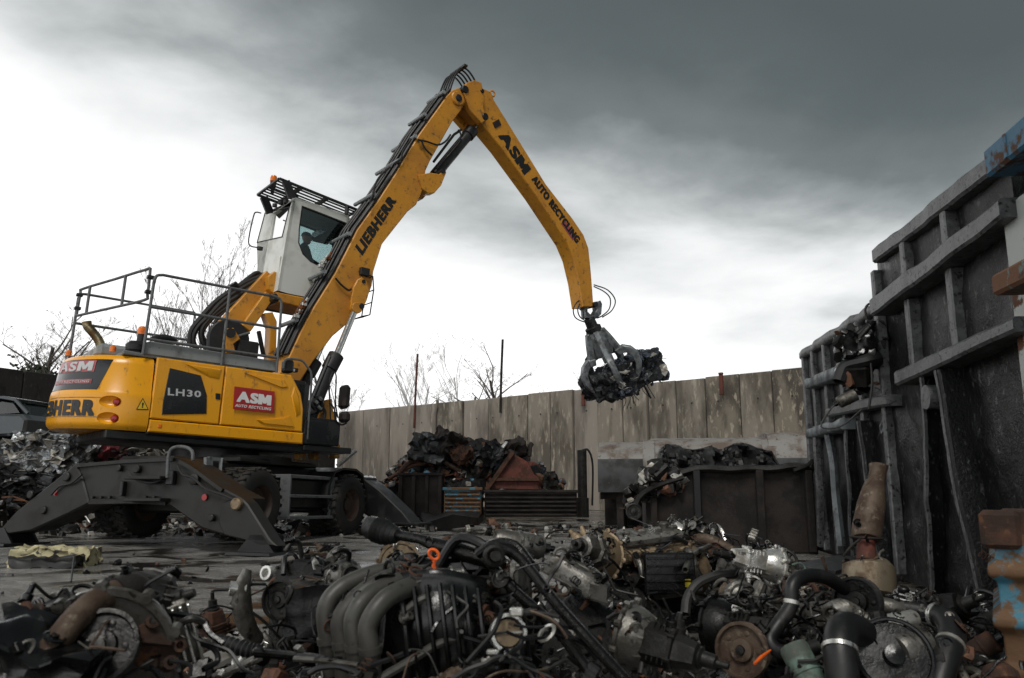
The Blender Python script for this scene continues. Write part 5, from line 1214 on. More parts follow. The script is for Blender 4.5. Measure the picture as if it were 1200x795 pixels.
# ================================================================== the load in the grapple
bc = MU @ U(731, 441, 0); 
BL = thing('crushed_bale', 'crushed dark blue car bale held in the tines of the grapple', 'bale', Matrix.Translation(bc))
e1 = (MU @ U(772, 416, 0)) - (MU @ U(686, 456, 0)); e1.normalize(); e3 = Vector((0, 0, 1)); e2 = e3.cross(e1).normalized(); e3 = e1.cross(e2)
mb_ = Matrix((e1, e2, e3)).transposed().to_4x4(); mb_.translation = bc
b = MB(); crumple(b, (2.15, 1.15, .78), .14, 3.1, 22, 2.4); b.build('crushed_body', 'bale_dark', BL, mb_, smooth=20)
b = MB(); crumple(b, (.95, 1.0, .80), .15, 8.4, 16, 3.0); b.build('crushed_panel', 'bale_blue', BL, mb_ @ Matrix.Translation((.55, -.08, .05)), smooth=20)
rn = random.Random(12); b = MB()
for _ in range(200):
    t_ = rn.uniform(-.95, 1.0); p = Vector((t_, rn.choice((-1, 1)) * rn.uniform(.3, .6), rn.uniform(-.45, .45)))
    (plate if rn.random() < .6 else rod)(b, rn, p, rn.uniform(.08, .26))
for k in range(18): plate(b, rn, Vector((rn.uniform(.8, 1.05), rn.uniform(-.3, .3), rn.uniform(-.3, .35))), .32)
tag(b.build('torn_metal', 'bale_blue', BL, mb_, smooth=20), kind='stuff')
b = MB()
for _ in range(12): plate(b, rn, Vector((rn.uniform(-.9, 1.05), rn.uniform(-.66, -.5), rn.uniform(-.35, .42))), rn.uniform(.12, .38))
tag(b.build('torn_metal', 'shard_pale', BL, mb_, smooth=20), kind='stuff')
for k in range(7):
    x = rn.uniform(-.8, .9); b = MB(); b.tube(smooth_path([(x, -.45, -.2), (x + rn.uniform(-.1, .1), -.5, -.45), (x + rn.uniform(-.2, .2), -.5, rn.uniform(-.6, -.8))], 4), .009, 5); b.build('hanging_wire', 'black_rubber', BL, mb_)
b = MB(); b.tube([(.25, -.3, -.2), (.35, -.35, -.75)], .025, 6); b.build('hanging_rod', 'black_metal', BL, mb_)
# ================================================================== scrap heaps by the wall
def mound(mb, c, rx, ry, h, seed, n=46):
    vs = []
    for i in range(n + 1):
        for j in range(n + 1):
            x, y = -1 + 2 * i / n, -1 + 2 * j / n; d = x * x + y * y
            z = h * max(0, 1 - d) ** .75 if d < 1 else 0
            p = Vector((x * rx, y * ry, 0))
            z += h * .35 * max(0, 1 - d) ** .4 * (noise.noise(p * 1.6 + Vector((seed, 0, 0))) + .6 * noise.noise(p * 4 + Vector((0, seed, 0))) + .4 * noise.noise(p * 9 + Vector((seed, seed, 0)))) if d < 1 else 0
            vs.append((c[0] + p.x, c[1] + p.y, c[2] + max(0, z)))
    m_ = n + 1; mb.add(vs, [(i * m_ + j, (i + 1) * m_ + j, (i + 1) * m_ + j + 1, i * m_ + j + 1) for i in range(n) for j in range(n)])
DP = 20.5
pc = at(520, 560, DP)
b = MB(); mound(b, (pc.x + .2, DP + .7, .6), 1.9, 1.3, 1.35, 2.0); mound(b, (pc.x + 1.4, DP + .6, .5), 1.8, 1.2, .95, 5.0)
tag(b.build('scrap_heap', 'heap_dirt', smooth=25), 'mounded dark core of the scrap heap against the concrete wall', kind='stuff')
def on_pile(rn):
    a = rn.random() * 6.283; q = math.sqrt(rn.random())
    if rn.random() < .65: x, y, h, rx, ry, zb_ = pc.x + .2, DP + .7, 1.35, 1.9, 1.3, .6
    else: x, y, h, rx, ry, zb_ = pc.x + 1.4, DP + .6, .95, 1.8, 1.2, .5
    return Vector((x + math.cos(a) * q * rx, y + math.sin(a) * q * ry, zb_ + h * max(0, 1 - q * q) ** .75 + rn.uniform(-.1, .12)))
scatter('scrap_pieces', (('shard_dark', .50), ('shard_rust', .26), ('shard_pale', .12), ('bale_blue', .05), ('rust_red', .04), ('blue_rust', .03)), random.Random(21), 3000, on_pile, (.07, .36), '% torn scrap pieces covering the heap by the wall')
def box_thing(name, label, cat, u0, v0, u1, v1, Y, depth, m, rib=0, group=None):
    a, c = at(u0, v1, Y), at(u1, v0, Y)
    t_ = thing(name, label, cat, Matrix.Translation(((a.x + c.x) / 2, Y, max(0, a.z))), group)
    b = MB(); z0 = max(0, a.z)
    b.box(((a.x + c.x) / 2, Y + depth / 2, (z0 + c.z) / 2), (c.x - a.x, depth, c.z - z0), .02); b.build('bin_wall', m, t_)
    if rib:
        for i in range(rib):
            z = z0 + (c.z - z0) * (i + .5) / rib; q = MB(); q.box(((a.x + c.x) / 2, Y - .03, z), (c.x - a.x - .04, .07, (c.z - z0) / rib * .5), .012); q.build('rib', m, t_)
    else:
        for i in range(4):
            x = a.x + .06 + (c.x - a.x - .12) * i / 3; q = MB(); q.box((x, Y - .04, (z0 + c.z) / 2), (.09, .08, c.z - z0 - .02), .01); q.build('post', m, t_)
    q = MB(); q.box(((a.x + c.x) / 2, Y - .02, c.z), (c.x - a.x + .06, .14, .07), .012); q.build('top_rim', m, t_)
    return t_
box_thing('scrap_skip', 'black skip under the left end of the scrap heap', 'skip', 466, 556, 519, 606, 19.6, 1.6, 'rust_dark')
box_thing('ribbed_bin', 'rusty ribbed bin with blue paint traces below the scrap heap', 'bin', 520, 573, 564, 606, 19.3, 1.4, 'rust_blue', 7)
box_thing('ribbed_bin', 'long dark ribbed bin between the rusty hopper and the steel post', 'bin', 568, 576, 676, 606, 19.6, 1.4, 'rust_dark', 6)
box_thing('ribbed_bin', 'small blue ribbed bin half hidden behind the front outrigger', 'bin', 452, 570, 468, 590, 21.0, 1.0, 'blue_rust', 5)
# rusty red hopper
hp = [(572, 574), (600, 531), (618, 541), (626, 556), (632, 561), (632, 575)]
q = [at(u, v, 19.9) for u, v in hp]
b = MB(); b.prism([(p.x, p.z) for p in q], 19.9, 21.0, 1, .03); hpo = thing('rusty_hopper', 'red rusted hopper tipped on the right side of the scrap heap', 'hopper', Matrix.Translation((q[0].x, 19.9, q[0].z))); b.build('hopper_side', 'rust_red', hpo)
b = MB(); b.beam(at(570, 574, 19.85), at(601, 530, 19.85), .12, .1); b.beam(at(573, 562, 19.85), at(632, 562, 19.85), .08, .07); b.build('rim', 'rust', hpo)
for i, (u0, v0, u1, v1, r_, m, lab) in enumerate(((455, 562, 525, 537, .05, 'rust', 'long rusty bar lying across the left slope of the scrap heap'), (470, 552, 500, 540, .07, 'rust', 'rusty tube poking left from the scrap heap'), (500, 540, 540, 552, .06, 'rust_pipe', 'pale brown pipe on the front of the scrap heap'), (486, 540, 508, 546, .05, 'copper', 'copper coloured pipe on the left shoulder of the scrap heap'),
        (589, 525, 604, 522, .05, 'alu_bright', 'pale metal strip on the crest right of the scrap heap'), (620, 535, 623, 520, .06, 'rust_dark', 'dark stub of steel standing beside the rusty hopper'))):
    b = MB(); a, c = at(u0, v0, 20.0), at(u1, v1, 20.1); b.tube(smooth_path([a, a.lerp(c, .35) + Vector((0, 0, .12)), a.lerp(c, .7) + Vector((0, 0, .05)), c], 3), r_, 7); tag(b.build('scrap_bar', m), lab, 'scrap bar')
for i, (u, v, d_, mt, lab) in enumerate(((503, 527, (.9, .6, .7), 'bale_dark', 'black crumpled car part on top of the scrap heap'), (527, 520, (.7, .6, .6), 'rust_dark', 'brown crumpled lump at the peak of the scrap heap'), (540, 532, (.6, .5, .5), 'rust', 'rusty crumpled lump right of the heap peak'), (575, 533, (.8, .5, .35), 'bale_dark', 'dark crumpled panel between the heap and the hopper'), (602, 527, (.7, .5, .3), 'rust_dark', 'dark crumpled panel on the crest above the hopper'), (590, 541, (.6, .4, .2), 'bale_blue', 'grey blue crumpled panel left of the hopper'))):
    b = MB(); crumple(b, d_, .12, 3.3 * i + 1, 9, 3.5); p = at(u, v, 20.1); tag(b.build('crumpled_scrap', mt, None, TR(p, 20 * i, 15, 40 * i), smooth=20), lab, 'scrap')
# steel post
p = ground(683, 606); b = MB(); T = thing('steel_post', 'upright grey steel post standing before the wall with a hose', 'post', Matrix.Translation(p))
zt_ = at(683, 528, p.y).z; b.lathe([(.13, 0), (.13, zt_), (.10, zt_ + .01), (.10, zt_ - .2)], 16, Matrix.Translation(p)); b.build('post', 'iron_grey', T)
b = MB(); b.tube(smooth_path([p + Vector((0, 0, zt_)), p + Vector((.18, 0, zt_)), p + Vector((.3, .1, zt_ - .4)), p + Vector((.27, .1, .3))], 4), .03, 6); b.build('hose', 'black_rubber', T)
b = MB(); b.lathe([(.17, 0), (.17, .5), (.13, .52)], 14, Matrix.Translation(p)); b.build('sleeve', 'iron_grey', T)
# ground level scrap in the middle distance
sheet_pts = [(492, 608), (520, 601), (552, 598), (570, 604), (560, 613), (530, 617), (500, 619)]
b = MB(); q = [ground(u, v, .05) for u, v in sheet_pts]; n = len(q)
b.add([tuple(p + Vector((0, 0, .25 * noise.noise(p * 2) + .12))) for p in q] + [(p.x, p.y, .0) for p in q], [tuple(range(n)), ] + [(i, (i + 1) % n, n + (i + 1) % n, n + i) for i in range(n)])
tag(b.build('sheet_metal', 'black_metal', smooth=20), 'black bent metal sheet flat on the ground beyond the front outrigger', 'sheet')
b = MB(); b.beam(ground(486, 611) + Vector((0, 0, .06)), ground(516, 605) + Vector((0, 0, .06)), .6, .04); tag(b.build('plank', 'plank_pale'), 'pale flat board on the mud behind the black metal sheet', 'board')
b = MB(); b.beam(at(396, 546, 16.8), at(417, 528, 16.8), .28, .05); tag(b.build('plank', 'plank_pale', smooth=0), 'white broken board sticking up behind the front wheel', 'board')
b = MB(); crumple(b, (.55, .4, .3), .08, 7, 8, 4); tag(b.build('plastic_jug', 'lamp_clear', None, TR(ground(413, 612) + Vector((0, 1.5, .95)))), 'clear crumpled plastic lump right of the white broken board', 'plastic')
for i, (u, v, s_) in enumerate(((571, 601, .28),)):
    p = ground(u, v); b = MB(); b.lathe([(0, 0), (.14, .03), (.20, .14), (.18, .26), (.10, .33), (.09, .36), (.05, .37)], 14, Matrix.Translation(p + Vector((0, 0, .3)))); b.lathe([(.10, 0), (.08, .3)], 10, Matrix.Translation(p)); tag(b.build('rusty_bottle', 'alu_tan'), 'brown round bottle on a stub beyond the black metal sheet', 'bottle')
# ================================================================== crushed cars on the left
def bale(u, v, Y, dims, mt, rz, seed, lab, amp=.16):
    p = at(u, v, Y); t_ = thing('crushed_car', lab, 'car', TR(p, 0, 0, rz), 'crushed cars piled on the left')
    b = MB(); crumple(b, dims, amp, seed, 20, 2.0); b.build('crushed_body', mt, t_, world=False, smooth=18)
    rn = random.Random(int(seed * 10)); b = MB()
    for _ in range(60): (plate if rn.random() < .7 else rod)(b, rn, Vector((rn.uniform(-.5, .5) * dims[0], rn.uniform(-.55, -.4) * dims[1], rn.uniform(-.5, .5) * dims[2])), rn.uniform(.1, .45))
    tag(b.build('torn_metal', 'shard_pale' if mt == 'bale_silver' else 'shard_dark', t_, world=False, smooth=18), kind='stuff')
bale(28, 540, 17.6, (2.4, 1.5, .95), 'bale_silver', 8, 1.7, 'crushed silver car body at the left edge under the grey car')
bale(72, 536, 17.2, (1.5, 1.4, .95), 'bale_silver', -14, 4.9, 'crushed silver car folded double just left of the outrigger beam')
bale(112, 533, 17.8, (1.3, 1.2, .75), 'bale_red', 20, 6.1, 'crushed dark red car seen below the counterweight')
bale(20, 575, 17.0, (2.6, 1.6, .85), 'bale_dark', -6, 9.7, 'flattened black car at the bottom of the left pile')
bale(75, 575, 16.8, (1.8, 1.4, .80), 'bale_dark', 12, 11.3, 'flattened dark car behind the left outrigger leg')
bale(140, 540, 19.0, (2.4, 1.2, .8), 'bale_dark', 5, 15.1, 'black crushed car behind the outrigger beam')
bale(180, 526, 18.0, (1.0, .9, .42), 'bale_silver', -5, 18.8, 'crushed silver car end peeping out below the machine body')
def on_left(rn): return Vector((rn.uniform(-12.6, -8.2), rn.uniform(15.6, 17.4), max(.02, rn.gauss(.25, .28))))
scatter('scrap_pieces', (('shard_dark', .6), ('shard_pale', .25), ('shard_rust', .15)), random.Random(31), 420, on_left, (.12, .5), '% torn scrap around the foot of the crushed cars')
# the grey car on top
pcx = at(44, 516, 17.6)
MCAR = TR((pcx.x, pcx.y, pcx.z), 0, 3, 176, .86)          # its nose points to the left edge
CAR = thing('scrap_car', 'grey saloon car without wheels lying on top of the crushed cars', 'car', MCAR)
# side outline, x along the car (0 = tail end seen, + = nose)
body = [(-.2, .12), (-.25, .45), (-.1, .60), (.55, .64), (1.25, .60), (2.2, .58), (2.9, .50), (3.0, .25), (2.9, .10), (2.45, .10), (2.3, .32), (2.0, .40), (1.7, .32), (1.55, .10), (.2, .08)]
b = MB(); b.prism(body, -.82, .82, 1, .06); b.build('body', 'car_grey', CAR, world=False, smooth=35)
roof = [(-.2, .62), (.15, .98), (.5, 1.06), (1.1, 1.04), (1.75, .62)]
b = MB(); b.prism([(-.05, .60), (.2, .94), (.5, 1.0), (1.05, .98), (1.62, .60)], -.66, .66, 1, .05); b.build('glasshouse', 'glass_dark', CAR, world=False)
for s_ in (-1, 1):
    b = MB(); y = s_ * .70
    for (a, c) in zip(roof, roof[1:]): b.beam((a[0], y, a[1]), (c[0], y, c[1]), .06, .07, up=(0, 1, 0))
    b.beam((.72, y, .62), (.66, y, 1.03), .06, .06); b.build('pillar', 'car_grey', CAR, world=False)
    b = MB(); b.box((1.30, s_ * .90, .68), (.14, .20, .12), .03); b.build('mirror', 'car_grey', CAR, world=False)
    b = MB(); b.box((.68, s_ * .828, .40), (.012, .006, .46)); b.box((1.42, s_ * .828, .38), (.012, .006, .46)); b.box((.88, s_ * .84, .52), (.18, .03, .03), .006); b.build('door_line', 'seal_dark', CAR, world=False)
b = MB(); b.prism([(.15, .98), (.5, 1.06), (1.1, 1.04), (1.1, 1.08), (.5, 1.10), (.13, 1.01)], -.68, .68, 1, .01); b.build('roof', 'car_grey', CAR, world=False)
b = MB(); b.prism([(1.72, .1), (1.8, .28), (2.0, .36), (2.2, .28), (2.28, .1)], -.75, .75, 1); b.build('wheel_arch', 'seal_dark', CAR, world=False)
# foam pad lying in the mud
p = ground(54, 664); b = MB()
crumple(b, (.92, .42, .22), .06, 2.2, 12, 4.5); tag(b.build('foam_seat', 'foam_pale', None, TR((p.x, p.y + .2, .09), 0, 0, 6), smooth=50), 'torn dirty cream seat pad lying in the mud at the left', 'seat pad')
b = MB(); crumple(b, (.75, .35, .14), .05, 5.2, 10, 4.5); tag(b.build('rubber_mat', 'black_rubber', None, TR((p.x + .05, p.y - .05, .06), 0, 0, 3), smooth=40), 'black rubber lump tucked under the cream seat pad', 'rubber')
def under_machine(rn):
    return Vector((rn.uniform(-9, -1.5), rn.uniform(14.5, 20), rn.uniform(0, .06)))
scatter('ground_debris', (('shard_dark', .6), ('shard_pale', .28), ('shard_rust', .12)), random.Random(41), 700, under_machine, (.05, .28), '% small debris on the wet ground under and behind the machine')
def mid_ground(rn): return Vector((rn.uniform(-1, 4), rn.uniform(12.5, 19.0), rn.uniform(0, .04)))
scatter('ground_debris', (('shard_dark', .7), ('shard_pale', .18), ('shard_rust', .12)), random.Random(42), 260, mid_ground, (.04, .20), '% small debris on the ground before the bins')
def near_ground(rn): return Vector((rn.uniform(-7, 1), rn.uniform(4.2, 11), rn.uniform(0, .012)))
scatter('ground_debris', (('shard_dark', .85), ('shard_rust', .15)), random.Random(43), 320, near_ground, (.02, .09), '% chips strewn over the near mud')
# ================================================================== operator in the cab
def person():
    hd_ = U(358.5, 279, .84); base = Vector((hd_.x - .10, .84, hd_.z - .72))
    pts = {'pelvis': (0, 0, 0), 'waist': (.02, 0, .18), 'chest': (.05, 0, .40), 'neck': (.08, 0, .56), 'headb': (.10, 0, .62),
           'shl': (.05, .17, .47), 'ell': (.16, .22, .20), 'hal': (.42, .18, .14), 'shr': (.05, -.17, .47), 'elr': (.16, -.22, .20), 'har': (.42, -.18, .14),
           'hpl': (.05, .1, -.02), 'knl': (.46, .13, .03), 'anl': (.56, .13, -.36), 'tol': (.70, .13, -.40), 'hpr': (.05, -.1, -.02), 'knr': (.46, -.13, .03), 'anr': (.56, -.13, -.36), 'tor': (.70, -.13, -.40)}
    rad = {'pelvis': .15, 'waist': .145, 'chest': .155, 'neck': .06, 'headb': .06, 'shl': .075, 'ell': .05, 'hal': .035, 'shr': .075, 'elr': .05, 'har': .035, 'hpl': .09, 'knl': .07, 'anl': .05, 'tol': .04, 'hpr': .09, 'knr': .07, 'anr': .05, 'tor': .04}
    ed = [('pelvis', 'waist'), ('waist', 'chest'), ('chest', 'neck'), ('neck', 'headb'), ('chest', 'shl'), ('shl', 'ell'), ('ell', 'hal'), ('chest', 'shr'), ('shr', 'elr'), ('elr', 'har'), ('pelvis', 'hpl'), ('hpl', 'knl'), ('knl', 'anl'), ('anl', 'tol'), ('pelvis', 'hpr'), ('hpr', 'knr'), ('knr', 'anr'), ('anr', 'tor')]
    ks = list(pts); M_ = MU @ Matrix.Translation(base)
    t_ = thing('person', 'operator in dark jacket and cap seated at the controls in the cab', 'person', M_)
    me = bpy.data.meshes.new('body'); me.from_pydata([pts[k] for k in ks], [(ks.index(a), ks.index(c)) for a, c in ed], [])
    o = bpy.data.objects.new('body', me); COL.objects.link(o); o.parent = t_; me.materials.append(MATS['cloth_dark'])
    sk_ = o.modifiers.new('skin', 'SKIN')
    for i, k in enumerate(ks): me.skin_vertices[0].data[i].radius = (rad[k], rad[k]); me.skin_vertices[0].data[i].use_root = (k == 'pelvis')
    o.modifiers.new('sub', 'SUBSURF').levels = 1
    o.modifiers['sub'].render_levels = 1
    b = MB(); hc = Vector((.115, 0, .715))
    rings = []
    for z, rx, ry, ox in ((-.125, .035, .04, .02), (-.10, .065, .055, .02), (-.04, .09, .07, .005), (.03, .10, .076, 0), (.08, .085, .068, -.005), (.115, .045, .04, -.01)):
        rings.append([(hc.x + ox + rx * math.cos(a * .3927), hc.y + ry * math.sin(a * .3927), hc.z + z) for a in range(16)])
    b.loft(rings); b.prism([(hc.x + .095, hc.z - .03), (hc.x + .125, hc.z - .035), (hc.x + .10, hc.z + .02)], -.012, .012, 1)
    for s_ in (-1, 1): b.box((hc.x - .005, s_ * .075, hc.z - .005), (.04, .02, .06), .008); b.box((hc.x + .088, s_ * .032, hc.z + .008), (.012, .022, .01), .002)
    b.box((hc.x + .085, 0, hc.z - .075), (.02, .045, .012), .003)
    b.build('head', 'skin', t_, world=False)
    b = MB(); rings = []
    for z, k in ((.035, 1.09), (.075, 1.07), (.11, .82), (.128, .40)):
        rings.append([(hc.x - .005 + .10 * k * math.cos(a * .3927), .080 * k * math.sin(a * .3927), hc.z + z) for a in range(16)])
    b.loft(rings); b.box((hc.x + .12, 0, hc.z + .04), (.09, .12, .012), .004); b.build('cap', 'cap_cloth', t_, world=False)
    for s_ in (-1, 1):
        b = MB(); h0 = Vector((.42, s_ * .18, .14)); b.box(h0 + Vector((.04, 0, 0)), (.09, .08, .035), .012)
        for k in range(4): b.tube([h0 + Vector((.07, -.03 + .02 * k, .0)), h0 + Vector((.115 - .006 * abs(k - 1.5), -.03 + .02 * k, -.01)), h0 + Vector((.12, -.03 + .02 * k, -.05))], .009, 6)
        b.tube([h0 + Vector((.02, -s_ * .04, 0)), h0 + Vector((.07, -s_ * .065, -.02))], .01, 6); b.build('hand', 'skin', t_, world=False)
person()
# ================================================================== bare trees
def tree(base, H_, seed, spread, lab, twig='twig', trunk_r=.16, upright=.5, depth=5, first=.25, nb=(3, 5), lean=(0, 0), group='bare trees behind the walls', n0=9):
    rn = random.Random(seed); t_ = thing('bare_tree', lab, 'tree', Matrix.Translation(base), group)
    tr, cr_ = MB(), MB()
    def grow(mb, p, d, ln, r_, lv):
        k = 4; pts = [p]; rr = [r_]; q = p; dd = d
        for i in range(k):
            dd = (dd + Vector((rn.gauss(0, .16), rn.gauss(0, .16), rn.gauss(.02, .10)))).normalized(); q = q + dd * ln / k; pts.append(q); rr.append(r_ * (1 - .62 * (i + 1) / k))
        mb.tube(pts, rr, 5 if lv < 2 else 3, cap=False)
        if lv >= depth: return
        for c in range(rn.randint(*nb) if lv else n0):
            f = rn.uniform(first if lv == 0 else .25, 1.0); k0 = min(int(f * k), k - 1); pp = pts[k0].lerp(pts[k0 + 1], f * k - k0)
            a = rn.random() * 6.283; side = Vector((math.cos(a), math.sin(a), rn.uniform(-.1, .4)))
            nd = (dd * upright + side * spread + Vector((0, 0, .25 * upright))).normalized()
            grow(cr_, pp, nd, ln * rn.uniform(.38, .62) * (1.15 - .4 * f), max(.006, r_ * (1 - .6 * f) * .55), lv + 1)
    grow(tr, Vector((0, 0, 0)), Vector((lean[0], lean[1], 1)).normalized(), H_ * .74, trunk_r, 0)
    tr.build('trunk', 'bark' if twig == 'twig' else twig, t_, world=False); cr_.build('crown', twig, t_, world=False, smooth=0)
    return t_
def tb(u, Y): p = at(u, 562, Y); return Vector((p.x, Y, 0))
def th(v, Y): return CAMH + (HOR - v) / FPX * Y
tl = tree(tb(18, 33), th(335, 33), 4, .7, 'wide bare tree with ivy at the left edge behind the boundary wall', trunk_r=.20, upright=.55, first=.42, lean=(-.03, 0), n0=12, nb=(3, 4))
b = MB(); rn = random.Random(6); c0 = tb(30, 33)
for _ in range(900):
    k_ = rn.random(); c = Vector((rn.gauss(.35, .45), rn.gauss(0, .4), 5.15 + rn.gauss(0, .33))) if k_ < .8 else Vector((rn.gauss(1.5, .3), 0, 4.6 + rn.gauss(0, .3)))
    m = Matrix.Translation(c) @ Euler((rn.uniform(0, 6), rn.uniform(0, 6), 0)).to_matrix().to_4x4(); s_ = rn.uniform(.06, .13)
    b.add([(-s_, 0, 0), (0, -s_ * .6, 0), (s_, 0, 0), (0, s_ * .6, 0)], [(0, 1, 2, 3)], m)
b.build('ivy', 'ivy', tl, world=False, smooth=0)
tree(tb(213, 36), th(265, 36), 9, .28, 'tall narrow bare tree behind the railing, just left of the cab', upright=1.2, first=.15, nb=(3, 4), n0=13, trunk_r=.12)
tree(tb(196, 37), th(295, 37), 13, .28, 'slender bare tree behind the rear railing post', upright=1.2, first=.15, n0=12, nb=(3, 4), trunk_r=.09)
tree(tb(236, 38), th(345, 38), 17, .3, 'bare tree rising behind the hose loops of the cab riser', upright=1.1, first=.15, n0=9, nb=(2, 4), trunk_r=.09)
tree(tb(70, 40), th(400, 40), 23, .8, 'low bare tree just right of the ivy grown one', upright=.6, first=.3, trunk_r=.1)
tree(tb(410, 44), th(385, 44), 29, .3, 'bare tree rising behind the boom cylinder', upright=1.0, first=.2, n0=9, nb=(2, 4), trunk_r=.09)
tree(tb(440, 52), th(440, 52), 33, .7, 'faint low bare tree right of the machine mirrors', 'twig_glare', trunk_r=.1)
tree(tb(500, 58), th(385, 58), 37, .45, 'faint tall bare tree behind the left wall pole', 'twig_glare', trunk_r=.12, upright=1.0, n0=9, nb=(2, 4))
tree(tb(528, 60), th(395, 60), 41, .5, 'faint bare tree between the two wall poles', 'twig_glare', trunk_r=.11, upright=.9, n0=9, nb=(2, 4))
tree(tb(470, 60), th(405, 60), 43, .6, 'faint bare tree left of the left wall pole', 'twig_glare', trunk_r=.12, upright=.8)
tree(tb(556, 48), th(425, 48), 47, .9, 'gnarled low tree just left of the right wall pole', 'twig', trunk_r=.16, upright=.4, depth=5, first=.5, nb=(2, 4))
tree(tb(606, 48), th(395, 48), 53, .85, 'gnarled tree with crooked limbs right of the right wall pole', 'twig', trunk_r=.20, upright=.5, depth=5, first=.55, nb=(2, 4))
tree(tb(636, 50), th(432, 50), 57, .9, 'small gnarled tree above the wall left of the grapple', 'twig', trunk_r=.12, upright=.5, depth=4, first=.6)
# ================================================================== engine scrap in the foreground
PI2 = 2 * math.pi
def bp(mb, name, m, t_, **k): return mb.build(name, m, t_, None, world=False, **k)
def rib_box(mb, c, d, axis, n, h, b=.004):
    """ribs standing on a box of size d round its sides"""
    for i in range(n):
        f = (i + .5) / n - .5; e = list(d); cc = list(c)
        cc[axis] += f * d[axis]; e[axis] = d[axis] / n * .28
        for k in range(3):
            if k != axis: e[k] += h * 2
        mb.box(cc, e, b)
def bolts(mb, pts, axis, r_=.009, h=.012):
    for p in pts:
        m = Matrix.Translation(p) @ Vector(axis).to_track_quat('Z', 'Y').to_matrix().to_4x4(); mb.lathe([(r_, -h), (r_, h), (r_ * .7, h * 1.2)], 6, m)
def pulley_geo(mb, M_, r_, w_=.03, n=26, spokes=5):
    prof = [(r_ * .30, -w_ * .5), (r_ * .92, -w_ * .5), (r_, -w_ * .45)]
    for k in range(4): prof += [(r_, -w_ * .45 + w_ * .9 * (k + .15) / 4), (r_ * .95, -w_ * .45 + w_ * .9 * (k + .5) / 4), (r_, -w_ * .45 + w_ * .9 * (k + .85) / 4)]
    prof += [(r_, w_ * .45), (r_ * .93, w_ * .5), (r_ * .88, w_ * .5), (r_ * .84, w_ * .1), (r_ * .45, w_ * .05), (r_ * .40, w_ * .42), (r_ * .18, w_ * .5), (r_ * .14, w_ * .3), (0, w_ * .3)]
    mb.lathe(prof, n, M_)
    for k in range(spokes):
        a = PI2 * k / spokes; mb.lathe([(r_ * .10, w_ * .02), (r_ * .10, w_ * .16), (r_ * .06, w_ * .2)], 8, M_ @ Matrix.Translation((math.cos(a) * r_ * .64, math.sin(a) * r_ * .64, 0)))
def wires(t_, rn, n, box, r_=.005, mats=('hose', 'plastic_black', 'hose')):
    for _ in range(n):
        (x0, x1), (y0, y1), (z0, z1) = box
        P_ = [Vector((rn.uniform(x0, x1), rn.uniform(y0, y1), rn.uniform(z0, z1)))]
        for k in range(rn.randint(2, 4)): P_.append(P_[-1] + Vector((rn.uniform(-.16, .16), rn.uniform(-.10, .10), rn.uniform(-.13, .10))))
        b = MB(); b.tube(smooth_path(P_, 4), r_ * rn.uniform(.7, 1.6), 5); bp(b, 'wire', rn.choice(mats), t_)
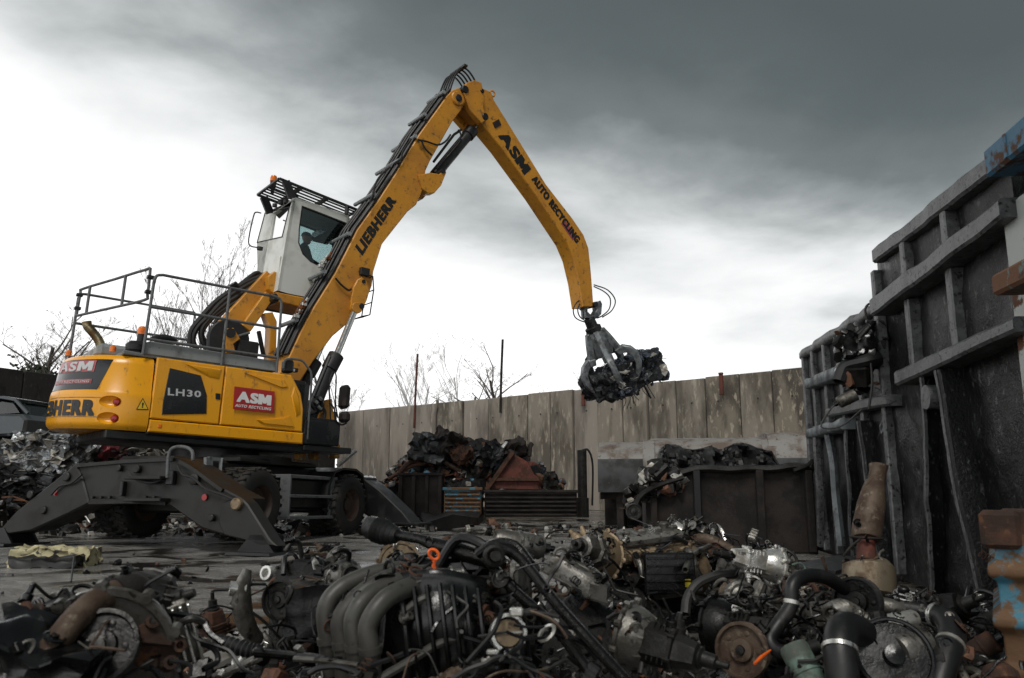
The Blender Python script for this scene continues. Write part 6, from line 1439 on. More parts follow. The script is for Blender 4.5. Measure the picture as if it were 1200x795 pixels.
def engine(label, M_, seed, L_=.50, W_=.26, H_=.55, block='iron_oily', head='alu', cover='plastic_black', sump='iron_grey', front='alu', rust_side=1, nw=6, runners=False, group='scrap engines in the foreground', bell=True, cat='engine'):
    rn = random.Random(seed); t_ = thing('car_engine', label, cat, M_, group)
    zb0, zb1, zh = .18, H_ * .70, H_ * .86
    b = MB(); b.box((0, 0, (zb0 + zb1) / 2), (L_, W_, zb1 - zb0), .02); rib_box(b, (0, 0, (zb0 + zb1) / 2), (L_ * .9, W_, (zb1 - zb0) * .8), 0, 6, .014)
    for s_ in (-1, 1):
        for k in range(4): b.lathe([(.026, 0), (.026, .02), (.018, .022), (.016, .008)], 12, TR(((-.375 + .25 * k) * L_, s_ * W_ / 2, zb0 + .1), -90 * s_, 0, 0))
        for k in range(5): b.lathe([(rn.uniform(.012, .03), 0), (rn.uniform(.01, .02), rn.uniform(.03, .07))], 9, TR((rn.uniform(-.45, .45) * L_, s_ * W_ / 2, rn.uniform(zb0, zb1)), -90 * s_ + rn.uniform(-20, 20), 0, 0))
        b.box((0, s_ * (W_ / 2 + .012), zb0 + .015), (L_, .03, .03), .006)
    bl_ = bp(b, 'cylinder_block', block, t_)
    b = MB(); r0 = [(-L_ / 2 + .01, -W_ / 2), (L_ / 2 - .01, -W_ / 2), (L_ / 2 - .01, W_ / 2), (-L_ / 2 + .01, W_ / 2)]
    b.loft([[(x * k, y * k2, z) for x, y in r0] for k, k2, z in ((.70, .62, 0), (.78, .72, .02), (.86, .80, .10), (1.0, .98, .16), (1.04, 1.08, .165), (1.04, 1.08, .18))]); rib_box(b, (0, 0, .08), (L_ * .7, W_ * .62, .06), 0, 5, .012)
    bolts(b, [(-L_ / 2 + L_ * (k + .5) / 7, s_ * W_ * .54, .165) for k in range(7) for s_ in (-1, 1)], (0, 0, -1)); bp(b, 'oil_sump', sump, t_)
    b = MB(); b.box((0, 0, (zb1 + zh) / 2), (L_ * 1.02, W_ * 1.02, zh - zb1), .012)
    for k in range(4):
        for s_ in (-1, 1): b.box(((-.375 + .25 * k) * L_, s_ * W_ * .53, (zb1 + zh) / 2 + .005), (.075, .05, .055), .012)
    bolts(b, [((-.5 + .125 * k) * L_, s_ * W_ * .47, zh) for k in range(9) for s_ in (-1, 1)], (0, 0, 1)); bp(b, 'cylinder_head', head, t_)
    b = MB(); b.box((0, 0, (zh + H_) / 2 + .004), (L_ * .94, W_ * .78, H_ - zh), .024)
    for k in range(5): b.box(((-.36 + .18 * k) * L_, 0, H_ + .002), (.03, W_ * .62, .018), .006)
    b.lathe([(.034, 0), (.034, .03), (.028, .038), (0, .038)], 14, Matrix.Translation((L_ * .3, W_ * .18, H_))); 
    for k in range(4): b.box(((-.36 + .24 * k) * L_, -W_ * .12, H_ + .014), (.05, .04, .035), .008)
    bp(b, 'valve_cover', cover, t_)
    b = MB(); q = [(-W_ * .50, .05), (-W_ * .30, .0), (W_ * .3, 0), (W_ * .50, .05), (W_ * .56, .25), (W_ * .50, H_ * .93), (W_ * .2, H_ * 1.0), (-W_ * .2, H_ * 1.0), (-W_ * .50, H_ * .93), (-W_ * .56, .25)]
    b.prism(q, -L_ / 2 - .045, -L_ / 2 - .002, 0, .012); bolts(b, [(-L_ / 2 - .045, y * .93, z * .96 + .01) for y, z in q], (-1, 0, 0), .010, .010); tc_ = bp(b, 'timing_cover', front, t_)
    for (y, z, r_) in ((0, .13, .085), (W_ * .42, H_ * .52, .045), (-W_ * .42, H_ * .48, .055), (W_ * .05, H_ * .62, .035)):
        b = MB(); pulley_geo(b, TR((-L_ / 2 - .075, y, z), 0, -90, 0), r_); bp(b, 'pulley', 'iron_grey' if r_ > .06 else 'iron_oily', t_)
    b = MB(); pth = [(0, .13 - .088), (-.088, .13), (-W_ * .42 - .05, H_ * .46), (-W_ * .42, H_ * .48 + .058), (W_ * .05, H_ * .62 + .037), (W_ * .42 + .03, H_ * .52 + .035), (W_ * .42 + .045, H_ * .50), (.088, .13)]
    b.tube([(-L_ / 2 - .075, y, z) for y, z in pth + pth[:1]], .009, 5, cap=False); bp(b, 'belt', 'black_rubber', t_)
    am = TR((-L_ / 2 + .07, -W_ * .62 - .03, H_ * .46), 0, 90, 0); b = MB(); b.lathe([(.02, -.09), (.05, -.085), (.066, -.06), (.068, -.02), (.060, -.015), (.060, .015), (.068, .02), (.066, .06), (.045, .085), (.02, .09)], 18, am)
    for k in range(12): a = PI2 * k / 12; b.box((math.cos(a) * .063, math.sin(a) * .063, .04), (.012, .012, .035), .002, am); b.box((math.cos(a) * .063, math.sin(a) * .063, -.04), (.012, .012, .035), .002, am)
    bp(b, 'alternator', 'alu_bright', t_)
    if bell:
        b = MB(); m = TR((L_ / 2, 0, .24), 0, 90, 0); b.lathe([(.185, 0), (.195, .0), (.195, .015), (.18, .02), (.165, .10), (.12, .15), (.05, .16)], 22, m)
        for k in range(9): a = PI2 * k / 9; b.lathe([(.022, -.004), (.022, .03), (.012, .034)], 8, m @ Matrix.Translation((math.cos(a) * .19, math.sin(a) * .19, 0)))
        bp(b, 'bell_housing', head, t_)
    s_ = rust_side; b = MB()
    for k in range(4):
        x = (-.375 + .25 * k) * L_; b.tube(smooth_path([(x, s_ * W_ * .52, (zb1 + zh) / 2), (x, s_ * (W_ * .5 + .06), (zb1 + zh) / 2 - .005), (x * .7, s_ * (W_ * .5 + .10), (zb1 + zh) / 2 - .06), (x * .3, s_ * (W_ * .5 + .09), zb1 - .14)], 3), [.020] * 10, 8)
        b.box((x, s_ * (W_ * .535), (zb1 + zh) / 2), (.08, .014, .06), .004)
    b.tube([(0, s_ * (W_ * .5 + .09), zb1 - .11), (0, s_ * (W_ * .5 + .08), zb1 - .22)], [.045, .03], 12); bp(b, 'exhaust_manifold', 'rust', t_)
    s_ = -s_; b = MB()
    for k in range(4):
        x = (-.375 + .25 * k) * L_; b.tube(smooth_path([(x, s_ * W_ * .52, (zb1 + zh) / 2), (x, s_ * (W_ * .5 + .09), (zb1 + zh) / 2 + .01), (x, s_ * (W_ * .5 + .15), (zb1 + zh) / 2 - .07), (x, s_ * (W_ * .5 + .13), zb1 - .16)], 3), .024, 9)
    b.tube([(-L_ * .45, s_ * (W_ * .5 + .12), zb1 - .17), (L_ * .45, s_ * (W_ * .5 + .12), zb1 - .17)], .05, 10); bp(b, 'intake_manifold', rn.choice(('alu', 'plastic_black', 'alu')), t_)
    b = MB(); b.lathe([(.01, 0), (.042, .005), (.045, .09), (.04, .10), (.0, .10)], 14, TR((rn.uniform(-.1, .1), W_ * .5 * rust_side, .2), -90 * rust_side - 15, 0, 0)); bp(b, 'oil_filter', 'plastic_black', t_)
    for _ in range(2):
        p = Vector((rn.uniform(-.5, .5) * L_, rn.choice((-1, 1)) * W_ * .5, rn.uniform(.3, H_))); d = Vector((rn.uniform(-.2, .2), rn.uniform(-.1, .1), rn.uniform(-.05, .1)))
        b = MB(); b.tube(smooth_path([p, p + d * .6 + Vector((0, 0, .07)), p + d * 1.3, p + d * 1.8 + Vector((0, 0, -.1))], 4), rn.uniform(.014, .022), 9); bp(b, 'hose', 'hose', t_)
    wires(t_, rn, nw, ((-L_ / 2, L_ / 2), (-W_ * .6, W_ * .6), (H_ * .5, H_ * 1.05)))
    return t_
def gearbox(label, M_, seed, m='alu', m2=None, r_=.19, ln=.30, name='gearbox', cat='gearbox', group='scrap gearboxes in the foreground'):
    """bell mouth at the origin opening to -z, body along +z"""
    rn = random.Random(seed); t_ = thing(name, label, cat, M_, group); m2 = m2 or m
    b = MB(); b.lathe([(r_ * .86, .01), (r_ * .92, 0), (r_ * 1.04, 0), (r_ * 1.04, .018), (r_ * .96, .024), (r_ * .88, .08), (r_ * .70, .14), (r_ * .62, .15), (r_ * .55, .10), (r_ * .35, .08), (r_ * .30, .04), (r_ * .1, .04)], 26, cap=True)
    for k in range(9): a = PI2 * k / 9 + .2; b.lathe([(.020, -.004), (.020, .03), (.011, .034)], 8, Matrix.Translation((math.cos(a) * r_ * 1.05, math.sin(a) * r_ * 1.05, 0)))
    for k in range(8):
        a = PI2 * k / 8; mm = Matrix.Rotation(a, 4, 'Z'); b.prism([(r_ * .62, .145), (r_ * .9, .03), (r_ * .95, .03), (r_ * .72, .15)], -.006, .006, 1, M=mm)
    bp(b, 'bell_housing', m, t_)
    b = MB(); oct_ = [(1, .45), (.7, .8), (-.6, .85), (-1, .4), (-.95, -.6), (-.5, -.95), (.6, -.9), (1, -.4)]
    b.loft([[(x * r_ * k, y * r_ * k2, z) for x, y in oct_] for k, k2, z in ((.62, .62, .12), (.68, .66, .15), (.62, .60, .13 + ln * .5), (.70, .66, .135 + ln * .5), (.70, .66, .155 + ln * .5), (.58, .55, .16 + ln * .5), (.42, .42, .12 + ln), (.30, .30, .13 + ln))])
    rib_box(b, (0, 0, .15 + ln * .26), (r_ * 1.12, r_ * 1.02, ln * .42), 2, 4, .008)
    bolts(b, [(x * r_ * .68, y * r_ * .64, .145 + ln * .5) for x, y in oct_], (0, 0, 1), .011, .018); bp(b, 'gear_case', m2, t_)
    b = MB(); b.lathe([(r_ * .30, .12 + ln), (r_ * .32, .14 + ln), (r_ * .22, .15 + ln), (r_ * .20, .22 + ln), (.018, .225 + ln), (.018, .29 + ln), (0, .29 + ln)], 16); bp(b, 'output_shaft', 'iron_grey', t_)
    for k in range(3):
        a = rn.random() * PI2; p = Vector((math.cos(a) * r_ * .62, math.sin(a) * r_ * .6, .16 + ln * rn.uniform(.05, .6))); q = MB(); mm = Matrix.Translation(p) @ Vector((p.x, p.y, 0)).to_track_quat('Z', 'Y').to_matrix().to_4x4()
        q.lathe([(.045, -.03), (.045, .01), (.035, .02), (.03, .05), (.02, .055), (.015, .09), (0, .09)], 14, mm); bp(q, 'flange', rn.choice((m, 'iron_oily', 'iron_grey')), t_)
    wires(t_, rn, 3, ((-r_ * .7, r_ * .7), (-r_ * .7, r_ * .7), (.1, ln)))
    return t_
def tube_thing(name, label, cat, pts, r_, m, n=12, group=None, clamps=(), ridges=0, k=4, open_=True):
    """pts are (u, v, depth) pixels or places"""
    P_ = smooth_path([at(*p) if not isinstance(p, Vector) else p for p in pts], k)
    t_ = thing(name, label, cat, Matrix.Translation((P_[0] + P_[-1]) / 2), group); b = MB()
    rr = r_ if not isinstance(r_, (list, tuple)) else [r_[min(int(i / (len(P_) - 1) * (len(r_) - 1)), len(r_) - 2)] * (1 - ((i / (len(P_) - 1) * (len(r_) - 1)) % 1 if i < len(P_) - 1 else 1)) + r_[min(int(i / (len(P_) - 1) * (len(r_) - 1)) + 1, len(r_) - 1)] * ((i / (len(P_) - 1) * (len(r_) - 1)) % 1 if i < len(P_) - 1 else 1) for i in range(len(P_))]
    if ridges: rr = [(rr if not isinstance(rr, list) else rr[i]) * (1.0 if i % 2 else .78) for i in range(len(P_))]
    b.tube(P_, rr, n, cap=not open_)
    if open_:
        q = [r * .82 for r in rr] if isinstance(rr, list) else rr * .82
        kk = len(b.f); b.tube(P_, q, n, cap=False)
        for i in range(kk, len(b.f)): b.f[i] = b.f[i][::-1]
        R0 = 0; n2 = len(P_) * n
        for e in (0, len(P_) - 1):
            for i in range(n): j = (i + 1) % n; b.f.append((e * n + i, e * n + j, n2 + e * n + j, n2 + e * n + i))
    b.build('tube', m, t_)
    for f in clamps:
        i = int(f * (len(P_) - 1)); i = max(1, min(len(P_) - 2, i)); d = (P_[i + 1] - P_[i - 1]).normalized(); r0 = rr[i] if isinstance(rr, list) else rr
        b = MB(); b.tube([P_[i] - d * .009, P_[i] + d * .009], r0 * 1.08, n); b.build('clamp', 'alu_bright', t_)
    return t_
def disc_thing(name, label, p, axis, r_, m, w_=.035, group=None, cat='pulley'):
    mm = Matrix.Translation(p) @ Vector(axis).to_track_quat('Z', 'Y').to_matrix().to_4x4(); t_ = thing(name, label, cat, mm, group)
    b = MB(); pulley_geo(b, Matrix(), r_, w_, 30, 5); bp(b, 'disc', m, t_); b = MB(); b.lathe([(r_ * .16, -w_ * .6), (r_ * .16, w_ * .75), (0, w_ * .8)], 12); bp(b, 'hub', 'iron_grey', t_); return t_
def alternator(label, M_, m='alu', group=None, name='alternator', cat='alternator'):
    t_ = thing(name, label, cat, M_, group); b = MB(); b.lathe([(.02, -.09), (.05, -.085), (.066, -.06), (.068, -.02), (.060, -.015), (.060, .015), (.068, .02), (.066, .06), (.045, .085), (.02, .09)], 20)
    for k in range(14): a = PI2 * k / 14; b.box((math.cos(a) * .063, math.sin(a) * .063, .04), (.012, .012, .035), .002); b.box((math.cos(a) * .063, math.sin(a) * .063, -.04), (.012, .012, .035), .002)
    b.box((.08, 0, 0), (.06, .03, .05), .008); b.box((-.08, 0, 0), (.05, .03, .04), .008); bp(b, 'casing', m, t_)
    b = MB(); pulley_geo(b, Matrix.Translation((0, 0, .105)), .034, .028, 18, 0); bp(b, 'pulley', 'iron_grey', t_); return t_
def turbo(label, M_, m='alu', m2='rust_pipe', group=None):
    t_ = thing('turbocharger', label, 'turbocharger', M_, group); b = MB(); P_ = []; rr = []
    for i in range(26): a = i / 25 * PI2 * 1.02; P_.append((math.cos(a) * .075, math.sin(a) * .075, 0)); rr.append(.016 + .022 * i / 25)
    P_ += [(.075 + .0, .06, 0), (.075, .13, 0)]; rr += [.038, .036]; b.tube(P_, rr, 10); b.lathe([(.055, -.03), (.06, .02), (.045, .03), (.045, .07), (.038, .07), (.036, .02), (.01, .0)], 20); bp(b, 'compressor', m, t_)
    b = MB(); b.tube([(x, -y, z - .10) for x, y, z in P_], [r * .9 for r in rr], 10); b.lathe([(.055, -.13), (.05, -.07), (.03, -.06), (.03, -.03)], 18); bp(b, 'turbine', m2, t_); return t_
def canister(label, M_, m, r_=.05, h=.2, group=None, name='canister'):
    t_ = thing(name, label, 'canister', M_, group); b = MB(); b.lathe([(r_ * .4, 0), (r_ * .9, .005), (r_, .02), (r_, h * .45), (r_ * 1.08, h * .47), (r_ * 1.08, h * .53), (r_, h * .55), (r_, h * .9), (r_ * .8, h * .98), (r_ * .4, h)], 20); bp(b, 'can', m, t_)
    b = MB(); b.lathe([(r_ * .4, h - .002), (r_ * .4, h + .03), (r_ * .25, h + .035), (r_ * .25, h + .06), (0, h + .06)], 12); bp(b, 'cap', 'plastic_black', t_); return t_
def bracket(label, M_, m, seed, s=.2, group=None):
    rn = random.Random(seed); t_ = thing('cast_bracket', label, 'bracket', M_, group); b = MB(); n = 7
    q = [(math.cos(PI2 * i / n) * s * rn.uniform(.4, .75), math.sin(PI2 * i / n) * s * rn.uniform(.25, .6)) for i in range(n)]
    b.prism(q, -.012, .012, 2, .004)
    for x, y in q[::2]: b.lathe([(.022, -.03), (.022, .03), (.012, .032), (.012, -.02)], 10, Matrix.Translation((x * .85, y * .85, 0)))
    b.prism([(-s * .5, .01), (s * .5, .01), (s * .3, .05), (-s * .2, .06)], -.006, .006, 1); bp(b, 'casting', m, t_); return t_
# --- dark beds of dirt and crumbs under the heaps
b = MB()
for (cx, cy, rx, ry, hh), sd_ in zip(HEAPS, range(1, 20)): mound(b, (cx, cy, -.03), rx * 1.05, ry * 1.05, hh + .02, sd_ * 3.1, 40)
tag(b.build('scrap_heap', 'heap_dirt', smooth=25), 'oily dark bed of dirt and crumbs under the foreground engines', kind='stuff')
def near_heap(rn):
    cx, cy, rx, ry, hh = HEAPS[rn.choice((0, 1, 1, 2, 2, 2, 3, 3, 4, 5, 6, 7, 8, 9, 10))]; a = rn.random() * PI2; q = math.sqrt(rn.random())
    x, y = cx + math.cos(a) * q * rx, cy + math.sin(a) * q * ry; return Vector((x, y, heap_h(x, y) + rn.uniform(-.02, .05)))
scatter('engine_crumbs', (('shard_dark', .58), ('shard_pale', .22), ('shard_rust', .12), ('plastic_black', .08)), random.Random(51), 2000, near_heap, (.02, .13), '% broken bits scattered between the foreground engines')
def gap_ground(rn): return Vector((rn.uniform(.25, 1.7), rn.uniform(3.6, 5.9), rn.uniform(.0, .02)))
scatter('engine_crumbs', (('shard_dark', .75), ('shard_pale', .25)), random.Random(52), 1100, gap_ground, (.012, .06), '% flakes on the ground between the engine heaps', 'pcp')
def tangle(label, cs, n, seed, r_=.005, mats=('hose', 'hose', 'hose_grey', 'plastic_black'), spread=.18):
    rn = random.Random(seed)
    for mt in sorted(set(mats)):
        b = MB()
        for _ in range(int(n * mats.count(mt) / len(mats))):
            u, v, D = rn.choice(cs); p = at(u + rn.gauss(0, 14), v + rn.gauss(0, 5), D); P_ = [p]
            d = Vector((rn.gauss(0, 1), rn.gauss(0, .6), rn.gauss(-.1, .2))).normalized()
            for k in range(rn.randint(3, 6)):
                d = (d + Vector((rn.gauss(0, .6), rn.gauss(0, .5), rn.gauss(-.16, .25)))).normalized(); P_.append(P_[-1] + d * spread * rn.uniform(.15, .5))
            b.tube(smooth_path(P_, 4), r_ * rn.uniform(.6, 2.0), 5)
        tag(b.build('wire_tangle', mt, smooth=60), {'hose': 'black', 'hose_grey': 'grey', 'plastic_black': 'glossy black', 'alu_bright': 'bright', 'rust_pipe': 'brown', 'copper': 'coppery'}[mt] + ' ' + label, kind='stuff')
def z_on(x, y): return heap_h(x, y)
# --- engine with the four intake runners, centre
A = engine('big black engine with four grey curved intake runners in the centre foreground', TR((-.25, 3.45, .10), 12, 4, 168), 101, .56, .30, .56, block='iron_oily', head='iron_grey', cover='plastic_black', nw=10)
rp = [[(386, 790, 3.12), (384.6, 750, 3.10), (382, 715, 3.10), (396, 693, 3.13), (426, 677, 3.18), (460, 669, 3.24), (487, 671, 3.30)],
      [(404, 795, 3.06), (402, 755, 3.04), (399, 727, 3.04), (416, 703, 3.07), (443, 684, 3.12), (475, 673, 3.20), (505, 675, 3.28)],
      [(419, 800, 3.00), (417, 758, 2.98), (414, 727, 2.98), (426, 705, 3.00), (450, 689, 3.06), (490, 677, 3.16), (525, 677, 3.25)],
      [(436, 800, 2.95), (434, 762, 2.93), (431, 735, 2.93), (443, 712, 2.95), (462, 696, 3.00), (500, 683, 3.12), (545, 681, 3.22)]]
for p_ in rp:
    b = MB(); pts = smooth_path([at(*q) for q in p_], 5); b.tube(pts, .036, 14); rn_ = b.build('intake_runner', 'plastic_grey', A)
    i = 5; d = (pts[i + 1] - pts[i]).normalized(); b = MB(); b.tube([pts[i] - d * .012, pts[i] + d * .012], .042, 14); b.build('runner_flange', 'plastic_grey', rn_)
vs = []; nu, nv_ = 18, 14
for i in range(nu + 1):
    for j in range(nv_ + 1):
        f, g_ = i / nu, j / nv_
        u = (455 - 12 * g_) + (112 + 40 * g_) * f; v = 680 + 130 * g_ - 10 * math.sin(f * math.pi) - 14 * f * (1 - f) * (1 - g_)
        vs.append(tuple(at(u, v, 3.16 - .10 * math.sin(f * 3.1) - .05 * math.sin(g_ * 3.1) + .035 * noise.noise(Vector((f * 3, g_ * 3, 2))))))
b = MB(); m_ = nv_ + 1; b.add(vs, [(i * m_ + j, i * m_ + j + 1, (i + 1) * m_ + j + 1, (i + 1) * m_ + j) for i in range(nu) for j in range(nv_)])
o = b.build('intake_plenum', 'plastic_black', A, smooth=60); o.modifiers.new('thick', 'SOLIDIFY').thickness = -.02
for k in range(7):
    b = MB(); P_ = [at(470 + k * 15 + g_ * 12, 684 + g_ * 105 + abs(k - 3) * 2, 3.035 - .02 * math.sin(k * .5) - .05 * math.sin(g_ * 3.1)) for g_ in (0, .2, .4, .6, .8, 1)]
    b.tube(smooth_path(P_, 3), .009, 6); b.build('moulded_rib', 'plastic_black', A)
for pts in ([(462, 700, 3.05), (490, 682, 3.06), (530, 676, 3.1), (572, 684, 3.15)], [(446, 795, 2.95), (480, 775, 2.98), (520, 752, 3.0), (560, 748, 3.05)], [(470, 720, 3.02), (500, 700, 3.03), (540, 695, 3.08)]):
    b = MB(); b.tube(smooth_path([at(*q) for q in pts], 5), .016, 8); b.build('moulded_rib', 'plastic_grey', A)
b = MB(); c = at(508.5, 650, 3.2); b.torus(c, .022, .0065, (0, 1, .1), 20, 8, sx=.75); b.tube([c + Vector((0, 0, -.024)), at(508.5, 668, 3.2), at(509, 674, 3.2)], [.007, .010, .012], 8)
tag(b.build('dipstick_handle', 'orange_plastic', A), 'bright orange loop handle of the dipstick')
b = MB(); b.tube([at(509, 673, 3.2), at(511, 690, 3.22), at(515, 715, 3.28)], .006, 6); b.build('dipstick_tube', 'copper', A)
# --- drive shaft and wishbone bars
tube_thing('drive_shaft', 'black drive shaft with ribbed boot pointing left over the centre engines', 'drive shaft', [(434, 618, 3.75), (446, 622, 3.70), (458, 626, 3.66), (470, 628, 3.62), (492, 632, 3.55), (512, 639, 3.50), (535, 645, 3.45), (556, 652, 3.40), (590, 662, 3.35)], [.052, .058, .046, .022, .022, .030, .036, .034, .030], 'iron_oily', 16, open_=False)
tube_thing('boot', 'ribbed rubber boot on the left end of the drive shaft', 'rubber boot', [(440, 620, 3.69), (452, 624.5, 3.66), (466, 628, 3.62)], [.060, .058, .034], 'black_rubber', 16, ridges=1, k=6, open_=False)
for pts, lab in (([(582, 640, 3.20), (610, 655, 3.12), (650, 705, 2.98), (690, 750, 2.85), (735, 800, 2.70)], 'upper black wishbone bar running down right from the drive shaft'), ([(570, 655, 3.22), (600, 690, 3.12), (650, 735, 2.95), (700, 800, 2.75)], 'lower black wishbone bar running down right from the drive shaft'), ([(560, 650, 3.25), (580, 637, 3.22), (604, 640, 3.18), (622, 662, 3.12)], 'short black arm bent over the end of the drive shaft')):
    tube_thing('wishbone_bar', lab, 'suspension bar', pts, .020, 'iron_oily', 10, open_=False)
b = MB(); c = at(579, 652, 3.12); b.torus(c, .032, .012, (.2, -1, .1), 22, 8); b.lathe([(.02, -.04), (.02, .04)], 12, Matrix.Translation(c) @ Vector((.2, -1, .1)).to_track_quat('Z', 'Y').to_matrix().to_4x4()); tag(b.build('bush', 'iron_grey'), 'round metal bush at the joint of the wishbone bars', 'bush')
# --- cracked throttle body with a brown disc, below the bars
tb_ = thing('throttle_body', 'open silver throttle body with a brown disc in the dark centre heap', 'throttle body', TR(at(595, 742, 2.95), 0, 0, 0)); 
ax_ = Vector((.25, -1, .25)); mm = ax_.to_track_quat('Z', 'Y').to_matrix().to_4x4(); b = MB(); b.lathe([(.060, -.05), (.066, .0), (.066, .02), (.054, .02), (.050, -.04)], 22, mm, cap=False); bp(b, 'ring', 'alu_bright', tb_)
b = MB(); b.lathe([(.046, 0), (.046, .004), (0, .008)], 20, mm); bp(b, 'disc', 'alu_tan', tb_)
b = MB(); b.tube([mm @ Vector((-.05, 0, .01)), mm @ Vector((.05, 0, .012))], .005, 6); bp(b, 'spindle', 'alu_bright', tb_); b = MB(); b.box((.03, -.02, .075), (.05, .03, .03), .006); bp(b, 'lug', 'alu_bright', tb_); b = MB(); b.box((-.05, -.02, -.06), (.05, .03, .02), .006); bp(b, 'lug', 'alu_bright', tb_)
# --- left engine with the pulley towards the viewer
B = engine('greasy engine with a round pulley facing the viewer, left of centre', TR((-1.10, 4.62, .06), 0, 8, 78, .92), 202, .50, .30, .52, head='alu_bright', sump='iron_grey', front='iron_oily', nw=8)
b = MB(); 
P_ = [at(290, 668, 4.0), at(284, 690, 3.98), at(284, 715, 3.98), at(292, 738, 4.0), at(305, 750, 4.05)]
b.tube(smooth_path(P_, 4), [.03, .035, .045, .05, .055, .06, .062, .064, .064, .062, .06, .058, .055, .05, .045, .04, .03], 12, flat=.7); b.build('water_housing', 'alu', B)
b = MB(); m = Matrix.Translation(at(273, 690, 3.95)) @ Vector((-1, -.4, .1)).to_track_quat('Z', 'Y').to_matrix().to_4x4(); b.lathe([(.032, -.06), (.034, .0), (.036, .015), (.024, .015), (.022, -.03)], 14, m); b.build('pipe_stub', 'alu_bright', B)
b = MB(); b.lathe([(.02, 0), (.034, .005), (.034, .03), (.022, .032), (.018, .0)], 14, Matrix.Translation(at(316, 672, 3.95)) @ Vector((-.5, -1, .2)).to_track_quat('Z', 'Y').to_matrix().to_4x4()); b.build('pipe_stub', 'alu_bright', B)
disc_thing('pulley', 'rusty round pulley with bolt holes on the left engine', at(328, 703, 4.02), (-.35, -1, .1), .095, 'iron_grey')
b = MB(); crumple(b, (.30, .22, .24), .02, 3, 6, 5); tag(b.build('plastic_cover', 'plastic_black', None, TR(at(372, 712, 4.05), 0, 0, 10), smooth=40), 'glossy black cover beside the pulley of the left engine', 'cover')
alternator('pale grey cylinder with tapered end lying on the left engine', TR(at(402, 676, 4.2), 70, 60, 10, 1.25), 'alu', name='starter_motor', cat='starter motor')
t_ = gearbox('tan coloured cast gear housing behind the drive shaft boot', TR(at(468, 660, 4.7), -95, 15, 10, .62), 33, 'alu_tan')
gearbox('small rusty gear housing between the left engine and the drive shaft', TR(at(372, 668, 4.75), -60, 40, 10, .55), 34, 'rust_pipe', 'iron_oily')
# --- left heap
gearbox('large dirty gearbox with round bell mouth in the lower left corner heap', TR(at(128, 762, 2.62), -72, 12, 10, .98), 41, 'alu', 'iron_grey', r_=.20)
tube_thing('exhaust_pipe', 'thick brown rusty exhaust pipe rising across the lower left heap', 'pipe', [(10, 810, 2.35), (58, 762, 2.42), (92, 722, 2.5), (118, 702, 2.58), (150, 694, 2.66), (163, 706, 2.70)], [.036, .038, .040, .040, .046, .044], 'rust_pipe', 14)
tube_thing('exhaust_flange', 'dark ring round the end of the rusty exhaust pipe', 'ring', [(139, 697, 2.63), (152, 692, 2.66), (160, 696, 2.69)], .056, 'rust_dark', 16)
t_ = thing('finned_casting', 'pale aluminium casting with cooling fins at the right of the left heap', 'casting', TR(at(208, 738, 2.86), 8, -18, 25))
b = MB(); b.box((0, 0, 0), (.11, .12, .22), .012); bp(b, 'casting', 'alu', t_)
for k in range(5): b = MB(); b.box((-.05 + .025 * k, -.07, .0), (.010, .05, .20), .003); bp(b, 'fin', 'alu_bright', t_)
b = MB(); crumple(b, (.34, .24, .16), .045, 8.8, 10, 5); tag(b.build('bumper_piece', 'plastic_black', None, TR(at(38, 772, 2.42), 10, 20, 20), smooth=40), 'crumpled black plastic piece at the far lower left', 'plastic')
tube_thing('hose', 'dull black hose lying over the left heap behind the rusty pipe', 'hose', [(30, 735, 2.75), (60, 714, 2.8), (95, 706, 2.85), (125, 712, 2.85)], .035, 'hose', 12)
tube_thing('hose', 'thin bent black hose at the right foot of the left heap', 'hose', [(205, 750, 2.8), (228, 752, 2.85), (250, 760, 2.9), (255, 775, 2.9), (238, 785, 2.85)], .010, 'hose', 8)
tube_thing('corrugated_hose', 'corrugated black hose on the ground left of centre', 'hose', [(252, 752, 3.55), (270, 756, 3.52), (290, 762, 3.5), (306, 764, 3.5)], .034, 'black_rubber', 14, ridges=1, k=7)
b = MB(); b.beam(at(250, 795, 3.05), at(306, 770, 3.15), .05, .02, b=.004); tag(b.build('metal_bar', 'alu'), 'flat pale metal bar on the ground below the corrugated hose', 'bar')
tube_thing('tie_rod', 'black tie rod with pale end lying in front of the centre engine', 'rod', [(300, 765, 3.1), (335, 768, 3.05), (375, 772, 2.95), (410, 785, 2.85)], [.018, .016, .014, .014], 'iron_oily', 10, open_=False)
tube_thing('steel_tube', 'thin shiny tube beside the tie rod', 'rod', [(345, 772, 2.95), (385, 775, 2.9), (420, 780, 2.85)], .010, 'alu', 8)
tube_thing('hose', 'curled thin hose under the tie rod at the bottom edge', 'hose', [(362, 790, 2.8), (375, 783, 2.8), (400, 782, 2.78), (425, 792, 2.75)], .010, 'hose', 8)
b = MB(); b.tube([at(62, 662, 5.0) + Vector((.12, 0, -.1)), at(87, 652, 5.2)], .006, 5); tag(b.build('wire_stub', 'black_metal', smooth=20), 'short thin rod leaning on the mud before the left heap', 'rod')
alternator('small dark alternator at the upper edge of the left heap', TR(at(170, 716, 2.85), 60, 20, 0, .9), 'iron_oily')
disc_thing('pulley', 'dark wheel half buried in the middle of the left heap', at(118, 758, 2.50), (.2, -1, .45), .11, 'iron_oily')
bracket('rust brown bracket in front of the finned casting', TR(at(178, 756, 2.62), 70, 10, 30), 'rust', 61, .16)
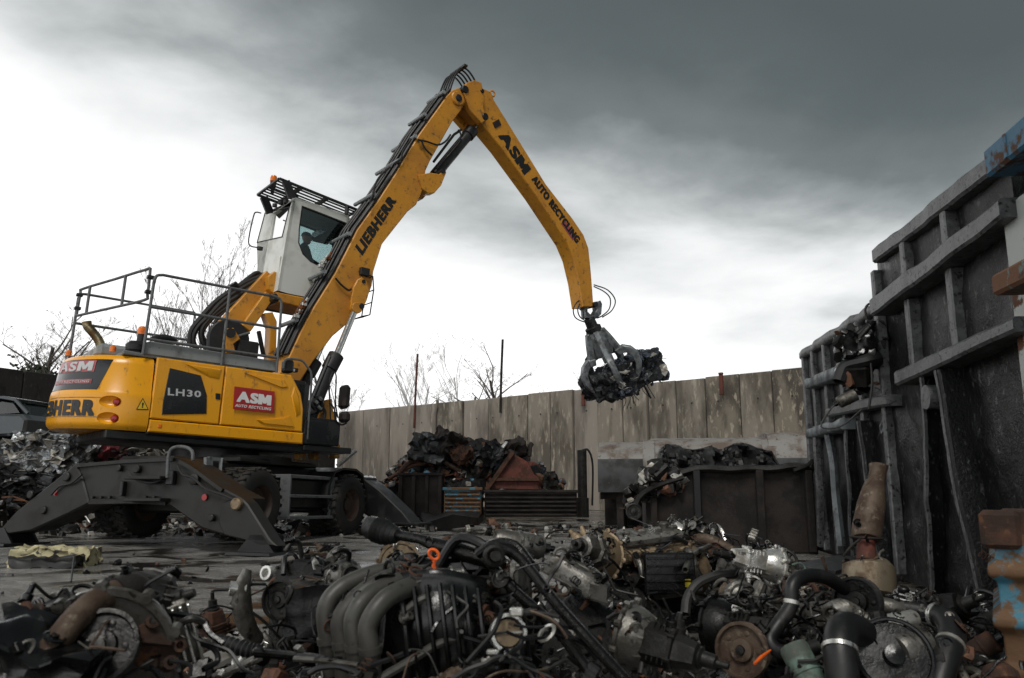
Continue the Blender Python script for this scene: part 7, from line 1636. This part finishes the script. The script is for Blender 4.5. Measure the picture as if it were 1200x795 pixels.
# --- silver sump and neighbours, right of centre
t_ = thing('oil_pan', 'pale silver oil pan lying tilted right of the wishbone bars', 'oil pan', TR(at(680, 676, 4.05), 8, 26, -16, .85))
b = MB(); r0 = [(-.20, -.09), (.10, -.12), (.20, -.05), (.20, .05), (.10, .12), (-.20, .09)]
b.loft([[(x * k + ox, y * k, z) for x, y in r0] for k, z, ox in ((1.08, -.05, 0), (1.08, -.038, 0), (.98, -.036, 0), (.90, .03, -.01), (.70, .06, -.02), (.3, .065, -.03))]); bolts(b, [(x * 1.03, y * 1.03, -.036) for x, y in r0], (0, 0, 1)); rib_box(b, (-.03, 0, .0), (.26, .15, .10), 0, 6, .006); bp(b, 'pan', 'alu', t_)
b = MB(); b.box((.02, 0, .055), (.26, .05, .03), .01); bp(b, 'rib', 'alu', t_)
G = engine('muddy engine with a black flat side, right of the silver oil pan', TR((.98, 5.75, .10), 8, -6, 14), 303, .50, .30, .55, head='alu_tan', front='alu', cover='alu', nw=9)
t_ = thing('radiator_box', 'flat black box with yellow tag leaning on the muddy engine', 'box', TR(at(783, 672, 5.35), -4, 0, 6)); b = MB(); b.box((0, 0, 0), (.34, .10, .26), .012); rib_box(b, (0, -.03, 0), (.30, .06, .24), 2, 5, .003); bp(b, 'casing', 'plastic_black', t_)
b = MB(); b.box((.11, -.056, -.06), (.035, .008, .05), .002); bp(b, 'tag', 'yellow_tag', t_)
gearbox('dirty beige gear housing at the left of the muddy engine', TR(at(703, 652, 5.35), 75, -20, -20, .85), 71, 'alu_tan', 'alu')
gearbox('dull gear housing standing low in front of the wishbone bars', TR(at(735, 745, 3.55), 100, 20, 60, .75), 72, 'alu', 'iron_grey')
disc_thing('round_lid', 'pale round lid on the beige gear housing', at(697, 644, 5.15), (-.3, -1, .2), .045, 'alu_bright', .02, cat='lid')
tube_thing('heater_hose', 'pale grey bent hose looping over the low gear housing', 'hose', [(712, 725, 3.6), (728, 718, 3.55), (742, 732, 3.5), (744, 752, 3.48), (752, 770, 3.45), (750, 790, 3.4)], .010, 'hose_grey', 8)
# --- back row before the skip
alternator('bright white casting on the crest behind the muddy engine', TR(at(792, 630, 6.4), 80, 10, 30, 1.7), 'alu_bright', name='casting', cat='casting')
tube_thing('exhaust_manifold', 'rusty branched pipe on the crest before the skip', 'pipe', [(800, 640, 6.3), (822, 632, 6.2), (845, 640, 6.15), (862, 648, 6.1), (885, 652, 6.1)], [.04, .045, .05, .04, .03], 'rust_pipe', 12)
disc_thing('flange', 'rusty round flange on the branched pipe before the skip', at(838, 644, 5.98), (-.2, -1, .1), .052, 'rust', .03, cat='flange')
for i, (pts, r_, m, lab) in enumerate((([(803, 668, 5.2), (812, 650, 5.5), (832, 640, 5.8)], .02, 'alu', 'straight pale rod standing up left of the beige gearbox'), ([(803, 720, 4.9), (806, 700, 4.95), (818, 684, 5.0), (840, 675, 5.05), (862, 672, 5.1)], .030, 'hose_grey', 'curved grey pipe arching down left of the pale gearbox'), ([(775, 618, 6.6), (805, 612, 6.6), (838, 624, 6.5), (852, 640, 6.4)], .014, 'hose', 'thin black hose looped on the crest before the skip'), ([(880, 640, 6.3), (905, 640, 6.2), (930, 650, 6.1), (935, 668, 6.0)], .012, 'hose', 'thin cable looping behind the pale gearbox'), ([(834, 628, 6.4), (838, 616, 6.5), (846, 622, 6.45), (850, 634, 6.4)], .016, 'alu_bright', 'bright bent metal strip on the crest'))):
    tube_thing('pipe', lab, 'pipe', pts, r_, m, 9)
gearbox('pale ribbed gearbox on top of the right hand heap', TR(at(912, 664, 5.05), 0, -78, 12, .78), 81, 'alu_bright', 'alu_bright', r_=.14, ln=.28)
engine('low dark engine behind the pale gearbox', TR((1.78, 6.1, .0), 10, 0, 30), 404, .48, .28, .46, head='alu', cover='iron_oily', nw=6)
engine('dark engine lying on its side under the pale gearbox', TR((1.62, 5.05, .16), 80, 0, 20, .85), 405, .50, .28, .48, head='iron_grey', cover='alu', nw=6)
engine('oily engine with pulleys in the middle of the right hand heap', TR((2.05, 4.45, -.06), 12, -10, 60, .85), 406, .50, .28, .52, block='iron_oily', head='iron_grey', front='iron_oily', nw=8)
engine('engine crowded against the foot of the tall container', TR((2.85, 5.0, -.14), -10, 6, 110, .8), 407, .50, .28, .50, head='iron_grey', cover='plastic_black', front='iron_oily', nw=6)
engine('engine at the bottom edge under the elbow hoses', TR((1.75, 3.75, -.12), 0, 10, 20, .85), 408, .50, .28, .48, head='iron_grey', cover='plastic_black', front='iron_oily', nw=6)
gearbox('rusty gear housing low at the left of the right hand heap', TR(at(840, 735, 4.25), 85, 0, 40, .8), 82, 'iron_oily', 'iron_grey')
gearbox('dark gear housing below the leaning exhaust', TR(at(1060, 735, 4.4), 60, 30, 20, .8), 83, 'iron_grey', 'iron_oily')
disc_thing('brake_drum', 'rust rimmed round drum at the left of the right hand heap', at(870, 762, 3.85), (-.75, -1, .15), .125, 'rust_pipe', .05, cat='drum')
disc_thing('pulley', 'large black slotted pulley behind the looping hose', at(1005, 705, 4.1), (-.9, -1, .1), .12, 'iron_oily', .05)
disc_thing('pulley', 'dark ribbed pulley above the rust rimmed drum', at(862, 732, 4.15), (-.5, -1, .3), .085, 'iron_oily', .04)
tube_thing('coolant_hose', 'fat black hose bent in an S on the right hand heap', 'hose', [(990, 690, 4.15), (965, 676, 4.05), (940, 676, 3.95), (928, 688, 3.9), (926, 712, 3.88), (908, 738, 3.85), (902, 752, 3.82), (914, 764, 3.8), (940, 764, 3.8), (958, 758, 3.82)], .034, 'hose', 14, clamps=(.42,))
tube_thing('elbow_hose', 'black elbow hose with pale clamp at the bottom edge', 'hose', [(1010, 742, 3.6), (990, 736, 3.5), (984, 755, 3.42), (986, 780, 3.38), (988, 810, 3.35)], .066, 'hose', 18, clamps=(.62,))
tube_thing('elbow_hose', 'black hose with two pale clamps at the lower right', 'hose', [(1093, 720, 3.75), (1108, 726, 3.68), (1116, 745, 3.6), (1108, 770, 3.52), (1098, 810, 3.45)], [.050, .052, .056, .056, .054], 'hose', 18, clamps=(.1, .66))
tube_thing('air_duct', 'pale ribbed air duct left of the elbow hose', 'duct', [(975, 722, 3.8), (986, 716, 3.85), (1000, 718, 3.9), (1018, 728, 3.9)], [.058, .056, .04, .03], 'alu', 16, ridges=1, k=7)
tube_thing('heat_shield_pipe', 'rough grey sleeved pipe lying right of centre in the right hand heap', 'pipe', [(993, 702, 4.3), (1015, 706, 4.25), (1042, 712, 4.2), (1062, 714, 4.2)], [.042, .045, .045, .036], 'alu', 14)
tube_thing('hose', 'black hose running right from the grey sleeved pipe', 'hose', [(1060, 713, 4.2), (1085, 718, 4.15), (1100, 730, 4.1)], .040, 'hose', 12)
canister('pale cylinder can lying below the grey sleeved pipe', TR(at(1026, 734, 3.95), 0, 82, 8), 'alu_bright', .044, .22)
canister('dull silver canister beside the round belt cover', TR(at(1050, 765, 3.55), 0, 78, 20), 'alu', .075, .17)
canister('grey green fuel canister at the bottom edge', TR(at(928, 755, 3.6), 150, -18, 0), 'green_metal', .062, .24)
t_ = thing('belt_cover', 'round rimmed black cover with an orange speck near the elbow hose', 'cover', Matrix.Translation(at(1048, 768, 3.5)) @ Vector((-.2, -1, .5)).to_track_quat('Z', 'Y').to_matrix().to_4x4()); b = MB(); b.torus((0, 0, 0), .15, .010, (0, 0, 1), 30, 8); b.lathe([(.14, -.01), (.12, -.03), (.05, -.03), (.04, .02), (.0, .025)], 26); bp(b, 'cover', 'plastic_black', t_)
turbo('dark turbocharger between the elbow hoses', TR(at(1020, 752, 3.62), 70, 10, 20, 1.0), 'iron_oily', 'rust_pipe')
turbo('small turbocharger under the pale gearbox', TR(at(868, 700, 4.7), 80, 30, 0, 1.0), 'alu', 'rust_pipe')
b = MB(); b.tube(smooth_path([at(1072, 700, 4.6), at(1076, 702, 4.5), at(1080, 706, 4.4)], 3), .014, 8); tag(b.build('blue_connector', 'blue_plastic'), 'bright blue plastic connector at the foot of the tall container', 'connector')
b = MB(); b.tube(smooth_path([at(928, 662, 4.95), at(938, 660, 4.95), at(944, 668, 4.95), at(943, 680, 4.9)], 3), .006, 6); tag(b.build('green_wire', 'green_metal'), 'thin green wire at the end of the pale gearbox', 'wire')
b = MB(); b.tube([at(884, 778, 3.5), at(892, 770, 3.55), at(903, 762, 3.6)], [.006, .008, .004], 6); tag(b.build('orange_plug', 'orange_plastic'), 'tiny orange tipped probe beside the green canister', 'probe')
b = MB(); b.box((0, 0, 0), (.03, .02, .03), .004); tag(b.build('yellow_plug', 'yellow_tag', None, TR(at(874, 688, 4.75), 20, 10, 0)), 'small yellow plug below the pale gearbox', 'plug')
# wiring tangle loops
t_ = thing('wiring_loom', 'tangled bundle of pale wire loops left of the looping hose', 'wiring', Matrix.Translation(at(850, 705, 4.7)))
rn = random.Random(77)
for k in range(9):
    b = MB(); a0 = rn.random() * 6; P_ = [Vector((math.cos(a0 + q * .7) * rn.uniform(.06, .15) + .01 * q - .03, rn.uniform(-.06, .06), math.sin(a0 + q * .7) * rn.uniform(.02, .05))) for q in range(9)]
    b.tube(smooth_path(P_, 4), .0055, 5); bp(b, 'wire', rn.choice(('hose_grey', 'hose', 'hose_grey')), t_)
# --- rusty exhaust with catalytic converter leaning on the container
t_ = thing('leaning_exhaust', 'rusty exhaust with a fat converter leaning upright against the tall container', 'exhaust', Matrix.Translation(at(1018, 700, 5.55)))
def eprof(lst, n=22):
    P_ = [at(u, v, d) for u, v, d, r_ in lst]; rr = [r_ for *_, r_ in lst]; q = MB(); q.tube(P_, rr, n); return q
eprof([(1020, 704, 5.50, .14), (1019, 696, 5.52, .168), (1018, 676, 5.54, .170), (1017.5, 664, 5.56, .165), (1017, 657, 5.57, .12), (1016, 655, 5.57, .07)]).build('converter', 'cat_steel', t_)
eprof([(1016, 657, 5.57, .066), (1015, 640, 5.60, .060), (1015, 628, 5.62, .058)]).build('neck', 'rust_red', t_)
eprof([(1015, 632, 5.61, .09), (1015, 628, 5.62, .098), (1016, 620, 5.63, .098), (1021, 592, 5.68, .094), (1024, 575, 5.70, .078), (1026, 566, 5.72, .066)]).build('front_can', 'rust_pipe', t_)
eprof([(1026, 568, 5.72, .055), (1029, 552, 5.75, .058), (1029.5, 546, 5.76, .066)]).build('inlet_pipe', 'rust_pipe', t_)
b = MB(); b.torus(at(1015, 630, 5.62), .10, .010, (.05, 0, 1), 22, 6); b.tube([at(1008, 632, 5.55), at(998, 640, 5.5), at(988, 652, 5.5)], .010, 6); b.build('clamp', 'rust_dark', t_)
# --- junk jammed between the two containers
jm = []
for pts, r_, m, lab in (([(984, 448, 7.9), (992, 430, 7.9), (1012, 424, 7.8), (1030, 420, 7.8)], .075, 'hose', 'fat black hose jammed between the two containers'), ([(988, 412, 7.9), (1004, 396, 7.9), (1022, 382, 7.8)], .05, 'plastic_black', 'straight black tube sticking up between the containers'), ([(998, 408, 7.85), (1012, 390, 7.8), (1024, 378, 7.8)], .03, 'iron_grey', 'grey thin tube beside the straight black one'), ([(1016, 374, 7.9), (1014, 362, 7.9), (1020, 356, 7.9), (1026, 364, 7.9)], .012, 'hose', 'thin curled wire above the gap of the containers'), ([(986, 470, 7.85), (975, 478, 7.8), (962, 500, 7.8), (985, 500, 7.7), (1010, 480, 7.6)], .008, 'hose_grey', 'thin sagging wire before the lower container'), ([(1020, 420, 7.75), (1022, 450, 7.7), (1018, 480, 7.65)], .012, 'hose', 'thin cable hanging at the edge of the tall container')):
    tube_thing('jammed_tube', lab, 'tube', pts, r_, m, 10)
b = MB(); crumple(b, (.62, .30, .30), .06, 4.4, 10, 4); tag(b.build('crushed_bumper', 'plastic_black', None, TR(at(1002, 412, 8.05), 10, 8, 80), smooth=30), 'black crumpled bumper stuck in the gap of the containers', 'bumper')
b = MB(); crumple(b, (.25, .2, .32), .05, 6.4, 9, 5); tag(b.build('crushed_lump', 'bale_dark', None, TR(at(1026, 396, 7.95), 0, 0, 70), smooth=25), 'torn black lump on top of the gap of the containers', 'scrap')
canister('pale cylinder end poking out under the jammed black hose', TR(at(1004, 462, 7.75), 0, 115, 160), 'alu', .06, .2)
def jam(rn): p = at(rn.uniform(990, 1030), rn.uniform(382, 460), 7.95); return p + Vector((0, rn.uniform(-.1, .2), 0))
scatter('jammed_bits', (('shard_dark', .93), ('shard_rust', .07)), random.Random(61), 130, jam, (.05, .2), '% bits of scrap wedged between the containers')
# --- scrap hanging over the left rim of the skip
def skip_edge(rn): u = rn.uniform(738, 800); return at(u, rn.uniform(552, 575) + max(0, (765 - u)) * .9, 11.35) + Vector((0, rn.uniform(-.15, .35), 0))
scatter('hanging_scrap', (('shard_dark', .7), ('shard_pale', .2), ('shard_rust', .1)), random.Random(62), 170, skip_edge, (.06, .35), '% twisted scrap spilling over the left rim of the skip')
tube_thing('bent_bar', 'bent grey bar hanging over the left rim of the skip', 'bar', [(800, 560, 11.2), (775, 568, 11.2), (752, 580, 11.1), (742, 600, 11.1)], .04, 'iron_grey', 7, open_=False)
disc_thing('ring', 'dark ring hanging at the end of the bent bar by the skip', at(743, 600, 11.0), (0, -1, .1), .11, 'iron_grey', .06, cat='ring')
tube_thing('bent_bar', 'bent bar standing up at the right end of the skip rim', 'bar', [(930, 552, 11.0), (946, 546, 11.0), (952, 540, 11.0), (950, 548, 11.0)], .03, 'iron_grey', 7, open_=False)
b = MB(); b.beam(at(950, 668, 7.2), at(1010, 655, 7.6), .5, .03, b=.004); tag(b.build('sheet_metal', 'black_metal'), 'flat dark sheet leaning behind the right hand heap', 'sheet')
tube_thing('thin_rod', 'thin crooked rod on the wet ground beyond the silver oil pan', 'rod', [ground(636, 660) + Vector((0, 0, .02)), ground(640, 640) + Vector((0, 0, .12)), ground(660, 633) + Vector((0, 0, .16)), ground(720, 638) + Vector((0, 0, .05))], .014, 'rust_dark', 6)
canister('pale ribbed cylinder behind the top of the centre engines', TR(at(578, 634, 4.6), 0, 98, 12), 'alu', .07, .30)
# --- loose wiring over the heaps
TM = ('hose', 'hose', 'hose', 'plastic_black', 'plastic_black', 'hose_grey', 'hose_grey', 'rust_pipe')
tangle('loose wires over the centre engines', [(520, 690, 3.1), (560, 700, 3.05), (600, 720, 2.95), (640, 740, 2.9), (560, 740, 2.9), (480, 760, 2.85), (620, 690, 3.2), (590, 770, 2.8), (650, 780, 2.75)], 44, 301, mats=TM)
tangle('loose wires over the left engine', [(330, 680, 4.0), (370, 680, 4.1), (400, 700, 4.0), (350, 740, 3.9), (300, 720, 3.95), (420, 665, 4.3), (385, 745, 3.6)], 22, 302, mats=TM)
tangle('loose wires over the lower left heap', [(60, 730, 2.6), (120, 720, 2.6), (170, 740, 2.6), (210, 720, 2.8), (100, 770, 2.45), (180, 775, 2.55), (30, 750, 2.5)], 24, 303, mats=TM)
tangle('loose wires over the muddy engine and crest', [(700, 650, 5.2), (740, 640, 5.4), (780, 630, 5.8), (820, 640, 5.8), (860, 650, 5.8), (760, 690, 5.1), (720, 680, 5.2), (890, 650, 5.6)], 40, 304, mats=TM)
tangle('loose wires over the right hand heap', [(850, 710, 4.5), (900, 700, 4.5), (950, 700, 4.3), (980, 690, 4.5), (1020, 700, 4.6), (1060, 715, 4.3), (900, 740, 4.0), (960, 740, 3.9), (1030, 750, 3.7), (1080, 740, 3.9), (940, 780, 3.5), (1120, 730, 4.2)], 70, 305, mats=TM)
# --- filler parts of the same kinds, individually placed over the heaps
rn = random.Random(88)
KN = {'alternator': 'alternator', 'bracket': 'cast bracket', 'pulley': 'pulley', 'hose': 'short hose', 'canister': 'filter can', 'gearbox': 'small gear housing'}
MD = {'iron_oily': 'oily black', 'iron_grey': 'dull grey', 'alu': 'dirty aluminium', 'rust': 'rusty', 'plastic_black': 'black plastic', 'rust_pipe': 'brown stained', 'hose': 'black rubber', 'hose_grey': 'grey rubber'}
WHERE = ('in the lower left heap', 'among the centre engines', 'in the right hand heap', 'on the heap before the skip', 'beside the left engine')
MM = ('iron_oily', 'iron_oily', 'iron_grey', 'alu', 'rust', 'plastic_black', 'rust_pipe', 'iron_oily')
used = {}
for i in range(150):
    hi = rn.choice((0, 0, 1, 1, 2, 2, 2, 2, 3, 3, 3, 4)); k = rn.choice(list(KN)); cx, cy, rx, ry, hh = HEAPS[hi]
    a = rn.random() * PI2; q = math.sqrt(rn.random()) * .95; x, y = cx + math.cos(a) * q * rx, cy + math.sin(a) * q * ry
    mt = rn.choice(('hose', 'hose', 'hose_grey')) if k == 'hose' else rn.choice(MM)
    if y < 2.35: continue
    key = (hi, k, mt); used[key] = used.get(key, 0) + 1
    if used[key] > 2: continue
    side = ' at its near edge' if y < cy - ry * .35 else ' at its far edge' if y > cy + ry * .35 else ' near its middle'
    lab = MD[mt] + ' ' + KN[k] + ' ' + WHERE[hi] + (side if used[key] == 1 else ' partly buried')
    p = Vector((x, y, heap_h(x, y) + rn.uniform(.0, .07))); M_ = TR(p, rn.uniform(0, 360), rn.uniform(-60, 60), rn.uniform(0, 360), rn.uniform(.75, 1.1)); g_ = 'loose engine parts in the foreground heaps'
    if k == 'alternator': alternator(lab, M_, mt, g_)
    elif k == 'bracket': bracket(lab, M_, mt, i, rn.uniform(.14, .26), g_)
    elif k == 'pulley': disc_thing('pulley', lab, p, (rn.gauss(0, .6), -1, rn.gauss(.3, .5)), rn.uniform(.05, .09), mt, .035, g_)
    elif k == 'hose':
        d = Vector((rn.uniform(-1, 1), rn.uniform(-.6, .6), 0)) * .2; tube_thing('hose', lab, 'hose', [p - d, p - d * .3 + Vector((0, 0, .08)), p + d * .4 + Vector((0, .04, .06)), p + d], rn.uniform(.012, .03), mt, 9, group=g_)
    elif k == 'canister': canister(lab, M_, mt, rn.uniform(.035, .055), rn.uniform(.12, .2), g_)
    else: gearbox(lab, M_ @ Matrix.Scale(.55, 4), i, mt, group=g_)
# --- small mechanical clutter resting on whatever lies below it
def mech(mb, rn, p, s_, nrm_):
    m = Matrix.Translation(p) @ (Vector(nrm_) + Vector((rn.gauss(0, .7), rn.gauss(0, .7), rn.gauss(0, .5)))).to_track_quat('Z', 'Y').to_matrix().to_4x4() @ Matrix.Rotation(rn.random() * 6, 4, 'Z')
    k = rn.randint(0, 7)
    if k == 0: mb.lathe([(s_ * .5, 0), (s_ * .5, s_ * .15), (s_ * .28, s_ * .18), (s_ * .26, s_ * .7), (s_ * .34, s_ * .72), (s_ * .34, s_ * .82), (s_ * .2, s_ * .82), (s_ * .18, s_ * .4)], 12, m)
    elif k == 1: mb.torus((0, 0, s_ * .1), s_ * .45, s_ * .10, (0, 0, 1), 14, 5, M=m)
    elif k == 2: mb.tube(smooth_path([(0, 0, 0), (0, 0, s_ * .6), (s_ * .5, 0, s_ * .9), (s_ * 1.1, 0, s_ * .8)], 3), s_ * .18, 8, M=m)
    elif k == 3:
        mb.box((0, 0, s_ * .2), (s_, s_ * .6, s_ * .4), s_ * .06, m)
        for q in range(4): mb.box(((-.36 + .24 * q) * s_, 0, s_ * .42), (s_ * .08, s_ * .55, s_ * .1), 0, m)
    elif k == 4: mb.lathe([(s_ * .55, 0), (s_ * .55, s_ * .1), (s_ * .45, s_ * .12), (s_ * .4, s_ * .06), (s_ * .2, s_ * .06), (s_ * .18, s_ * .2), (0, s_ * .2)], 16, m)
    elif k == 5: mb.tube([(math.cos(a * .9) * s_ * .3, math.sin(a * .9) * s_ * .3, a * s_ * .05) for a in range(24)], s_ * .05, 5, M=m)
    elif k == 6: mb.prism([(-s_ * .6, -s_ * .2), (s_ * .2, -s_ * .3), (s_ * .6, 0), (s_ * .3, s_ * .3), (-s_ * .4, s_ * .25)], 0, s_ * .1, 2, s_ * .02, M=m); mb.lathe([(s_ * .12, 0), (s_ * .12, s_ * .3), (s_ * .07, s_ * .3)], 8, m @ Matrix.Translation((s_ * .3, 0, 0)))
    else: mb.tube([(-s_, 0, 0), (-s_ * .3, 0, s_ * .2), (s_ * .4, s_ * .1, s_ * .15), (s_ * 1.1, 0, 0)], s_ * .08, 6, M=m)
bpy.context.view_layer.update()
dg_ = bpy.context.evaluated_depsgraph_get(); rn = random.Random(99)
CL = {k: MB() for k in ('iron_oily', 'iron_grey', 'alu', 'alu_bright', 'rust', 'plastic_black')}
for _ in range(2100):
    hi = rn.choice((0, 0, 1, 1, 1, 2, 2, 2, 2, 3, 3, 4, 5, 6, 7, 8, 9, 10)); cx, cy, rx, ry, hh = HEAPS[hi]
    a = rn.random() * PI2; q = math.sqrt(rn.random()) * 1.02; x, y = cx + math.cos(a) * q * rx, cy + math.sin(a) * q * ry
    if y < 2.3: continue
    ok, loc_, nr_, _i, ob_, _m = SC.ray_cast(dg_, Vector((x, y, .95)), Vector((0, 0, -1)))
    if not ok or loc_.z > .75: continue
    mt = rn.choice(('iron_oily', 'iron_oily', 'iron_oily', 'iron_grey', 'iron_grey', 'plastic_black', 'plastic_black', 'alu', 'alu', 'alu_bright', 'iron_oily', 'rust'))
    mech(CL[mt], rn, loc_ - Vector((0, 0, .006)), rn.uniform(.025, .075) * (1.3 if rn.random() < .15 else 1), nr_)
for mt, d_ in (('iron_oily', 'oily black'), ('iron_grey', 'grey iron'), ('alu', 'dull aluminium'), ('alu_bright', 'bright aluminium'), ('rust', 'rusty'), ('plastic_black', 'black plastic')):
    tag(CL[mt].build('engine_bits', mt, smooth=35), d_ + ' small engine bits strewn over the foreground heaps', kind='stuff')
